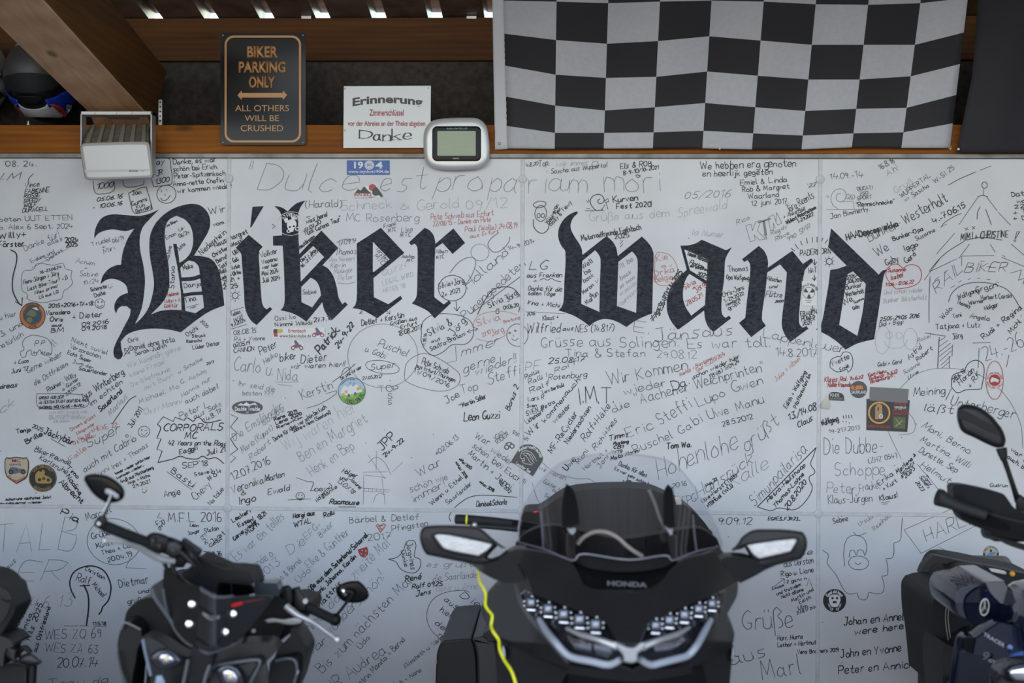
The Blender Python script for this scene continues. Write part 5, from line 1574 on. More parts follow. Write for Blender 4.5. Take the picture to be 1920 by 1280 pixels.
t = sticker('oval_sticker', 'dark grey oval sticker lettered Double Trouble with snowy peaks', [circ(463.7, 763.5, 28.8, 12.4, 48)], grys)
layer(t, 'peaks', [[(445,760),(449,757),(452,755.5),(456,758),(462,753.5),(468,758),(473,756),(478,754.5),(483,760),(475,758.5),(466,761),(455,760)]], wht, 1)
pens(t, 'lettering', wht, ('t', 441, 769.5, 462, 769, 7, 1.5, 'Double'), ('t', 465, 769, 487, 769.5, 7, 1.5, 'Trouble'))
layer(t, 'small_square', [rrect(460.5, 771, 466.5, 775, .4)], C('pale grey', .25, .26, .27), 1)

t = sticker('round_sticker', 'tiny white round sticker alone below the underlined name', [circ(535, 747, 4.7)], wht)
pens(t, 'lettering', C('mid grey', .2, .2, .2), ('t', 532.6, 748.5, 537.4, 748, 3.4, .7, 'TC'))

t = sticker('shield_sticker', 'cream shield sticker lettered MC with a motorcycle at the left edge', [catmull([(9,862),(12,857),(18,858),(30,856),(44,858),(50,857),(54,866),(53,885),(49,896),(40,902),(31,907),(22,901),(13,894),(9,882)], True, 4, 50)], blk)
layer(t, 'field', [catmull([(10.5,862),(13,859),(18,860),(30,858),(44,860),(49.5,859),(52.3,866),(51.5,884),(47.5,894.5),(39.5,900),(31,905),(22.5,899.5),(14.5,893),(10.6,882)], True, 4, 50)], bei, 1)
print_text('lettering', 'MC', 22.5, 38.5, 860, 866.5, YS - .0012, red, t, .02)
layer(t, 'name_bar', [rrect(16, 868, 41, 873.5, 2.5)], C('pale grey', .5, .5, .48), 2)
pens(t, 'name', blk, ('t', 18, 872.3, 39, 872.3, 3.4, .8, 'GUMMIS'), k=3)
layer(t, 'motorcycle', [catmull([(16,882),(20,876),(28,876),(36,878),(46,880),(49,886),(43,888),(36,886),(28,888),(20,887)], True, 4, 70)], C('pale slate', .12, .15, .19), 2)
for a, b in ((20.5, 884.5), (43.5, 884.5)): layer(t, 'wheel', [circ(a, b, 4.4), circ(a, b, 2.2)], blk, 3)
layer(t, 'tank', [[(28,879),(34,879),(33,883),(29,883)]], red, 3)
pens(t, 'motto', red, ('a', 31, 882, 20.5, 215, 325, 5, 1.0, 'Riesmaschiens'), k=3)

t = sticker('round_sticker', 'round black sticker with golden motorcycle beside the cream shield', [circ(80, 896, 26, 25.7)], blk)
pens(t, 'lettering', gold, ('a', 80, 896, 19.5, 145, 35, 4.6, .9, 'GOLDBANER'), ('a', 80, 896, 23.8, 225, 315, 4.6, .9, 'GERMANY'), ('c', .5, (80, 896, 24.6, 24.4)))
layer(t, 'motorcycle', [catmull([(67,888),(72,882),(77,885),(80,880),(84,884),(83,890),(92,894),(97,899),(95,905),(86,906),(76,906),(68,904),(66,896)], True, 4, 70), circ(90.5, 899.5, 3), circ(74, 899, 3.2)], gold, 1)
layer(t, 'engine', [circ(82, 897, 3.2)], C('dark gold', .12, .07, .02), 2)

t = sticker('fan_sticker', 'black fan shaped sticker with white lion head above the windscreen', [catmull([(958,865),(970,846),(977,836.5),(986,833),(998,834),(1010,842),(1016.5,854),(1017.5,862),(1010,875),(999,892.5)], True, 5, 50)], grys)
pens(t, 'lettering', wht, ('a', 991, 862, 22, 138, 12, 6, 1.2, 'Motorradfreunde'), ('t', 967, 869.5, 993, 886.5, 5.5, 1.1, 'Laacher See'))
pens(t, 'lion', wht, *[('l', .9, q) for q in ([(977,851),(980,846),(988,845),(996,848),(1002,856),(1006,864)], [(980,850),(986,849),(992,853),(996,860),(1002,868)], [(977,851),(975,857),(979,860),(983,858),(984,862),(979,865),(984,869),(992,870),(998,872)], [(986,855),(990,859),(993,865),(999,870)], [(982,852),(985,854),(988,853)], [(988,849),(996,853),(1001,862)], [(978,863),(984,864)])])

t = sticker('square_sticker', 'white square sticker with FEMALE BIKERS propeller emblem between letters n and d', [rrect(1503.5, 527, 1531.5, 573, .5)], wht)
pens(t, 'lettering', blk, ('a', 1517, 548, 13, 165, 15, 4.4, 1.0, 'FEMALE-BIKERS'), ('c', .9, (1516.5, 549, 11.2, 10.5)), ('t', 1510, 563.5, 1522, 563.5, 1.6, .5, 'frauen'), ('t', 1513, 567, 1520, 567, 1.6, .5, 'bike'))
for a0 in (150, 30, 270): layer(t, 'blade', [[(1517, 549), (1517 + 10 * math.cos(rad(a0 - 24)), 549 - 10 * math.sin(rad(a0 - 24))), (1517 + 10.4 * math.cos(rad(a0)), 549 - 10.4 * math.sin(rad(a0))), (1517 + 10 * math.cos(rad(a0 + 22)), 549 - 10 * math.sin(rad(a0 + 22)))]], blk, 1)
layer(t, 'hub', [circ(1517, 549, 3), circ(1517, 549, 1.2)], wht, 3)

t = sticker('round_sticker', 'round black sticker with orange rider lettered SAUERLAND', [circ(1610, 730, 16)], grys)
layer(t, 'rider', [catmull([(1596,725),(1599,722),(1603,727),(1606,723),(1612,722),(1618,724),(1617,727),(1620,729),(1612,729.5),(1604,731),(1597,730)], True, 4, 70), circ(1602.5, 727, 2)], C('bright orange', .62, .20, .02), 1)
print_text('lettering', 'SAUERLAND', 1596.5, 1624.5, 732, 737.8, YS - .0008, wht, t, .012)

t = sticker('torn_sticker', 'black sticker remnant lettered TO.DE with curling white corner', [catmull([(1554,750),(1554.5,737),(1560,735),(1572,735.3),(1579,738),(1582,742),(1583,751),(1570,750.5)], True, 4, 50)], blk)
print_text('lettering', 'TO.DE', 1555, 1573.5, 737.5, 743.5, YS - .0008, wht, t, .015)
print_text('small_lettering', 'UND MOTORRAD', 1555, 1581, 745.5, 749, YS - .0008, C('pale grey', .4, .4, .4), t, .0)
shell('curled_corner', [(1554,738),(1553,746),(1556,757),(1554,767),(1547,765),(1539.5,763),(1541,756),(1547,746)], lambda a, b: -.004 - .016 * max(0, (b - 740) / 26) * (0.3 + .7 * max(0, (1556 - a) / 14)), .0006, C('sticker back', .62, .60, .50), t, 4, bev=0)

t = sticker('advertising_flyer', 'black advertising flyer with wooden tower in a glowing ring at the right', [[(1625,747.5),(1706,750),(1701,809.5),(1624.5,806)]], blk, 'flyer', .001)
layer(t, 'ring', [circ(1648.5, 773.5, 20.8), circ(1648.5, 773.5, 18.2)], yel, 1); layer(t, 'ring_glow', [circ(1648.5, 773.5, 18.2), circ(1648.5, 773.5, 17)], red, 1)
layer(t, 'tower', [[(1641,763),(1647,754),(1654,760),(1655,785),(1641,786)]], C('tower wood', .42, .25, .11), 1)
layer(t, 'tower_window', [rrect(1645.5, 763, 1648, 770, .4)], blk, 2); layer(t, 'animal', [circ(1652, 780, 3.6, 4.4), circ(1652, 780, 2, 2.6)], wht, 2)
layer(t, 'photo', [[(1675.5,780.5),(1698,782),(1697,804),(1674.5,802)]], C('flyer green', .09, .11, .03), 1)
pens(t, 'map_line', wht, ('l', .6, [(1679,799),(1686,793),(1692,788)]), ('l', .5, [(1680,786),(1688,796)]))
for i, (y, q) in enumerate(((756.5, red), (760, red), (763.5, wht), (766.5, wht), (769.5, red), (773, red), (776.5, red))): pens(t, 'text_line', q, ('t', 1677 - (i > 3) * 3, y + .3, 1699 + (i > 3) * 3, y + .9, 2.4, .7, ['PERSONLICHE', 'HIER', 'WOHLFUHLEN', 'VOM', 'HOF AM WALDE', 'ZU', 'GASTGEBER HAUS'][i]))
pens(t, 'caption', red, ('t', 1627, 800, 1669, 802, 3.2, .9, 'PERSONLICHE EINLADUNG'))
tp = plate('tape_strip', [[(1631.5,725),(1704,729),(1701.5,755.5),(1630.5,750.5)]], YS - .0022, .0006, C('grey tape', .15, .15, .155, .35)); tag(tp, 'wide strip of grey tape holding the black flyer on the wall', 'tape')

t = sticker('round_sticker', 'red and white round sticker MOTORRADFREUNDE beside the drawn heart at the right', [circ(1865, 712.5, 16.7)], wht)
pens(t, 'rim', red, ('c', 1, (1865, 712.5, 16.2)), ('a', 1865, 712.5, 12.3, 175, 5, 3.2, .7, 'MOTORRADFREUNDE'), ('a', 1865, 712.5, 15.6, 190, 350, 3.2, .7, 'MUNZELNER LAND e.V.'))
layer(t, 'field', [circ(1865, 712.5, 11)], red, 1)
layer(t, 'motorcycle', [catmull([(1857,712),(1860,707),(1867,709),(1873,712),(1872,717),(1865,715),(1858,717)], True, 4, 70)], wht, 2)

t = sticker('round_sticker', 'round black sticker Good old boys with bulldog on the lower right panel', [circ(1565, 1125.5, 21.7)], blk)
pens(t, 'lettering', wht, ('a', 1565, 1125.5, 14.2, 150, 30, 6, 1.5, 'Good old boys'))
layer(t, 'bulldog', [catmull([(1554,1122),(1557,1116),(1565,1114),(1573,1116),(1576,1123),(1574,1131),(1570,1137),(1560,1137),(1556,1131)], True, 4, 70), circ(1561, 1121, 2.2), circ(1569.5, 1121, 2.2), circ(1565, 1128.5, 4, 2.4)], wht, 1)
for a in (1559.5, 1570.5): layer(t, 'ring', [circ(a, 1141.5, 2.7), circ(a, 1141.5, 1.4)], wht, 2)
layer(t, 'piston', [[(1552,1130),(1556,1133),(1558,1139),(1554,1138)]], C('pale grey', .4, .4, .4), 2); layer(t, 'piston', [[(1578,1130),(1574,1133),(1572,1139),(1576,1138)]], C('pale grey', .4, .4, .4), 2)

t = sticker('round_sticker', 'round white rimmed black sticker with beige centre above the grab rail', [circ(1858, 1037.5, 16.8)], wht)
layer(t, 'black_ring', [circ(1858, 1037.5, 15), circ(1858, 1037.5, 11)], blk, 1); layer(t, 'centre', [circ(1858, 1037.5, 11)], bei, 1)
pens(t, 'lettering', wht, ('a', 1858, 1037.5, 11.8, 175, 5, 2.6, .55, 'MOTORRADFREUNDE'), ('a', 1858, 1037.5, 14.2, 200, 340, 2.6, .55, 'BIKERSTAMMTISCH'))
layer(t, 'motif', [catmull([(1850,1040),(1855,1036),(1861,1034),(1867,1034),(1866,1039),(1859,1041),(1851,1043)], True, 4, 70)], C('motif blue', .12, .28, .48), 2); layer(t, 'figure', [circ(1858, 1032, 2.2, 2.6)], blk, 2)

t = sticker('crest_sticker', 'small red and yellow crest sticker beside the slanting black lettering', [catmull([(670,1028),(687,1023),(690,1032),(689,1040),(682,1045),(675,1041)], True, 4, 60)], red)
layer(t, 'top_bar', [[(670,1027.5),(687,1022.6),(688,1024.5),(671,1029.6)]], wht, 1)
for q in ([(677,1031),(681,1030),(680,1034)], [(675,1036),(679,1037),(679,1041)], [(684,1030),(688,1031),(686,1036)], [(683,1040),(687,1038),(685,1042)]): layer(t, 'charge', [q], yel, 1)
layer(t, 'inner_shield', [circ(681.5, 1036, 2.8, 3.2)], blue, 2)

# ------------------------------------------------------------------ signs on the beam
YB = -0.022
t = thing('parking_sign', 'black tin sign BIKER PARKING ONLY with orange frame', 'sign', P(493, 272, YB))
shell('plate', rrect(413.5, 61.5, 573, 271.5, 5, 4), lambda a, b: YB - .0022 * math.sin((a - 413) / 160 * 3.14) * (1 if b > 0 else 1) + .0012 * math.sin(b * .045), .0012, mat('sign black', (.006, .006, .009), .2, spec=.18), t, 20, smooth=False, bev=.0008)
org = C('sign orange', .50, .23, .07, .3)
plate('frame_line', [rrect(421, 66.5, 564.5, 267, 17), rrect(425, 70.5, 560.5, 263, 14)], YB - .0042, .001, org, t, .0006)
for tx, x0, x1, ya, yb, bo in (('BIKER', 463, 521, 86.5, 108, .035), ('PARKING', 447.5, 535.5, 115, 136.5, .035), ('ONLY', 466.5, 515.5, 143, 165, .035), ('ALL OTHERS', 441, 542, 197, 208.5, .0), ('WILL BE', 459, 523, 216, 227, .0), ('CRUSHED', 451.5, 531, 234.5, 246, .0)):
    print_text('lettering', tx, x0, x1, ya, yb, YB - .0044, org, t, bo, .0006)
plate('arrow', [[(445,178.5),(453,169.5),(453.5,174),(530,174),(530.5,169.5),(538.5,178.5),(530.5,187.5),(530,183),(453.5,183),(453,187.5)]], YB - .0044, .0008, org, t, .0005)
for a, b in ((418, 66), (568, 66), (418, 267), (568, 267)): lathe('nail', P(a, b, YB - .001), (0, -1, 0), [(0, 0), (0, .003), (.002, .0025), (.003, 0)], M['steel'], t, 10)

t = thing('notice_board', 'white laminated notice Erinnerung about room keys leaning on the beam', 'sign', P(726, 278, YB))
plate('card', [[(644.5,161.5),(808,160.5),(807,277),(643.5,277.5)]], YB, .003, C('notice white', .66, .66, .65, .22), t, .0008)
print_text('heading', 'Erinnerung', 661, 792.5, 178, 198, YB - .0006, blk, t, .036, 0, 6)
for tx, x0, x1, ya, yb in (('Zimmerschlüssel', 692.5, 757, 205, 217), ('vor der Abreise an der Theke abgeben', 652, 797.5, 226.5, 239)): print_text('red_line', tx, x0, x1, ya, yb, YB - .0006, C('notice red', .33, .015, .04), t, .022)
V, Fc = [], []
for s, x0, x1, dy in (('D', 674, 697, 0), ('a', 701, 714, 4), ('n', 718, 732, 5), ('k', 735, 751, 3), ('e', 757, 772, 2)): pen_text(V, Fc, YB - .0006, x0, 259 + dy, x1, 259 + dy, 20 if s != 'D' else 15, 3.2, s, None, 0, 0.1)
for x0, x1, y0 in ((671, 682, 259), (673, 682, 245), (716, 723, 264), (727, 735, 264), (733, 741, 262), (745, 754, 262)): ribbon([(x0, y0), (x1, y0)], 1.2, V, Fc, YB - .0006)
link('thanks_line', mesh(V, Fc), blk, t)
for a, b in ((647, 244), (647, 166), (803, 165)): lathe('nail', P(a, b, YB), (0, -1, 0), [(0, 0), (0, .004), (.002, .003), (.003, 0)], M['steel'], t, 10)

# weather display
t = thing('weather_display', 'silver framed electronic weather display hanging on the beam', 'display', P(857, 318, -.055))
sil = mat('silver plastic', (0.56, 0.56, 0.55), 0.3, 0.25)
pill('housing', catmull([(797,300),(794,270),(796,245),(808,228),(830,222),(870,220.5),(897,222.5),(912,236),(917,260),(918.5,285),(915,302),(900,315),(878,318),(835,318.5),(810,314)], True, 3, 60), -.030, .026, .016, 11, sil, t, 5, 2, True)
pill('black_bezel', rrect(810.5, 236.5, 902, 302, 9), -.0465, .004, .002, 3, M['gloss'], t, 3, 1, False)
plate('screen', [rrect(820, 245.5, 892, 292, 2)], -.0492, .0008, mat('liquid crystal', (0.27, 0.33, 0.20), 0.3), t)
V, Fc = [], []
for q in ([(824, 275.5), (878, 275)], [(848.5, 278), (848.5, 288)], [(871, 278), (871, 288)]): ribbon(q, .6, V, Fc, -.0497)
pen_text(V, Fc, -.0497, 838, 242.5, 876, 242, 2.6, .5, 'RADIO CONTROLLED')
pen_text(V, Fc, -.0497, 849, 298, 860, 298, 3, .6, 'techno')
link('screen_marks', mesh(V, Fc), M['l'], t)

# loudspeaker in its bracket
t = thing('loudspeaker', 'dusty white loudspeaker in a metal bracket at the upper left', 'loudspeaker', P(219, 337, -.14))
dust = mat('dusty plastic', (0.13, 0.11, 0.085), 0.9, noise=0.35, nscale=30)
def lsp():
    f = [(151, 272), (279, 269), (285, 334), (158, 337)]
    # body: deep cabinet tapering back and up, with ribs on top
    V = []
    fr = [P(a, b, -.150) for a, b in ((153, 270), (279, 268), (284, 333), (160, 335))]
    bk = [P(a, b, -.012) for a, b in ((166, 236), (281, 235), (280, 285), (166, 285))]
    V = fr + bk
    Fc = [(3, 2, 1, 0), (4, 5, 6, 7), (0, 1, 5, 4), (1, 2, 6, 5), (2, 3, 7, 6), (3, 0, 4, 7)]
    o = link('cabinet', mesh(V, Fc), dust, t); bevel(o, .006, 2)
    for k in range(6):
        u = (k + .5) / 6
        a = fr[0].lerp(fr[1], u); b = bk[0].lerp(bk[1], u)
        a = a.lerp(b, .06); w = .0085
        n = Vector((0, -.12, .6)).normalized() * .006
        q = [a - Vector((w, 0, 0)), a + Vector((w, 0, 0)), b + Vector((w * .8, 0, 0)), b - Vector((w * .8, 0, 0))]
        o = link('rib', mesh(q + [p + n for p in q], [(0, 1, 2, 3), (7, 6, 5, 4), (0, 4, 5, 1), (1, 5, 6, 2), (2, 6, 7, 3), (3, 7, 4, 0)]), C('dusty rib', .21, .18, .145, .9), t); bevel(o, .002, 2)
lsp()
pill('front_frame', catmull([(150,279),(153,271),(160,268),(270,265),(278,267),(281,273),(287,328),(283,334),(166,337.5),(159,334)], True, 4, 45), -.156, .018, .006, 2.5, C('frame cream', .36, .34, .30, .5), t, 4, 1, False)
pill('grille', [(154,276),(159,273),(270,270),(276,273),(283,327),(279,330),(167,333.5),(162,330)], -.160, .004, .003, 3, M['white'], t, 4, 4)
plate('grille_strip', [[(158.6,318.5),(281.5,316.5),(282.1,321),(159.4,323)]], -.1636, .0006, C('strip grey', .52, .53, .52), t)
print_text('maker_name', 'BOSE', 242, 259, 318.8, 322, -.1642, blk, t, .02, 0, 0, .2)
plate('maker_tab', [rrect(264, 319, 271, 321.6, .4)], -.1642, .0004, C('tab teal', .25, .5, .45), t)
def strap(pts, w):
    V, Fc = [], []
    for x, y, Y in pts:
        p = P(x, y, Y); V += [p + Vector((-w[0], -w[1], -w[2])), p + Vector((w[0], w[1], w[2]))]
brk = mat('bracket steel', (0.42, 0.41, 0.39), 0.4, 0.5)
a, b = P(154, 210, -.085), P(288, 217, -.085)
box('bracket_top', a.x, b.x, -.105, -.055, b.z, a.z, brk, t, .002)
box('bracket_arm', a.x, a.x + .006, -.105, -.055, P(154, 285, -.085).z, a.z, brk, t, .002)
box('bracket_arm', b.x - .007, b.x, -.105, -.055, P(288, 322, -.085).z, a.z, brk, t, .002)
box('bracket_foot', a.x + .08, b.x - .08, -.06, -.004, b.z, b.z + .004, brk, t, .001)
for k in (.2, .5, .72): lathe('screw_head', (a.x + (b.x - a.x) * k, -.105, (a.z + b.z) / 2), (0, -1, 0), [(0, 0), (0, .004), (.002, .003), (.002, 0)], M['steel'], t, 10)

# ------------------------------------------------------------------ helmets on the ledge
def helmet(name, label, cx, cy, rx, ry, Yc, shellm, kind):
    c = P(cx, cy, Yc); s = (Yc - CAM.y) / F
    r = rx * s
    t = thing(name, label, 'helmet', (c.x, c.y, zb1))
    bot = zb1 - c.z
    bm = bmesh.new(); bmesh.ops.create_uvsphere(bm, u_segments=48, v_segments=28, radius=1.0)
    for v in bm.verts:
        x, y, z = v.co
        # chin bar juts forward and the shell narrows to the neck
        zz = z * ry * s
        k = 1.0 - 0.18 * max(0, -z) ** 2
        yy = y * 1.22 * r * (1 if y > 0 else 1.0)
        if z < 0 and y < 0: yy *= 1.0 + .10 * (-z)
        v.co = Vector((c.x + x * r * k, c.y + yy, c.z + max(zz, bot)))
    o = link('shell', fromb(bm), shellm, t, smooth=50)
    return t, c, r, s
def on_helmet(t, part, c, r, s, ry, loop, m, lift):
    """paint field or visor following the helmet's front: loop in units of the radius seen from the front"""
    lp = catmull(loop, True, 4, 60)
    v, f = fill_loops([lp])
    bm = bmesh.new(); bv = [bm.verts.new((a, b, 0)) for a, b in v]
    for x in f: bm.faces.new([bv[i] for i in x])
    for ax in (0, 1):
        q = -1.0
        while q < 1.0:
            no = (1, 0, 0) if ax == 0 else (0, 1, 0); co = (q, 0, 0) if ax == 0 else (0, q, 0)
            bmesh.ops.bisect_plane(bm, geom=bm.verts[:] + bm.edges[:] + bm.faces[:], plane_co=co, plane_no=no, dist=1e-5); q += .08
    for p in bm.verts:
        x, z = p.co.x, -p.co.y
        k = 1.0 - 0.18 * max(0, -z) ** 2
        xx = min(.985, abs(x) / k) * (1 if x > 0 else -1)
        y = -math.sqrt(max(0.0, 1 - xx * xx - min(.97, z * z)))
        yy = y * 1.22 * r
        if z < 0: yy *= 1.0 + .10 * (-z)
        p.co = Vector((c.x + x * r * (1 + lift / r), c.y + yy - lift, c.z + z * ry * s * (1 + lift / r)))
    bmesh.ops.recalc_face_normals(bm, faces=bm.faces)
    if sum(q.normal.y for q in bm.faces) > 0: bmesh.ops.reverse_faces(bm, faces=bm.faces)
    o = link(part, fromb(bm), m, t, smooth=60)
    md = o.modifiers.new('thick', 'SOLIDIFY'); md.thickness = .003; md.offset = 1
    return o
t, c, r, s = helmet('motorcycle_helmet', 'full face helmet with blue and white chin behind the timber rafter', 84, 150, 67, 79, .22, C('helmet black', .012, .012, .013, .2), 1)
on_helmet(t, 'visor', c, r, s, 79, [(-.93,-.50),(-.5,-.62),(0,-.65),(.5,-.62),(.93,-.50),(.97,-.10),(.80,.22),(0,.12),(-.80,.22),(-.97,-.10)], mat('dusty visor', (0.060, 0.054, 0.050), 0.4), .006)
on_helmet(t, 'visor_opening', c, r, s, 79, [(-.75,.08),(0,.05),(.75,.08),(.66,.32),(.35,.44),(0,.47),(-.35,.44),(-.66,.32)], C('helmet inside', .006, .006, .006, .7), .010)
on_helmet(t, 'chin_field', c, r, s, 79, [(-.80,.50),(-.62,.66),(-.45,.60),(-.3,.74),(0,.80),(.3,.74),(.45,.60),(.62,.66),(.80,.50),(.72,.72),(.45,.88),(0,.93),(-.45,.88),(-.72,.72)], C('helmet white', .55, .55, .56, .3), .004)
on_helmet(t, 'blue_flash', c, r, s, 79, [(-.88,.28),(-.60,.50),(-.36,.60),(-.40,.74),(-.52,.64),(-.60,.78),(-.72,.60),(-.84,.55)], C('helmet blue', .015, .05, .42, .25), .007)
on_helmet(t, 'blue_flash', c, r, s, 79, [(.88,.28),(.60,.50),(.36,.60),(.40,.74),(.52,.64),(.60,.78),(.72,.60),(.84,.55)], C('helmet blue', .015, .05, .42, .25), .007)
on_helmet(t, 'red_flash', c, r, s, 79, [(-.62,.66),(-.44,.66),(-.50,.74),(-.60,.86)], C('helmet red', .5, .06, .05, .3), .0085)
on_helmet(t, 'red_flash', c, r, s, 79, [(.62,.66),(.44,.66),(.50,.74),(.60,.86)], C('helmet red', .5, .06, .05, .3), .0085)
on_helmet(t, 'chin_vent', c, r, s, 79, [(-.35,.53),(.35,.53),(.24,.66),(-.24,.66)], M['black'], .010)
on_helmet(t, 'crown_marking', c, r, s, 79, [(-.55,-.72),(-.25,-.82),(-.32,-.64),(-.55,-.58)], C('helmet ivory', .40, .37, .25, .3), .005)
t, c, r, s = helmet('motorcycle_helmet', 'white full face helmet cut off by the left edge of the picture', -52, 142, 66, 80, .22, C('helmet ivory white', .52, .51, .48, .3), 2)
on_helmet(t, 'red_flash', c, r, s, 80, [(.55,-.70),(.80,-.55),(.93,-.25),(.80,-.30),(.60,-.52)], C('helmet red', .4, .03, .04, .3), .005)
on_helmet(t, 'visor', c, r, s, 80, [(-.9,-.3),(0,-.4),(.9,-.26),(.94,.1),(.7,.4),(0,.45),(-.7,.4),(-.94,.1)], mat('dark visor', (0.02, 0.02, 0.02), 0.2), .006)
on_helmet(t, 'visor_hinge', c, r, s, 80, [(.82,-.1),(.95,-.08),(.95,.12),(.85,.2)], C('helmet hinge', .5, .49, .45, .3), .010)
on_helmet(t, 'dark_stripe', c, r, s, 80, [(.55,.62),(.88,.40),(.92,.46),(.6,.70)], blk, .005)
bt = thing('ledge_bolt', 'small white capped bolt standing on the ledge below the blue helmet', 'bolt', P(53, 231, .03))
pb = P(53, 231, .03); lathe('shaft', (pb.x, .03, zb1), (0, 0, 1), [(0, 0), (0, .0055), (.010, .0055), (.010, 0)], M['white'], bt, 12); lathe('cap', (pb.x, .03, zb1 + .010), (0, 0, 1), [(0, 0), (0, .004), (.010, .004), (.012, 0)], M['steel'], bt, 12)

# ------------------------------------------------------------------ flags
def flagY(px, py):
    t = (280 - py) / 280.0
    return -.035 - .02 * t - .30 * t * t - .010 * math.sin(px * .035 + py * .012) * (0.4 + t)
def cloth(name, X, Yc, cols, rows, m, parent, sub=5, th=.0012):
    """woven field: X(u, v) -> pixel; squares as material slots"""
    nu, nv = cols * sub, rows * sub
    V = []; Fc = []; mi = []
    for j in range(nv + 1):
        for i in range(nu + 1):
            a, b = X(i / nu, j / nv); V.append(P(a, b, Yc(a, b)))
    for j in range(nv):
        for i in range(nu):
            k = j * (nu + 1) + i; Fc.append((k, k + nu + 1, k + nu + 2, k + 1)); mi.append((i // sub + j // sub) % len(m))
    me = mesh(V, Fc)
    o = link(name, me, m, parent, smooth=80)
    o.data.polygons.foreach_set('material_index', mi)
    md = o.modifiers.new('thick', 'SOLIDIFY'); md.thickness = th; md.offset = -1
    return o
fw = mat('flag white cloth', (0.46, 0.46, 0.48), 0.75, bump=0.35, bscale=7, noise=0.06, nscale=60); fb = mat('flag black cloth', (0.020, 0.0185, 0.020), 0.75, bump=0.35, bscale=7)
colx = lambda u, v: None
XT = [943.5,1043.5,1140.5,1237.5,1334,1432,1530,1628.5,1726,1814]       # column edges at the row line y ~ 3
XB = [951,1040,1132,1224,1317,1410,1503,1597,1690,1781]                 # column edges at the bottom
LFT = [-55, 4, 62, 121, 180, 235, 277]; 
ROW = [[-62,-60,-62,-63,-64,-64,-60,-60,-62,-68],[1,3,6,3,1,3,8,9,6,-4],[63,75,82,77,68,76,84,84,84,61],[123,140,146,144,134,142,149,149,143,120],[181,198,207,201,193,201,208,204,202,178],[236,249,249,248,245,250,254,250,248,231],[278,279,278.5,278,278,280,280,276,277,277]]
def flagX(u, v):
    f = u * 9; i = min(8, int(f)); t = f - i
    g = v * 6; j = min(5, int(g)); q = g - j
    def row(jj): return ROW[jj][i] * (1 - t) + ROW[jj][i + 1] * t - 0 * math.sin(math.pi * t)
    y = row(j) * (1 - q) + row(j + 1) * q
    w = max(-.25, min(1, (y - 3) / 275.0))
    x = (XT[i] * (1 - t) + XT[i + 1] * t) * (1 - w) + (XB[i] * (1 - t) + XB[i + 1] * t) * w
    return x, y
t = thing('checkered_flag', 'black and white checkered flag hanging below the roof', 'flag', P(1365, 280, -.04))
cloth('cloth', flagX, flagY, 9, 6, [fb, fw], t, 6)
def hem(u, v):
    g = v * 5; yy = -62 + v * 341
    w = max(0, (yy + 62) / 341.0)
    x0 = 922 + 6 * w; x1 = XT[0] + (XB[0] - XT[0]) * max(-.2, (yy - 3) / 275.0)
    if w > .9: x0 = 928
    return x0 + (x1 + .6 - x0) * u, yy + (1.5 - 1.5 * u)
cloth('hem', hem, flagY, 1, 6, [C('hem white', .58, .58, .59, .8)], t, 5, .002)
for a, b in ((936, 269), (1781, 276)): lathe('eyelet', P(a, b, flagY(a, b) - .0015), (0, -1, 0), [(0, .003), (0, .007), (.0015, .0065), (.0015, .003)], C('brass', .25, .16, .07, .35), t, 18)
for a in (1349.5, 1782): lathe('tack', P(a, 279, -.036), (0, -1, 0), [(0, 0), (0, .004), (.003, .003), (.004, 0)], M['steel'], t, 12)
t = thing('dark_flag', 'plain black flag hanging at the right edge below the roof', 'flag', P(1860, 285, -.04))
def dX(u, v):
    y = -65 + v * 351; L = [1835, 1833, 1829, 1822, 1808, 1793]
    g = v * 5; j = min(4, int(g)); q = g - j; q2 = q
    x0 = L[j] * (1 - q2) + L[j + 1] * q2
    return x0 + (2140 - x0) * u, y + (-3 if v > .98 and u > .5 else 0)
dfl = lambda a, b: -.045 - .24 * ((285 - b) / 285.0) ** 2 - .014 * math.sin(a * .05 + b * .01) * (1.2 - b / 330.0)
cloth('cloth', dX, dfl, 4, 6, [mat('dark flag cloth', (0.020, 0.0185, 0.022), 0.8, bump=0.4, bscale=7)], t, 6)
lathe('tack', P(1797, 279.5, -.048), (0, -1, 0), [(0, 0), (0, .005), (.003, .004), (.004, 0)], M['white'], t, 12)
# ------------------------------------------------------------------ motorcycles
def wheel(t, name, x, y, z, r, w, steer=0.0, spokes=5, rimm=None):
    """tyre with rim, hub and spokes; axle along x turned by steer"""
    ax = Vector((math.cos(rad(steer)), math.sin(rad(steer)), 0)); c = Vector((x, y, z))
    h = w / 2
    ty = lathe(name, c, ax, [(-h * .75, r * .72), (-h, r * .84), (-h * .8, r * .95), (-h * .35, r), (h * .35, r), (h * .8, r * .95), (h, r * .84), (h * .75, r * .72)], M['rubber'], t, 48)
    lathe('rim', c, ax, [(-h * .7, r * .60), (-h * .75, r * .73), (h * .75, r * .73), (h * .7, r * .60), (-h * .7, r * .60)], rimm or M['dgrey'], ty, 40)
    lathe('hub', c, ax, [(-h * .8, 0), (-h * .8, .045), (h * .8, .045), (h * .8, 0)], M['dgrey'], ty, 20)
    up = Vector((0, 0, 1)); fw = ax.cross(up)
    for k in range(spokes):
        a = 2 * math.pi * k / spokes; d = up * math.cos(a) + fw * math.sin(a)
        tube('spoke', [c + d * .035, c + d * r * .63], [.020, .014], rimm or M['dgrey'], ty, 8, False)
    for s in (-1, 1): lathe('brake_disc', c + ax * s * h * 1.05, ax, [(0, r * .30), (0, r * .50), (.005 * s, r * .50), (.005 * s, r * .30), (0, r * .30)], M['alu'], ty, 36)
    return ty
def rounded_box(name, x0, x1, y0, y1, z0, z1, m, t, b=.03, seg=4):
    return box(name, x0, x1, y0, y1, z0, z1, m, t, b, seg)
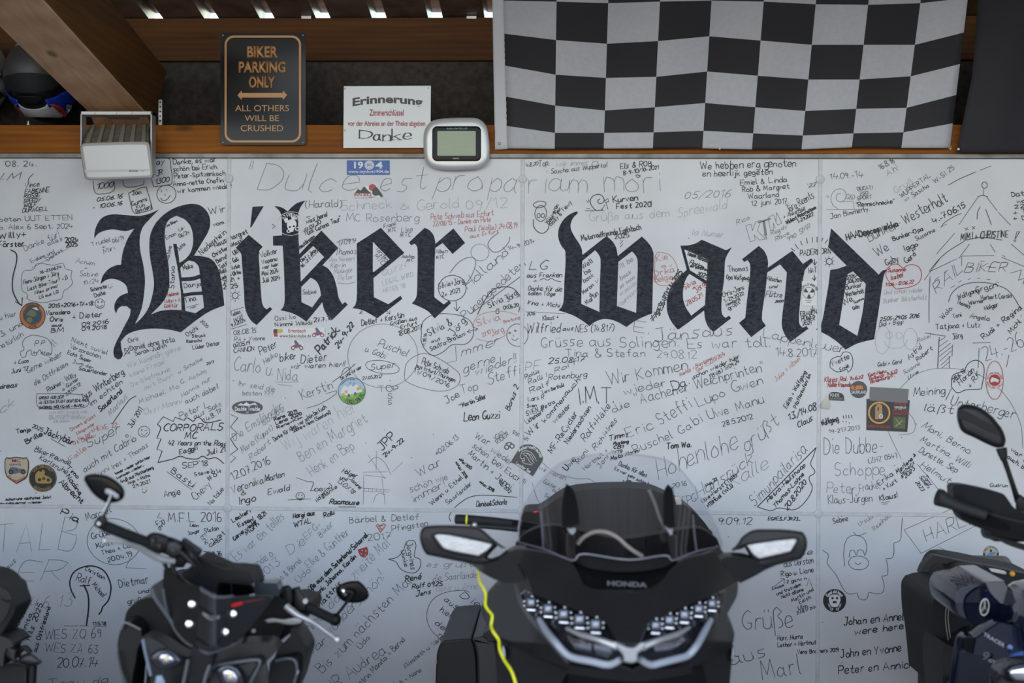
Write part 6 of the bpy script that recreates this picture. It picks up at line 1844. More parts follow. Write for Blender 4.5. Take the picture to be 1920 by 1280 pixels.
class Axis:
    """centre line of a motorcycle on the floor, through two points"""
    def __init__(s, xf, yf, xr, yr): s.xf, s.yf, s.k = xf, yf, (xr - xf) / (yr - yf)
    def x(s, y): return s.xf + (y - s.yf) * s.k
    def block(s, name, h0, h1, y0, y1, z0, z1, m, t, b=.03):
        v = [(s.x(y) + h, y, z) for h in (h0, h1) for y in (y0, y1) for z in (z0, z1)]
        f = [(0, 1, 3, 2), (4, 6, 7, 5), (0, 4, 5, 1), (2, 3, 7, 6), (0, 2, 6, 4), (1, 5, 7, 3)]
        return bevel(link(name, mesh(v, f), m, t), b, 4)
    def ang(s): return -math.degrees(math.atan(s.k))

# ---------------- big touring motorcycle in the middle
CX = P(1172, 1100, -2.2).x
GA = Axis(CX, -2.2, P(1172, 1000, -.5).x, -.5)
tb = thing('touring_motorcycle', 'large matt black touring motorcycle with clear windscreen in the middle', 'motorcycle', (CX, -1.3, 0))
def fY(px, py):          # main fairing surface
    return -2.36 + max(0, 1205 - py) * .0017 + .22 * ((px - 1172) / 200.0) ** 2 + max(0, py - 1205) * .0008
# nose panel between lamps, up to the screen
shell('nose_fairing', [(985,1030),(1020,1036),(1064,1049),(1078,1062),(1095,1098),(1113,1106),(1172,1110),(1216,1108),(1236,1094),(1262,1062),(1285,1048),(1330,1036),(1348,1024),(1366,1046),(1386,1060),(1384,1090),(1345,1112),(1300,1131),(1245,1154),(1222,1164),(1208,1184),(1200,1206),(1186,1214),(1170,1207),(1156,1200),(1143,1177),(1135,1166),(1110,1156),(1040,1128),(1001,1114),(975,1098),(955,1080),(962,1052)], lambda a, b: fY(a, b) - .03 * max(0, 1 - abs(a - 1186) / 60), .03, M['matt'], tb, 11, n=4)
shell('name_panel', [(1070,1050),(1095,1038),(1178,1049),(1247,1040),(1270,1050),(1262,1064),(1236,1095),(1216,1109),(1172,1111),(1113,1107),(1094,1098)], lambda a, b: fY(a, b) + .012, .01, M['gloss'], tb, 10, n=4)
shell('screen_lip', [(1076,1052),(1095,1038),(1130,1044),(1178,1049),(1220,1045),(1247,1040),(1266,1052),(1240,1064),(1178,1072),(1110,1066)], lambda a, b: fY(a, b) - .012 + .004 * math.sin((b - 1038) * .1), .014, M['dgrey'], tb, 10, n=4)
def fit_text(name, text, x0, x1, yt, yb, Yf, m, par, bold=0.02, shear=0.0, skew=0.0):
    o = print_text(name, text, x0, x1, yt, yb, -2.0, m, None, bold, 0, 0, shear)
    w = WL[o.name]
    for v in o.data.vertices:
        q = v.co + w; d = q - CAM
        # back to pixels, then onto the panel
        l = CR.transposed() @ d; px = 960 - l.x / l.z * F; py = 640 + l.y / l.z * F
        py2 = py + skew * (px - x0)
        v.co = P(px, py2, Yf(px, py2))
    pw = wloc(par)
    o.parent = par; o.location = (0, 0, 0); WL[o.name] = pw
    o.data.transform(Matrix.Translation(-pw))
    return o
fit_text('maker_name', 'HONDA', 1139, 1213, 1088, 1097.5, lambda a, b: fY(a, b) + .004, C('maker grey', .17, .17, .175, .4), tb, .03, 0, .05)
# lamps
def lamp(pts, leds, drl, bar, side):
    bowl = shell('headlamp', pts, lambda a, b: fY(a, b) + .035, .04, M['lampdark'], tb, 12, n=3)
    bowl['label'] = 'headlamp on the %s with five small projectors' % side
    for cx, cy, rr in leds:
        Yl = fY(cx, cy) - .004
        pill('projector', rrect(cx - rr, cy - rr * .95, cx + rr, cy + rr * .95, rr * .45, 4), Yl + .02, .02, .014, rr * .5, M['led'], bowl, 4, 1, False)
        for dx, dy in ((-1.35, -.3), (-1.35, .55), (1.3, -.35), (1.3, .5), (.2, -1.3)):
            p = P(cx + dx * rr, cy + dy * rr, Yl); ball('sparkle_facet', p, .0034, M['chrome'], bowl, seg=8)
        V, Fc = tube('x', [P(cx - rr * .8, cy + rr * 1.35, Yl), P(cx + rr * .8, cy + rr * 1.45, Yl)], .0045, None, n=8, smooth=False, bm_only=True)
        link('reflector_strip', mesh(V, Fc), M['chrome'], bowl, smooth=50)
    tube('light_guide', [P(a, b, fY(a, b) - .004) for a, b in drl], [.006] + [.008] * (len(drl) - 2) + [.007], C('light guide', .30, .32, .36, .25), bowl, 10)
    tube('trim_bar', [P(a, b, fY(a, b) - .006) for a, b in bar], [.003] + [.006] * (len(bar) - 2) + [.009], M['alu'], bowl, 8)
    return bowl
lb = lamp([(976,1116),(985,1110),(1002,1114),(1040,1127),(1110,1155),(1136,1167),(1144,1180),(1157,1203),(1172,1212),(1170,1238),(1146,1250),(1072,1243),(1056,1226),(1020,1180),(990,1144)],
     [(996,1130,9.5), (1028,1142,10), (1057,1152,10.5), (1087,1162,11), (1117,1171,11)], [(1011,1161),(1024,1182),(1042,1204),(1060,1224),(1076,1233),(1110,1240),(1142,1246),(1164,1236)], [(1062,1178),(1090,1190),(1125,1200),(1158,1212)], 'left')
rb = lamp([(1362,1104),(1350,1111),(1300,1131),(1245,1154),(1222,1165),(1209,1184),(1200,1206),(1192,1214),(1193,1238),(1222,1250),(1286,1240),(1302,1222),(1335,1170),(1356,1138)],
     [(1335,1132,9), (1310,1142,9.5), (1283,1153,10), (1255,1163,10), (1229,1173,10)], [(1333,1162),(1320,1186),(1305,1212),(1290,1228),(1272,1234),(1240,1242),(1220,1246),(1200,1236)], [(1293,1176),(1270,1189),(1235,1200),(1203,1213)], 'right')
for q, bw in (([(1064,1192),(1085,1200),(1110,1206),(1108,1222),(1078,1216)], lb), ([(1112,1206),(1140,1208),(1150,1222),(1140,1232),(1118,1226)], lb), ([(1222,1206),(1250,1200),(1278,1192),(1285,1200),(1262,1216),(1230,1222)], rb)):
    shell('reflector', q, lambda a, b: fY(a, b) + .022, .006, M['reflector'], bw, 6, n=3, bev=0)
em = pill('wing_emblem', [(1149,1203),(1160,1206),(1178,1213),(1190,1213),(1200,1205),(1213,1203),(1208,1216),(1196,1224),(1195,1240),(1184,1243.5),(1170,1241),(1168,1228),(1158,1216)], lambda a, b: fY(a, b) - .022, .02, .014, 4, mat('bright silver', (.80, .80, .80), .22, .5), tb, 4)
# chin, cheeks and body below
shell('chin_panel', [(1066,1246),(1110,1252),(1170,1254),(1187,1260),(1200,1254),(1250,1252),(1292,1246),(1300,1262),(1240,1272),(1186,1278),(1130,1272),(1062,1262)], lambda a, b: fY(a, b) + .03, .03, M['dgrey'], tb, 12)
shell('lower_fairing', [(1040,1256),(1120,1266),(1186,1272),(1250,1266),(1320,1254),(1330,1330),(1300,1430),(1186,1460),(1080,1430),(1030,1330)], lambda a, b: fY(a, b) + .12, .04, M['black'], tb, 16)
def cheek(pts, f, m, nm):
    return shell(nm, pts, f, .03, m, tb, 10, n=4)
cheek([(1002,1113),(985,1110),(975,1116),(990,1146),(1020,1182),(1056,1228),(1072,1246),(1067,1254),(1040,1244),(990,1224),(940,1200),(922,1182),(904,1154),(903,1142),(908,1122),(920,1105),(936,1090),(958,1082),(976,1097)], lambda a, b: fY(a, b) + .05 + .0012 * max(0, 1000 - a), M['matt'], 'side_fairing')
cheek([(1358,1110),(1384,1092),(1382,1116),(1364,1150),(1374,1176),(1377,1190),(1372,1214),(1330,1236),(1296,1252),(1286,1248),(1302,1224),(1338,1170)], lambda a, b: fY(a, b) + .05 + .0012 * max(0, a - 1340), M['matt'], 'side_fairing')
cheek([(934,1198),(985,1222),(1040,1246),(1066,1256),(1050,1290),(1040,1400),(960,1420),(935,1300),(930,1230)], lambda a, b: -1.98 - .0012 * (a - 930), M['dgrey'], 'leg_shield')
cheek([(1374,1206),(1330,1236),(1294,1254),(1305,1300),(1315,1400),(1350,1410),(1366,1300),(1372,1240)], lambda a, b: -1.98 - .0012 * (1374 - a), M['dgrey'], 'leg_shield')
shell('fairing_edge', [(962,1092),(968,1090),(978,1120),(992,1148),(1022,1184),(1058,1230),(1068,1244),(1060,1240),(1016,1190),(986,1154),(970,1124)], lambda a, b: fY(a, b) + .022, .012, C('edge grey', .075, .08, .088, .35), tb, 10, bev=.002)
shell('arm_blade', [(905,1056),(935,1050),(968,1062),(990,1082),(1000,1112),(975,1098),(956,1082),(930,1070)], lambda a, b: fY(a, b) - .004, .015, C('blade grey', .036, .038, .042, .36), tb, 8)
pill('side_lamp', [(940,1212),(945,1209),(948,1220),(949,1232),(944,1235),(941,1225)], -2.02, .02, .008, 1.5, M['chrome'], tb, 3)
pill('side_lamp', [(1373,1212),(1376,1208),(1377,1222),(1374,1240),(1371,1235),(1372,1222)], -2.0, .02, .008, 1.2, M['chrome'], tb, 3)
# screen
def wY(px, py): return -2.13 + (1050 - py) * .0011 + .17 * ((px - 1165) / 190.0) ** 2
shell('windscreen', [(972,1016),(972,985),(981,949),(1002,912),(1034,879),(1067,861),(1117,852),(1179,851),(1244,861),(1275,879),(1301,912),(1323,949),(1341,978),(1354,1020),(1350,1034),(1305,1034),(1262,1050),(1247,1041),(1178,1049),(1095,1038),(1078,1049),(1065,1048),(1019,1029)], wY, .004, M['glass'], tb, 14, n=4, bev=.0015)
tube('screen_edge', [P(a, b, wY(a, b)) for a, b in ((972,1016),(973,985),(982,949),(1003,912),(1035,879),(1068,861),(1118,852),(1179,851),(1244,861),(1275,879),(1301,912),(1323,949),(1341,978),(1354,1020))], .0018, C('screen edge', .30, .30, .33, .2), tb, 6)
tube('screen_edge', [P(a, b, wY(a, b)) for a, b in ((972,1016),(1019,1029),(1065,1048),(1078,1049),(1095,1038),(1178,1049),(1247,1041),(1262,1050),(1305,1034),(1350,1024))], .002, C('screen edge low', .16, .15, .19, .2), tb, 6)
for q in ([(1014,958),(1016,990),(1019,1029)], [(1299,965),(1302,1000),(1306,1032)]): tube('deflector_edge', [P(a, b, wY(a, b) + .02) for a, b in q], .0022, C('screen edge low', .16, .15, .19, .2), tb, 6)
for s, tip, q in ((0, 1063, [(1062,906),(1076,920),(1085,955),(1087,984),(1070,990),(1053,986),(1052,955),(1056,924)]), (1, 1252, [(1252,907),(1262,918),(1265,955),(1267,985),(1255,992),(1243,984),(1243,950),(1245,920)])):
    pill('screen_mount', q, lambda a, b: wY(a, b) - .02, .018, .008, 4, M['black'], tb, 4)
pill('mount_foot', [(1062,989),(1079,988),(1080,996),(1073,1003),(1066,997)], lambda a, b: wY(a, b) - .016, .012, .006, 2, M['alu'], tb, 3); pill('mount_foot', [(1246,986),(1262,990),(1262,1000),(1257,1004)], lambda a, b: wY(a, b) - .016, .012, .006, 2, M['alu'], tb, 3)
for q in ([(1062,1000),(1078,1000),(1079,1046),(1065,1050),(1062,1030)], [(1252,1000),(1268,1003),(1270,1050),(1260,1052),(1256,1030)]): pill('mount_slide', q, lambda a, b: wY(a, b) + .03, .02, .01, 4, M['grey'], tb, 3)
# what shows through the screen: dashboard, seat back and top box
shell('dashboard', [(966,1022),(985,1000),(1030,985),(1090,995),(1160,1010),(1240,1000),(1310,990),(1345,1010),(1352,1030),(1300,1050),(1172,1062),(1040,1050)], lambda a, b: -1.92 + .001 * abs(a - 1165), .05, M['black'], tb, 16)
bk = shell('seat_back', [(976,968),(985,960),(1008,958),(1020,952),(1058,927),(1090,919),(1172,915),(1224,919),(1268,938),(1300,958),(1326,986),(1342,1020),(1330,1100),(1000,1100),(974,1030)], lambda a, b: -.80 + .10 * ((a - 1165) / 180.0) ** 2, .20, C('brown black leather', .022, .0185, .016, .55), tb, 16)
pill('red_reflector', [(997,960),(1003,956),(1010,957),(1012,961),(1004,964)], -.86, .01, .006, 1.5, C('red lens', .45, .02, .02, .2), tb, 3)
pill('pale_lamp', [(1264,930),(1276,929),(1279,946),(1268,947)], -.92, .01, .006, 2, C('pale lens', .5, .45, .38, .3), tb, 3)
tube('cable', [P(a, b, -1.99) for a, b in ((1083,1020),(1093,1008),(1108,999),(1124,996),(1142,999),(1160,1009),(1174,1022),(1190,1034),(1205,1043))], .0055, C('beige hose', .34, .28, .22, .4), tb, 8)  # pale beige curve built as a thin tube behind the screen
tube('cable', [P(a, b, -1.6) for a, b in ((1216,918),(1228,945),(1238,975),(1252,1000),(1262,1030),(1268,1060))], .006, C('beige hose dark', .16, .14, .125, .4), tb, 8)
# mirrors with indicator lamps
def mirror(outer, rim, lens, arm, side):
    s = thing_part = pill('mirror', outer, lambda a, b: -2.02, .09, .035, 5, M['matt'], tb, 4, 4)
    s['label'] = 'mirror housing on the %s with long white lamp' % side
    pill('lamp_bezel', rim, -2.058, .02, .006, 3, M['dgrey'], s, 3, 4)
    pill('indicator_lens', lens, -2.068, .02, .006, 3, M['lens'], s, 4, 4)
    return s
mirror([(788,997),(792,989),(801,985),(850,984),(893,987),(906,993),(925,1010),(951,1029),(934,1022),(926,1030),(914,1044),(930,1050),(905,1058),(860,1052),(830,1046),(800,1040),(793,1030),(787,1010)],
       [(808,1003),(816,999),(845,1000),(922,1015),(930,1020),(917,1033),(900,1047),(835,1034),(820,1024)], [(814,1004),(822,1001),(845,1003),(921,1019),(922,1023),(913,1032),(897,1042),(835,1029),(824,1018)], None, 'left')
mirror([(1370,1032),(1380,1022),(1392,1005),(1412,993),(1440,991.5),(1470,992),(1505,996),(1513,1010),(1512,1030),(1502,1048),(1470,1056),(1430,1064),(1408,1050),(1402,1036),(1396,1026),(1386,1030)],
       [(1396,1021),(1420,1016),(1490,1006),(1499,1010),(1486,1036),(1422,1052),(1410,1044)], [(1400,1022),(1420,1018),(1489,1009.5),(1495,1013),(1482,1034),(1424,1047),(1413,1040)], None, 'right')
aY = lambda a, b: -2.0 - .10 * max(0, min(1, (1172 - abs(a - 1172) - 860) / 120))
shell('mirror_arm', [(860,1050),(905,1056),(932,1050),(946,1040),(965,1030),(985,1030),(970,1060),(985,1088),(950,1092),(930,1087),(905,1074),(886,1060)], lambda a, b: -2.03 - .0010 * max(0, a - 900), .06, M['matt'], tb, 10)
shell('mirror_arm', [(1502,1046),(1470,1055),(1440,1066),(1415,1080),(1388,1093),(1372,1080),(1352,1050),(1362,1044),(1396,1044),(1412,1048),(1440,1052)], lambda a, b: -2.03 - .0010 * max(0, 1450 - a), .06, M['matt'], tb, 10)
# handlebar end seen at the left
hb = tube('handlebar_grip', [P(855,973,-1.50), P(880,974,-1.51), P(920,977,-1.53), P(975,983,-1.56)], [.0135, .0135, .0125, .0115], M['rubber'], tb, 16, False)
tube('handlebar', [P(965,982,-1.56), P(1010,990,-1.62), P(1080,1010,-1.72), P(1172,1020,-1.75), P(1262,1010,-1.72), P(1330,1000,-1.62)], .011, M['black'], tb, 10)
tube('brake_lever', [P(884,984,-1.56), P(900,986,-1.57), P(940,989,-1.585), P(978,992,-1.60)], [.007, .006, .007, .009], M['dgrey'], tb, 10)
ball('lever_end', P(890, 984, -1.57), .008, M['alu'], tb)
# cases, tank, wheels
def case(pts, f, nm):
    return shell(nm, pts, f, .42, M['dgrey'], tb, 0, n=4, bev=.02)
sb = shell('side_case', [(817,1330),(818,1240),(822,1214),(832,1201),(850,1199),(883,1197),(889,1212),(893,1240),(894,1330),(880,1420),(830,1420)], lambda a, b: -.86, .55, M['dgrey'], tb, 0, n=4, bev=.02)
shell('case_frame', [(884,1198),(906,1192),(930,1205),(938,1260),(938,1330),(898,1420),(896,1330),(894,1240),(890,1212)], lambda a, b: -.90, .55, C('case frame', .030, .030, .031, .45), tb, 0, n=3, bev=.01)
shell('case_handle', [(905,1188),(920,1180),(932,1192),(938,1200),(915,1204)], -1.2, .1, M['dgrey'], tb, 0, bev=.01)
pill('reflector_dot', [(816,1236),(819,1234),(820,1243),(817,1244)], -.88, .01, .004, .8, C('amber lens', .5, .3, .1, .3), tb, 3)
sr = shell('side_case', [(1450,1420),(1440,1330),(1438,1260),(1420,1240),(1400,1250),(1396,1330),(1400,1420)], lambda a, b: -.5, .2, M['dgrey'], tb, 0, n=4, bev=.02) if False else None
GA.block('side_case', +.10, +.30, -.95, -.35, .42, .72, M['dgrey'], tb, .04)
GA.block('top_box', -.19, +.19, -.58, -.22, .80, 1.06, M['matt'], tb, .06)
GA.block('seat', -.19, +.19, -1.35, -.55, .66, .80, M['seat'], tb, .05)
GA.block('fuel_tank', -.22, +.22, -1.95, -1.30, .60, .98, M['matt'], tb, .08)
GA.block('engine', -.30, +.30, -1.80, -1.05, .22, .60, M['dgrey'], tb, .05)
GA.block('swing_arm', -.10, +.10, -1.05, -.45, .26, .40, M['dgrey'], tb, .02)
wheel(tb, 'front_wheel', GA.x(-2.10), -2.10, .32, .32, .13)
wheel(tb, 'rear_wheel', GA.x(-.52), -.52, .32, .32, .20)
for s in (-1, 1): tube('fork_leg', [(GA.x(-2.0) + s * .10, -2.10, .32), (GA.x(-2.0) + s * .10, -1.98, .90)], .026, M['dgrey'], tb, 12, False)
shell('front_mudguard', [(1110,1440),(1172,1420),(1235,1440),(1240,1500),(1172,1480),(1105,1500)], -2.3, .3, M['matt'], tb, 0, bev=.01)
tube('exhaust', [(CX - .18, -1.2, .28), (CX - .30, -.8, .30), (CX - .32, -.25, .36)], [.035, .05, .055], M['chrome'], tb, 14)
# yellow reminder cord: a band round the grip and a cord hanging down in front
yc = thing('reminder_cord', 'thin yellow coiled cord tied to the grip of the black touring motorcycle', 'cord', P(930, 1280, -2.1))
p1, p2 = P(876.3, 961, -1.51), P(876.3, 985, -1.51)
lathe('band', P(874.0, 973.6, -1.508), (1, -.03, -.03), [(0, .0138), (0, .0152), (.0045, .0152), (.0045, .0138)], M['cyellow'], yc, 24)
cp = [(880,985,-1.53),(886,1010,-1.80),(896,1060,-1.95),(898,1080,-1.98),(901,1093,-2.0),(908,1105,-2.02),(911,1115,-2.03),(910,1133,-2.05),(915,1143,-2.06),(923,1154,-2.08),(921,1172,-2.09),(925,1184,-2.11),(935,1199,-2.12),(937,1216,-2.14),(945,1236,-2.16),(957,1254,-2.19),(963,1268,-2.20),(969,1290,-2.2),(975,1330,-2.18)]
tube('cord', [P(*q) for q in cp] + [Vector((CX - .16, -2.16, .66)), Vector((CX - .11, -2.13, .47))], [.0030] * 4 + [.0034] * 17, M['cyellow'], yc, 8)

# ---------------- naked motorcycle at the left
mb = thing('naked_motorcycle', 'black naked motorcycle with bar end mirrors and twin lamps at the left', 'motorcycle', (P(395, 1250, -2.2).x, -1.3, 0))
NX = P(395, 1250, -2.2).x
NA = Axis(NX, -2.2, P(392, 1000, -.6).x, -.6)
tilt = lambda a, b: -2.30 + .0011 * (a - 200)        # bars turned: the left end is nearer
# mirrors
m1 = pill('mirror', [(157,899),(160,891),(172,888),(190,889),(205,893),(222,904),(231,914),(234,925),(231,934),(220,941),(200,942),(186,935),(174,925),(163,910)], -2.22, .022, .012, 7, M['gloss'], mb, 5)
pill('mirror_mount', [(196,920),(199,915),(208,917),(222,926),(224,933),(219,935),(206,929),(197,924)], -2.24, .008, .006, 2, C('mount silver', .30, .30, .31, .4), m1, 3)
for dx in (0, 5): tube('mirror_stem', [P(209 + dx * .4, 927, -2.245), P(200 + dx * .7, 948, -2.245), P(189 + dx, 968, -2.245)], .0028, M['alu'] if dx == 0 else M['black'], m1, 8)
pill('clamp', [(184,968),(198,964),(201,976),(196,990),(186,988),(178,983),(180,974)], -2.25, .03, .012, 3, M['black'], mb, 3)
lathe('clamp_screw', P(185.5, 981, -2.268), (0, -1, 0), [(0, 0), (0, .005), (.003, .004), (.003, 0)], M['alu'], mb, 14)
gr = tube('handlebar_grip', [P(183,979,-2.25), P(200,987,-2.23), P(240,1003,-2.18), P(278,1018,-2.13)], [.0105, .0125, .0125, .0135], M['rubber'], mb, 16, False)
pill('switch_housing', [(276,1003),(286,998),(303,1000),(317,1006),(320,1020),(312,1034),(296,1038),(280,1032),(272,1024)], -2.12, .06, .022, 5, M['black'], mb, 4)
pill('lever_perch', [(312,1014),(330,1012),(343,1024),(339,1041),(322,1047),(310,1037)], -2.13, .05, .018, 4, M['dgrey'], mb, 4)
pill('bar_clamp', [(318,1042),(338,1038),(352,1052),(344,1064),(326,1064)], -2.10, .05, .015, 3, M['black'], mb, 4)
for q in ((288,1012), (300,1022), (326,1030)): lathe('button', P(q[0], q[1], -2.145), (0, -1, 0), [(0, 0), (0, .006), (.006, .005), (.006, 0)], M['grey'], mb, 12)
pill('fluid_reservoir', [(342,1009),(348,1008),(379,1029),(379,1034),(366,1054),(360,1054),(333,1036)], -2.08, .05, .010, 3, M['dgrey'], mb, 3)
tube('clutch_lever', [P(195,1013,-2.29), P(204,1013,-2.285), P(232,1017,-2.26), P(262,1027,-2.22), P(285,1040,-2.19), P(304,1048,-2.17), P(326,1052,-2.15)], [.0055, .0042, .0045, .006, .0075, .0085, .007], M['alu'], mb, 12)
ball('lever_end', P(197, 1013.5, -2.29), .0068, M['alu'], mb)
for k, q in enumerate(([(318,1010,-2.1),(345,1022,-2.12),(362,1045,-2.14),(372,1066,-2.1)], [(328,1026,-2.14),(350,1044,-2.15),(366,1062,-2.14),(374,1075,-2.08)], [(306,1050,-2.12),(318,1075,-2.1),(336,1094,-2.05),(350,1110,-2.0)], [(322,1058,-2.14),(333,1080,-2.12),(348,1096,-2.05)])):
    tube('cable', [P(*p) for p in q], .0052, M['rubber'] if k else M['dgrey'], mb, 8)
tube('handlebar', [P(300,1024,-2.1), P(360,1048,-2.02), P(420,1068,-1.98), P(500,1096,-1.93), P(560,1125,-1.86)], .012, M['black'], mb, 12)
# small screen: two blades and the centre strip
sY = lambda a, b: -2.28 + .0010 * abs(a - 402) + (1218 - b) * .0005
shell('screen_blade', [(307,1067),(322,1062),(335,1086),(358,1097),(378,1103),(377,1130),(372,1180),(368,1212),(350,1204),(329,1180),(314,1142),(306,1106)], lambda a, b: sY(a, b), .006, C('blade black', .011, .0105, .010, .33), mb, 9, n=3)
shell('screen_blade', [(436,1119),(505,1116),(512,1120),(500,1137),(470,1175),(441,1206),(398,1219),(404,1200),(412,1180),(424,1145)], lambda a, b: sY(a, b), .006, C('blade black', .011, .0105, .010, .33), mb, 9, n=3)
shell('centre_strip', [(376,1103),(404,1117),(437,1117),(430,1140),(418,1175),(404,1213),(392,1223),(366,1212),(372,1160),(375,1130)], lambda a, b: sY(a, b) - .012, .008, M['grey'] if False else M['dgrey'], mb, 9, n=3)
shell('strip_edge', [(374,1100),(378,1102),(405,1117),(437,1116),(438,1120),(404,1122),(376,1108)], lambda a, b: sY(a, b) - .018, .006, C('edge grey', .075, .08, .088, .35), mb, 9, n=3, bev=.001)
for yy in (1138, 1196): tube('crease', [P(a, b, sY(a, b) - .014) for a, b in ((374 - (yy > 1150) * 5, yy), (396 - (yy > 1150) * 8, yy + 14), (426 - (yy > 1150) * 14, yy + 9))], .003, M['black'], mb, 6, False)
pill('emblem', [(380,1146),(396,1154),(413,1153),(411,1160),(394,1162),(380,1153)], lambda a, b: sY(a, b) - .014, .004, .002, 1, C('emblem grey', .20, .19, .18, .3), mb, 3)
for a, b in ((360,1132), (355,1169), (437,1150), (422,1184)): lathe('bolt', P(a, b, sY(a, b) - .003), (0, -1, .2), [(0, 0), (0, .0088), (.004, .0085), (.0055, .006), (.0055, .004), (.003, .003), (.003, 0)], M['chrome'], mb, 18)
shell('red_flash', [(433,1132),(455,1127.5),(454,1133),(434,1138)], lambda a, b: sY(a, b) - .003, .001, C('signal red', .62, .012, .012, .35), mb, 0, smooth=False, bev=0)
shell('faint_flash', [(457,1127),(497,1121),(495,1123.5),(457,1131)], lambda a, b: sY(a, b) - .003, .001, C('faded red', .10, .022, .020, .4), mb, 0, smooth=False, bev=0)
tube('blade_edge', [P(a, b, sY(a, b)) for a, b in ((306,1104),(313,1141),(328,1180),(350,1205),(370,1214),(392,1224),(440,1207))], .003, C('edge grey', .075, .08, .088, .35), mb, 6)
# instruments
shell('dash_cowl', [(368,1046),(380,1049),(418,1067),(440,1068),(469,1072),(478,1095),(476,1112),(440,1116),(404,1112),(372,1100),(345,1085),(340,1072),(355,1066)], -2.02, .10, M['black'], mb, 9, n=2)
pill('round_cap', [(424,1070),(428,1064),(436,1062),(446,1063),(452,1071),(440,1074)], -1.98, .06, .01, 3, M['black'], mb, 3)
shell('display_visor', [(411,1092),(440,1093),(474,1096),(478,1112),(455,1118),(437,1117),(405,1116)], lambda a, b: -2.08, .02, M['smoke'], mb, 8, n=2)
shell('display', [(414,1094),(470,1098),(472,1112),(410,1113)], -2.055, .02, C('display grey', .07, .068, .068, .25), mb, 0, n=2)
shell('side_pod', [(475,1094),(496,1092),(518,1093),(524,1108),(522,1118),(500,1117),(478,1118)], -2.0, .05, C('pod glass', .035, .042, .046, .12), mb, 8, n=3)
# flanks, intakes, lamps
shell('flank', [(233,1164),(238,1146),(250,1132),(267,1122),(286,1120),(304,1132),(322,1164),(334,1186),(360,1212),(356,1232),(330,1222),(300,1204),(278,1192),(268,1200),(262,1180),(246,1166)], lambda a, b: -2.10 + .0012 * abs(a - 395), .08, M['grey'], mb, 10)
shell('wing', [(282,1102),(288,1096),(300,1090),(309,1092),(311,1118),(318,1150),(300,1138),(288,1122),(281,1108)], -2.12, .05, M['dgrey'], mb, 8)
tube('wing_edge', [P(a, b, -2.175) for a, b in ((284,1103),(290,1120),(304,1140),(322,1166),(334,1188))], .004, C('edge grey', .075, .08, .088, .35), mb, 6)
shell('air_intake', [(220,1212),(225,1182),(231,1168),(246,1168),(264,1180),(266,1198),(258,1216),(254,1240),(248,1270),(244,1330),(236,1300),(226,1256)], -2.02, .10, M['black'], mb, 9)
tube('intake_edge', [P(a, b, -2.03) for a, b in ((228,1180),(232,1169),(240,1168),(264,1180))], .003, C('edge grey', .075, .08, .088, .35), mb, 6)
tube('intake_edge', [P(a, b, -2.035) for a, b in ((220,1222),(226,1254),(236,1282),(240,1310))], .003, C('edge grey', .075, .08, .088, .35), mb, 6)
shell('lamp_cowl', [(266,1194),(278,1190),(300,1202),(330,1222),(352,1232),(350,1252),(344,1290),(330,1310),(290,1300),(282,1264),(272,1224)], lambda a, b: -2.19 + .0006 * abs(a - 395), .06, M['matt'], mb, 10)
tube('cowl_edge', [P(a, b, -2.185) for a, b in ((268,1198),(274,1226),(280,1252),(283,1266))], .0042, C('blue grey edge', .16, .20, .25, .3), mb, 8)
def projector(pts, inner, Y, nm):
    b = pill(nm, pts, Y, .04, .012, 4, M['lampdark'], mb, 4, 4)
    pill('lens', inner, Y - .010, .02, .016, 8, M['reflector'], b, 5, 4)
    cx = sum(p[0] for p in inner) / len(inner); cy = sum(p[1] for p in inner) / len(inner)
    pill('bulb_holder', rrect(cx - 5, cy - 5, cx + 5, cy + 6, 1.5, 3), Y - .024, .01, .006, 2, C('warm reflector', .62, .50, .30, .25), b, 3, 1, False)
    return b
projector([(280,1234),(286,1226),(299,1218),(318,1218),(334,1230),(342,1238),(336,1247),(320,1254),(305,1259),(290,1250)], [(290,1234),(302,1222),(316,1222),(331,1233),(328,1243),(306,1248)], -2.235, 'headlamp')
shell('lamp_panel', [(272,1198),(282,1196),(306,1208),(311,1214),(295,1217),(281,1228)], lambda a, b: -2.235, .01, M['dgrey'], mb, 8, n=2)
projector([(404,1256),(414,1248),(430,1244),(446,1252),(456,1270),(458,1290),(440,1302),(418,1290),(410,1274)], [(412,1257),(428,1250),(442,1256),(450,1272),(444,1284),(420,1280)], -2.235, 'headlamp')
shell('centre_spine', [(360,1212),(392,1223),(402,1216),(398,1240),(386,1280),(378,1330),(350,1330),(352,1280),(356,1240)], lambda a, b: -2.26 + (b - 1212) * .0005, .05, M['matt'], mb, 10, n=2)
for q in ([(353,1236),(348,1262),(342,1290)], [(394,1246),(386,1268),(380,1295)]): tube('spine_edge', [P(a, b, -2.262) for a, b in q], .004, C('edge grey', .075, .08, .088, .35), mb, 6)
shell('lamp_brow', [(396,1236),(404,1222),(440,1208),(470,1205),(500,1204),(512,1210),(520,1218),(508,1232),(497,1242),(486,1240),(440,1238),(410,1248),(398,1256)], lambda a, b: -2.22 + .0007 * abs(a - 395), .07, M['grey'], mb, 10)
shell('lamp_frame', [(396,1258),(402,1248),(425,1243),(480,1236),(488,1240),(489,1248),(474,1272),(462,1296),(450,1312),(400,1312),(388,1290)], lambda a, b: -2.205, .05, M['matt'], mb, 10)
tube('lamp_frame_edge', [P(a, b, -2.215) for a, b in ((392,1268),(400,1250),(425,1244),(478,1237),(487,1243),(474,1270),(463,1292))], .0042, C('edge grey', .075, .08, .088, .35), mb, 8)
shell('lamp_panel', [(448,1247),(478,1241),(481,1246),(468,1266),(462,1266),(455,1256)], lambda a, b: -2.225, .01, M['dgrey'], mb, 8, n=2)
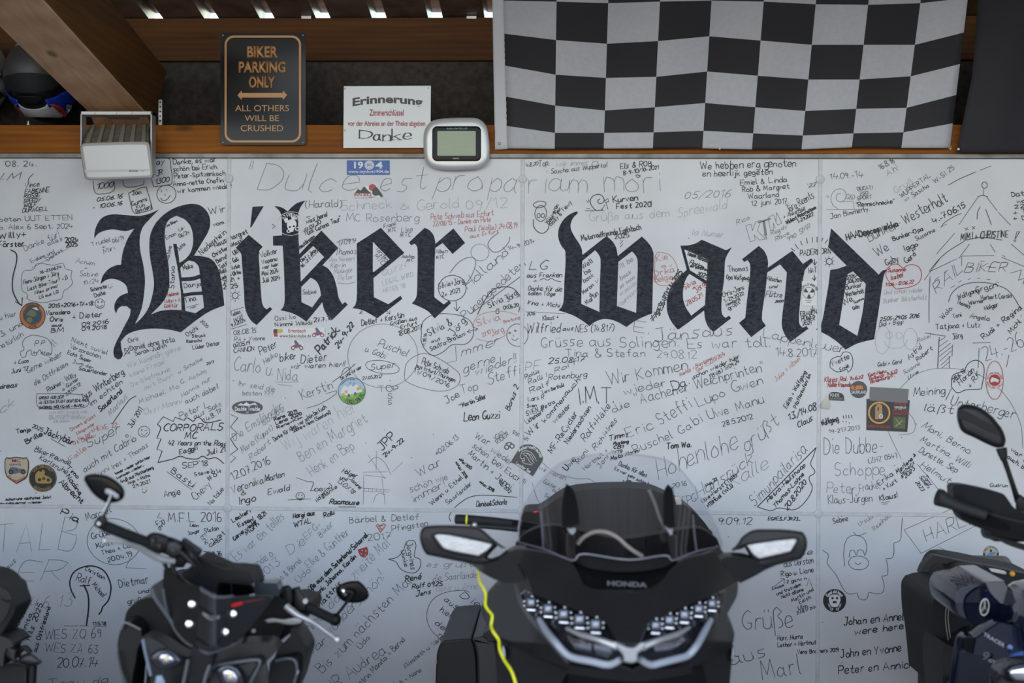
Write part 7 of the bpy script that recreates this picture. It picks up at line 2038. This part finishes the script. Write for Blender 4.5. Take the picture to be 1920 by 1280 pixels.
shell('flank', [(514,1234),(522,1216),(540,1200),(546,1178),(556,1184),(566,1198),(575,1214),(576,1226),(570,1246),(562,1276),(552,1300),(540,1260),(536,1236)], lambda a, b: -2.02 + .0010 * (a - 520), .10, M['grey'], mb, 9)
shell('air_intake', [(506,1242),(518,1238),(546,1236),(555,1242),(554,1270),(546,1300),(530,1340),(506,1320),(503,1270)], -2.06, .08, M['black'], mb, 9)
tube('intake_edge', [P(a, b, -2.07) for a, b in ((516,1238),(540,1234),(554,1240),(556,1262),(548,1290))], .0038, C('edge grey', .075, .08, .088, .35), mb, 8)
pill('marker', [(556,1256),(559,1253),(561,1260),(557,1267),(554,1264)], -2.09, .01, .005, 1, M['chrome'], mb, 3)
shell('tank_shoulder', [(496,1168),(510,1150),(536,1140),(566,1148),(570,1160),(562,1174),(548,1184),(520,1206),(500,1202),(480,1204),(470,1190)], -1.92, .25, M['black'], mb, 9)
pill('silver_fin', [(494,1162),(510,1158),(530,1160),(556,1157),(569,1162),(562,1169),(540,1171),(518,1167),(502,1168)], -1.99, .02, .008, 2.5, C('fin silver', .28, .265, .25, .3), mb, 3)
for q in ([(452,1165,-2.1),(464,1186,-2.08),(480,1202,-2.05)], [(470,1180,-2.0),(476,1195,-1.98),(490,1205,-1.95)]): tube('stay', [P(*p) for p in q], .006, M['black'], mb, 8)
shell('steering_head', [(446,1206),(478,1164),(500,1118),(522,1116),(534,1126),(546,1150),(532,1180),(520,1206),(480,1206)], -1.94, .10, M['black'], mb, 10, n=2)
lathe('bolt', P(475.5, 1182, -2.1), (0, -1, 0), [(0, 0), (0, .005), (.004, .004), (.004, 0)], M['alu'], mb, 12)
pill('fork_cap', [(292,1266),(304,1264),(312,1280),(300,1300),(288,1290)], -2.21, .03, .01, 3, C('fork blue', .15, .22, .29, .25), mb, 3)
# right hand side of the bars
pill('switch_housing', [(526,1104),(532,1098),(541,1096),(547,1102),(550,1124),(546,1140),(536,1136),(528,1122)], -1.92, .07, .02, 4, M['black'], mb, 4)
pill('switch_housing', [(548,1102),(562,1098),(566,1108),(575,1120),(577,1134),(571,1147),(556,1147),(549,1134)], -1.90, .07, .022, 5, M['dgrey'], mb, 4)
lathe('button', P(573, 1126, -1.925), (0, -1, 0), [(0, 0), (0, .007), (.006, .006), (.006, 0)], M['lens'], mb, 12)
tube('handlebar_grip', [P(566,1132,-1.88), P(590,1144,-1.86), P(615,1156,-1.83), P(630,1163,-1.81)], [.0135, .0125, .0125, .0135], M['rubber'], mb, 16, False)
m2 = pill('mirror', [(629,1107),(632,1100),(642,1093),(656,1089),(672,1088),(681,1095),(689,1106),(692,1116),(688,1123),(676,1129),(658,1130),(644,1127),(634,1118)], -1.80, .022, .012, 6, M['gloss'], mb, 5)
ball('mirror_mount', P(646, 1109, -1.815), .013, M['chrome'], m2, (1, .7, .9)); tube('mirror_stem', [P(646,1107,-1.828), P(661,1111,-1.828), P(655,1122,-1.828), P(640,1142,-1.825), P(628,1157,-1.815)], [.006, .006, .0042, .0036, .0045], M['black'], m2, 8)
ball('bar_end', P(628, 1161, -1.815), .016, M['black'], mb)
tube('brake_lever', [P(537,1136,-1.96), P(546,1144,-1.965), P(560,1154,-1.97), P(576,1161,-1.97), P(595,1172,-1.96), P(615,1187,-1.95), P(630,1197,-1.94)], [.009, .009, .0075, .006, .0052, .005, .0055], M['alu'], mb, 12)
ball('lever_end', P(632, 1198.5, -1.94), .0108, M['alu'], mb)
# body, wheels
NA.block('fuel_tank', -.11, +.11, -1.85, -1.35, .72, .96, M['black'], mb, .07)
NA.block('seat', -.13, +.13, -1.35, -.65, .74, .84, M['seat'], mb, .04)
NA.block('engine', -.17, +.17, -1.80, -1.20, .28, .72, M['dgrey'], mb, .04)
NA.block('swing_arm', -.09, +.09, -1.20, -.62, .27, .36, M['dgrey'], mb, .02)
NA.block('tail', -.08, +.08, -.70, -.42, .70, .79, M['matt'], mb, .03)
wheel(mb, 'front_wheel', NA.x(-2.05), -2.05, .31, .31, .12, 12)
wheel(mb, 'rear_wheel', NA.x(-.66), -.66, .31, .31, .18)
for s in (-1, 1): tube('fork_leg', [(NA.x(-1.8) + s * .09, -2.05, .31), (NA.x(-1.8) + s * .09, -1.92, .95)], .024, M['dgrey'], mb, 12, False)
tube('exhaust', [(NX + .1, -1.4, .26), (NX + .16, -1.0, .28), (NX + .17, -.75, .34)], [.03, .045, .05], M['alu'], mb, 14)

# ---------------- sports touring motorcycle at the right edge
TX = P(1935, 1250, -1.9).x
TA = Axis(TX, -1.9, P(1850, 1000, -.5).x, -.5)
rt = thing('sports_tourer', 'dark blue sports touring motorcycle with hand guards cut by the right edge', 'motorcycle', (TX, -1.3, 0))
mr = pill('mirror', [(1794,776),(1796,764),(1804,758.5),(1818,758),(1836,763),(1857,777),(1871,793),(1880,806),(1886,826),(1882,838),(1868,839),(1848,831),(1826,820),(1804,809),(1796,792)], -1.70, .05, .03, 10, M['dgrey'], rt, 5, 4)
shell('mirror_facet', [(1797,768),(1806,768),(1840,786),(1866,800),(1874,816),(1850,806),(1820,792),(1797,784)], lambda a, b: -1.732, .006, M['black'], mr, 9)
pill('mirror_collar', [(1867,841),(1888,838),(1889,856),(1885,866),(1877,864),(1871,852)], -1.70, .03, .008, 3, M['black'], mr, 3)
tube('mirror_stem', [P(1881,856,-1.70), P(1890,882,-1.70), P(1900,912,-1.70), P(1909,940,-1.69)], [.0075, .0062, .0065, .0085], M['black'], mr, 12)
pill('stem_base', [(1905,940),(1912,926),(1925,935),(1932,965),(1905,962)], -1.70, .04, .01, 3, M['black'], rt, 3)
gY = lambda a, b: -1.82 + .0012 * (1920 - a) - .02 * math.sin((b - 905) / 105 * 3.1)
hg = shell('hand_guard', [(1786,913),(1792,908),(1812,909),(1880,925),(1890,936),(1902,952),(1925,962),(1960,968),(1960,1020),(1920,1013),(1876,1005),(1840,991),(1810,978),(1800,968),(1793,952),(1788,936)], gY, .05, M['dgrey'], rt, 9, n=3)
shell('guard_recess', [(1792,946),(1808,948),(1870,972),(1890,985),(1895,994),(1872,992),(1834,980),(1806,966)], lambda a, b: gY(a, b) - .004, .004, M['black'], hg, 9, n=3)
tube('guard_crease', [P(a, b, gY(a, b) - .003) for a, b in ((1790,938),(1812,945),(1840,957),(1880,970),(1925,980))], .0032, C('crease grey', .034, .034, .036, .4), hg, 6)
tube('handlebar_grip', [P(1757,931,-1.73), P(1763,933,-1.73), P(1778,941,-1.74), P(1800,950,-1.76), P(1850,966,-1.78)], [.0215, .0225, .0165, .013, .013], M['rubber'], rt, 18, False)
for q in ([(1842,990),(1843,1000),(1850,1006),(1876,1010),(1900,1017),(1930,1026)], [(1872,1008),(1890,1018),(1920,1028),(1950,1034)]): tube('cable', [P(a, b, -1.75) for a, b in q], .0045, M['rubber'], rt, 8)
rounded_box('control_block', P(1852, 1005, -1.7).x, P(1950, 1005, -1.7).x, -1.74, -1.66, P(1900, 1012, -1.7).z, P(1900, 992, -1.7).z, M['black'], rt, .01)
# grab rail and seats
shell('grab_rail', [(1726,1074),(1733,1058),(1751,1040.5),(1775,1045),(1800,1051),(1860,1062),(1925,1076),(1960,1084),(1960,1096),(1925,1088),(1860,1074),(1806,1062),(1784,1060),(1770,1056),(1757,1053),(1748,1058),(1740,1072),(1760,1086),(1780,1098),(1783,1110),(1772,1108),(1748,1095)], lambda a, b: -.80 - .0006 * (a - 1726), .045, M['dgrey'], rt, 10, n=3, bev=.008)
shell('pillion_seat', [(1774,1106),(1777,1084),(1786,1066),(1800,1058),(1830,1060),(1900,1074),(1960,1086),(1960,1120),(1900,1104),(1850,1100),(1820,1108),(1797,1114)], lambda a, b: -.90, .30, M['seat'], rt, 12, n=4, bev=.02)
for d in (0, 6): tube('seam', [P(a + d, b, -.905) for a, b in ((1797,1063),(1802,1072),(1803,1088),(1800,1102))], .0012, M['stitch'], rt, 6)
shell('rider_seat', [(1748,1150),(1749,1130),(1756,1118),(1775,1112),(1800,1110),(1812,1125),(1816,1165),(1806,1205),(1796,1216),(1778,1206),(1772,1235),(1776,1300),(1764,1300),(1756,1220),(1750,1185)], lambda a, b: -1.15, .35, M['seat'], rt, 12, n=4, bev=.02)
for d in (0, 5): tube('seam', [P(a + d, b, -1.155) for a, b in ((1792,1122),(1780,1126),(1774,1140),(1773,1165),(1778,1200))], .0012, M['stitch'], rt, 6)
shell('side_cover', [(1771,1206),(1797,1216),(1806,1200),(1800,1240),(1792,1320),(1772,1320),(1766,1240)], -1.25, .2, M['dgrey'], rt, 10, n=3)
pill('marker_lamp', [(1853,1064.5),(1862,1065),(1884,1070),(1888,1075),(1884,1077),(1858,1072)], -1.0, .02, .006, 1.5, M['lens'], rt, 3)
ball('amber_lamp', P(1898, 1075.5, -1.0), .009, C('amber glow', .75, .36, .04, .2), rt)
for i, y in enumerate((1112, 1136, 1160, 1182)): rounded_box('rack_rib', P(1740, y, -.7).x, P(1752, y, -.7).x, -.72, -.60, P(1740, y + 9, -.7).z, P(1740, y, -.7).z, M['black'], rt, .004)
shell('footrest_plate', [(1742,1228),(1748,1214),(1758,1214),(1762,1236),(1770,1262),(1774,1330),(1738,1330),(1738,1260)], -1.0, .10, M['black'], rt, 10, n=2)
shell('rear_plate', [(1714,1180),(1722,1174),(1735,1158),(1752,1150),(1756,1200),(1742,1196),(1736,1215),(1728,1210),(1732,1186),(1720,1188)], -.65, .08, M['black'], rt, 10, n=2)
# tank
tY = lambda a, b: -1.62 + .0016 * max(0, 1850 - a) + .0012 * abs(b - 1130)
tk = shell('fuel_tank', [(1793,1134),(1794,1115),(1802,1103),(1818,1099),(1836,1097),(1850,1091),(1884,1089),(1896,1108),(1910,1130),(1960,1130),(1960,1190),(1900,1176),(1866,1168),(1846,1178),(1830,1176),(1812,1165),(1799,1152)], tY, .25, M['navy'], rt, 9, n=4, bev=.02)
shell('tank_edge', [(1793,1134),(1794,1115),(1802,1103),(1818,1099),(1834,1098),(1818,1108),(1808,1120),(1806,1140),(1812,1160),(1799,1152)], lambda a, b: tY(a, b) - .006, .006, C('blue grey sheen', .075, .082, .105, .3), rt, 9, n=4, bev=.002)  # paler shell paints the sheen along the rim of the tank
shell('tank_panel', [(1849,1092.5),(1883,1090.5),(1905,1129),(1877,1131),(1858,1112)], lambda a, b: tY(a, b) - .008, .008, C('panel grey', .13, .125, .125, .45), rt, 8, n=2)
eY = lambda a, b: tY(a, b) - .030
E = P(1846, 1138, eY(1846, 1138))
plate('badge_ring', [circ(1846.2, 1138, 8.8, 16.5, 40, 8), circ(1846.2, 1138, 7.2, 14.2, 40, 8)], E.y, .004, M['alu'], rt, .0008)
for k in range(3):
    a = 90 + 120 * k; q = []
    dx, dy = 7.6 * math.cos(rad(a)), -14.6 * math.sin(rad(a))
    for off in (-.9, .9): q.append([(1846.2 + off * .8, 1138 + off), (1846.2 + dx + off * 1.1, 1138 + dy + off * 1.2)])
    V, Fc = [], []
    for s in q: ribbon(s, 1.1, V, Fc, E.y - .001)
    link('tuning_fork', mesh(V, Fc), M['alu'], rt)
plate('badge_disc', [circ(1846.2, 1138, 7.4, 14.4, 40, 8)], E.y + .002, .003, M['black'], rt)
# side fairing with lettering
bY = lambda a, b: -1.80 + .0018 * max(0, 1890 - a) + (1280 - b) * .0006
shell('side_fairing', [(1785,1330),(1790,1290),(1799,1222),(1804,1200),(1812,1192),(1830,1192),(1846,1180),(1867,1166),(1890,1170),(1960,1190),(1960,1240),(1900,1232),(1884,1236),(1876,1256),(1866,1280),(1860,1330)], bY, .05, M['navy'], rt, 9, n=3, bev=.008)
shell('dark_inlay', [(1806,1196),(1828,1194),(1822,1226),(1803,1216)], lambda a, b: bY(a, b) - .004, .004, M['gloss'], rt, 8, n=2, bev=.001)
shell('lower_panel', [(1800,1222),(1840,1230),(1874,1256),(1866,1280),(1860,1330),(1788,1330),(1792,1280)], lambda a, b: bY(a, b) - .006, .006, C('lower panel blue', .016, .020, .032, .35), rt, 9, n=3, bev=.002)
tube('fairing_edge', [P(a, b, bY(a, b) - .004) for a, b in ((1826,1194),(1832,1191),(1848,1179),(1867,1167))], .0026, C('blue grey sheen', .075, .082, .105, .3), rt, 6)  # thin paler line paints a sheen along the top of the fairing
fit_text('model_lettering', 'TRACER', 1845, 1883, 1184, 1192, lambda a, b: bY(a, b) - .004, C('letter silver', .42, .43, .46, .3), rt, .03, .3, .58)
fit_text('number', '9', 1842, 1856, 1221, 1237, lambda a, b: bY(a, b) - .008, C('letter grey', .13, .13, .14, .3), rt, .02, .3, .1)
fit_text('model_lettering', 'GT+', 1853, 1871, 1234, 1240, lambda a, b: bY(a, b) - .010, C('letter silver', .42, .43, .46, .3), rt, .02, .3, .35)
shell('blue_blade', [(1889,1234),(1897,1228),(1912,1222),(1960,1212),(1960,1226),(1915,1232),(1904,1240),(1896,1238)], lambda a, b: bY(a, b) - .018, .01, C('bright blue', .03, .09, .28, .2), rt, 8, n=3, bev=.002)  # highlight on the fairing, painted as a strip of lighter blue
pill('blue_marker', [(1887,1212),(1893,1207),(1900,1212),(1898,1218),(1890,1217)], lambda a, b: bY(a, b) - .008, .006, .004, 1, C('marker blue', .10, .17, .36, .2), rt, 3)
hl = shell('headlamp', [(1866,1290),(1873,1262),(1884,1250),(1905,1242),(1960,1238),(1960,1330),(1872,1330)], lambda a, b: -1.92, .06, M['lampdark'], rt, 9, n=3)
pill('lens', [(1889,1258),(1900,1250),(1935,1244),(1950,1262),(1940,1280),(1905,1280),(1893,1272)], -1.93, .02, .02, 8, M['reflector'], hl, 4)
tube('lamp_bar', [P(1876,1276,-1.95), P(1890,1284,-1.95), P(1920,1288,-1.95)], .010, M['dgrey'], hl, 8)
TA.block('seat_base', -.15, +.10, -1.2, -.5, .62, .78, M['seat'], rt, .05)
TA.block('engine', -.18, +.18, -1.65, -1.05, .26, .66, M['dgrey'], rt, .04)
TA.block('swing_arm', -.08, +.08, -1.05, -.50, .27, .36, M['dgrey'], rt, .02)
TA.block('tail', -.10, +.10, -.75, -.32, .74, .86, M['matt'], rt, .03)
wheel(rt, 'front_wheel', TA.x(-1.86), -1.86, .31, .31, .12)
wheel(rt, 'rear_wheel', TA.x(-.52), -.52, .31, .31, .18)
for s in (-1, 1): tube('fork_leg', [(TA.x(-1.7) + .04 + s * .07, -1.80, .31), (TA.x(-1.7) + .04 + s * .07, -1.62, .70)], .024, M['dgrey'], rt, 12, False)
rounded_box('front_cowl', P(1950, 1200, -1.9).x, P(1950, 1200, -1.9).x + .2, -1.86, -1.50, .74, 1.00, M['navy'], rt, .09)

# ---------------- motorcycle whose right side reaches into the left edge
LX = P(-90, 1250, -1.9).x
LA = Axis(LX, -1.9, P(-150, 1000, -.6).x, -.6)
lm = thing('adventure_motorcycle', 'dark motorcycle cut by the left edge with only its flank and indicator showing', 'motorcycle', (LX, -1.3, 0))
shell('flank', [(-60,1070),(-20,1076),(0,1086),(9,1096),(18,1103),(22,1116),(27,1130),(29,1140),(24,1152),(10,1176),(-2,1194),(-60,1200)], lambda a, b: -1.95 + .0008 * (a + 60), .10, M['dgrey'], lm, 9, n=2)
shell('flank_window', [(-20,1094),(0,1100),(12,1110),(20,1124),(10,1126),(0,1120),(-20,1122)], lambda a, b: -1.965 + .0008 * (a + 60), .006, C('window black', .004, .004, .005, .08), lm, 8, n=2, bev=.001)
shell('flank_facet', [(-20,1128),(0,1120),(10,1128),(20,1128),(16,1146),(2,1168),(-20,1178)], lambda a, b: -1.963 + .0008 * (a + 60), .006, M['grey'], lm, 8, n=2, bev=.001)
shell('lower_flank', [(-60,1190),(0,1192),(16,1198),(24,1206),(25,1212),(12,1216),(8,1226),(6,1248),(-10,1250),(-60,1260)], -1.92, .10, M['dgrey'], lm, 9, n=2)
pill('indicator_stalk', [(8,1226),(14,1212),(22,1212),(33,1218),(30,1232),(36,1240),(26,1241),(18,1236)], -1.90, .05, .02, 4, M['grey'], lm, 3)
pill('indicator', [(34,1236),(42,1228),(56,1223),(66,1228),(76,1237),(80,1241),(72,1246),(60,1248),(48,1246),(38,1242)], -1.90, .05, .025, 6, M['dgrey'], lm, 4)
tube('loop', [P(a, b, -1.89) for a, b in ((34,1232),(36,1222),(44,1214),(50,1215),(58,1224))], .0065, M['black'], lm, 10)
tube('support', [P(a, b, -1.88) for a, b in ((62,1246),(61,1262),(60,1285),(58,1330))], .010, M['black'], lm, 12)
shell('licence_bracket', [(-10,1250),(6,1248),(28,1246),(45,1250),(49,1258),(49,1330),(-10,1330)], -1.86, .03, M['black'], lm, 9, n=2)
tube('bracket_edge', [P(a, b, -1.865) for a, b in ((8,1249),(28,1247),(44,1251),(48,1258),(48,1290))], .003, M['grey'], lm, 6)
LA.block('seat', -.15, +.12, -1.4, -.6, .74, .86, M['seat'], lm, .05)
LA.block('engine', -.18, +.15, -1.75, -1.05, .26, .70, M['dgrey'], lm, .04)
LA.block('fuel_tank', -.18, +.12, -1.85, -1.35, .70, 1.00, M['dgrey'], lm, .07)
LA.block('swing_arm', -.08, +.08, -1.05, -.55, .27, .36, M['dgrey'], lm, .02)
wheel(lm, 'front_wheel', LA.x(-1.95), -1.95, .31, .31, .12)
wheel(lm, 'rear_wheel', LA.x(-.60), -.60, .31, .31, .16)
for s in (-1, 1): tube('fork_leg', [(LA.x(-1.8) + s * .09, -1.95, .31), (LA.x(-1.8) + s * .09, -1.80, .98)], .024, M['dgrey'], lm, 12, False)
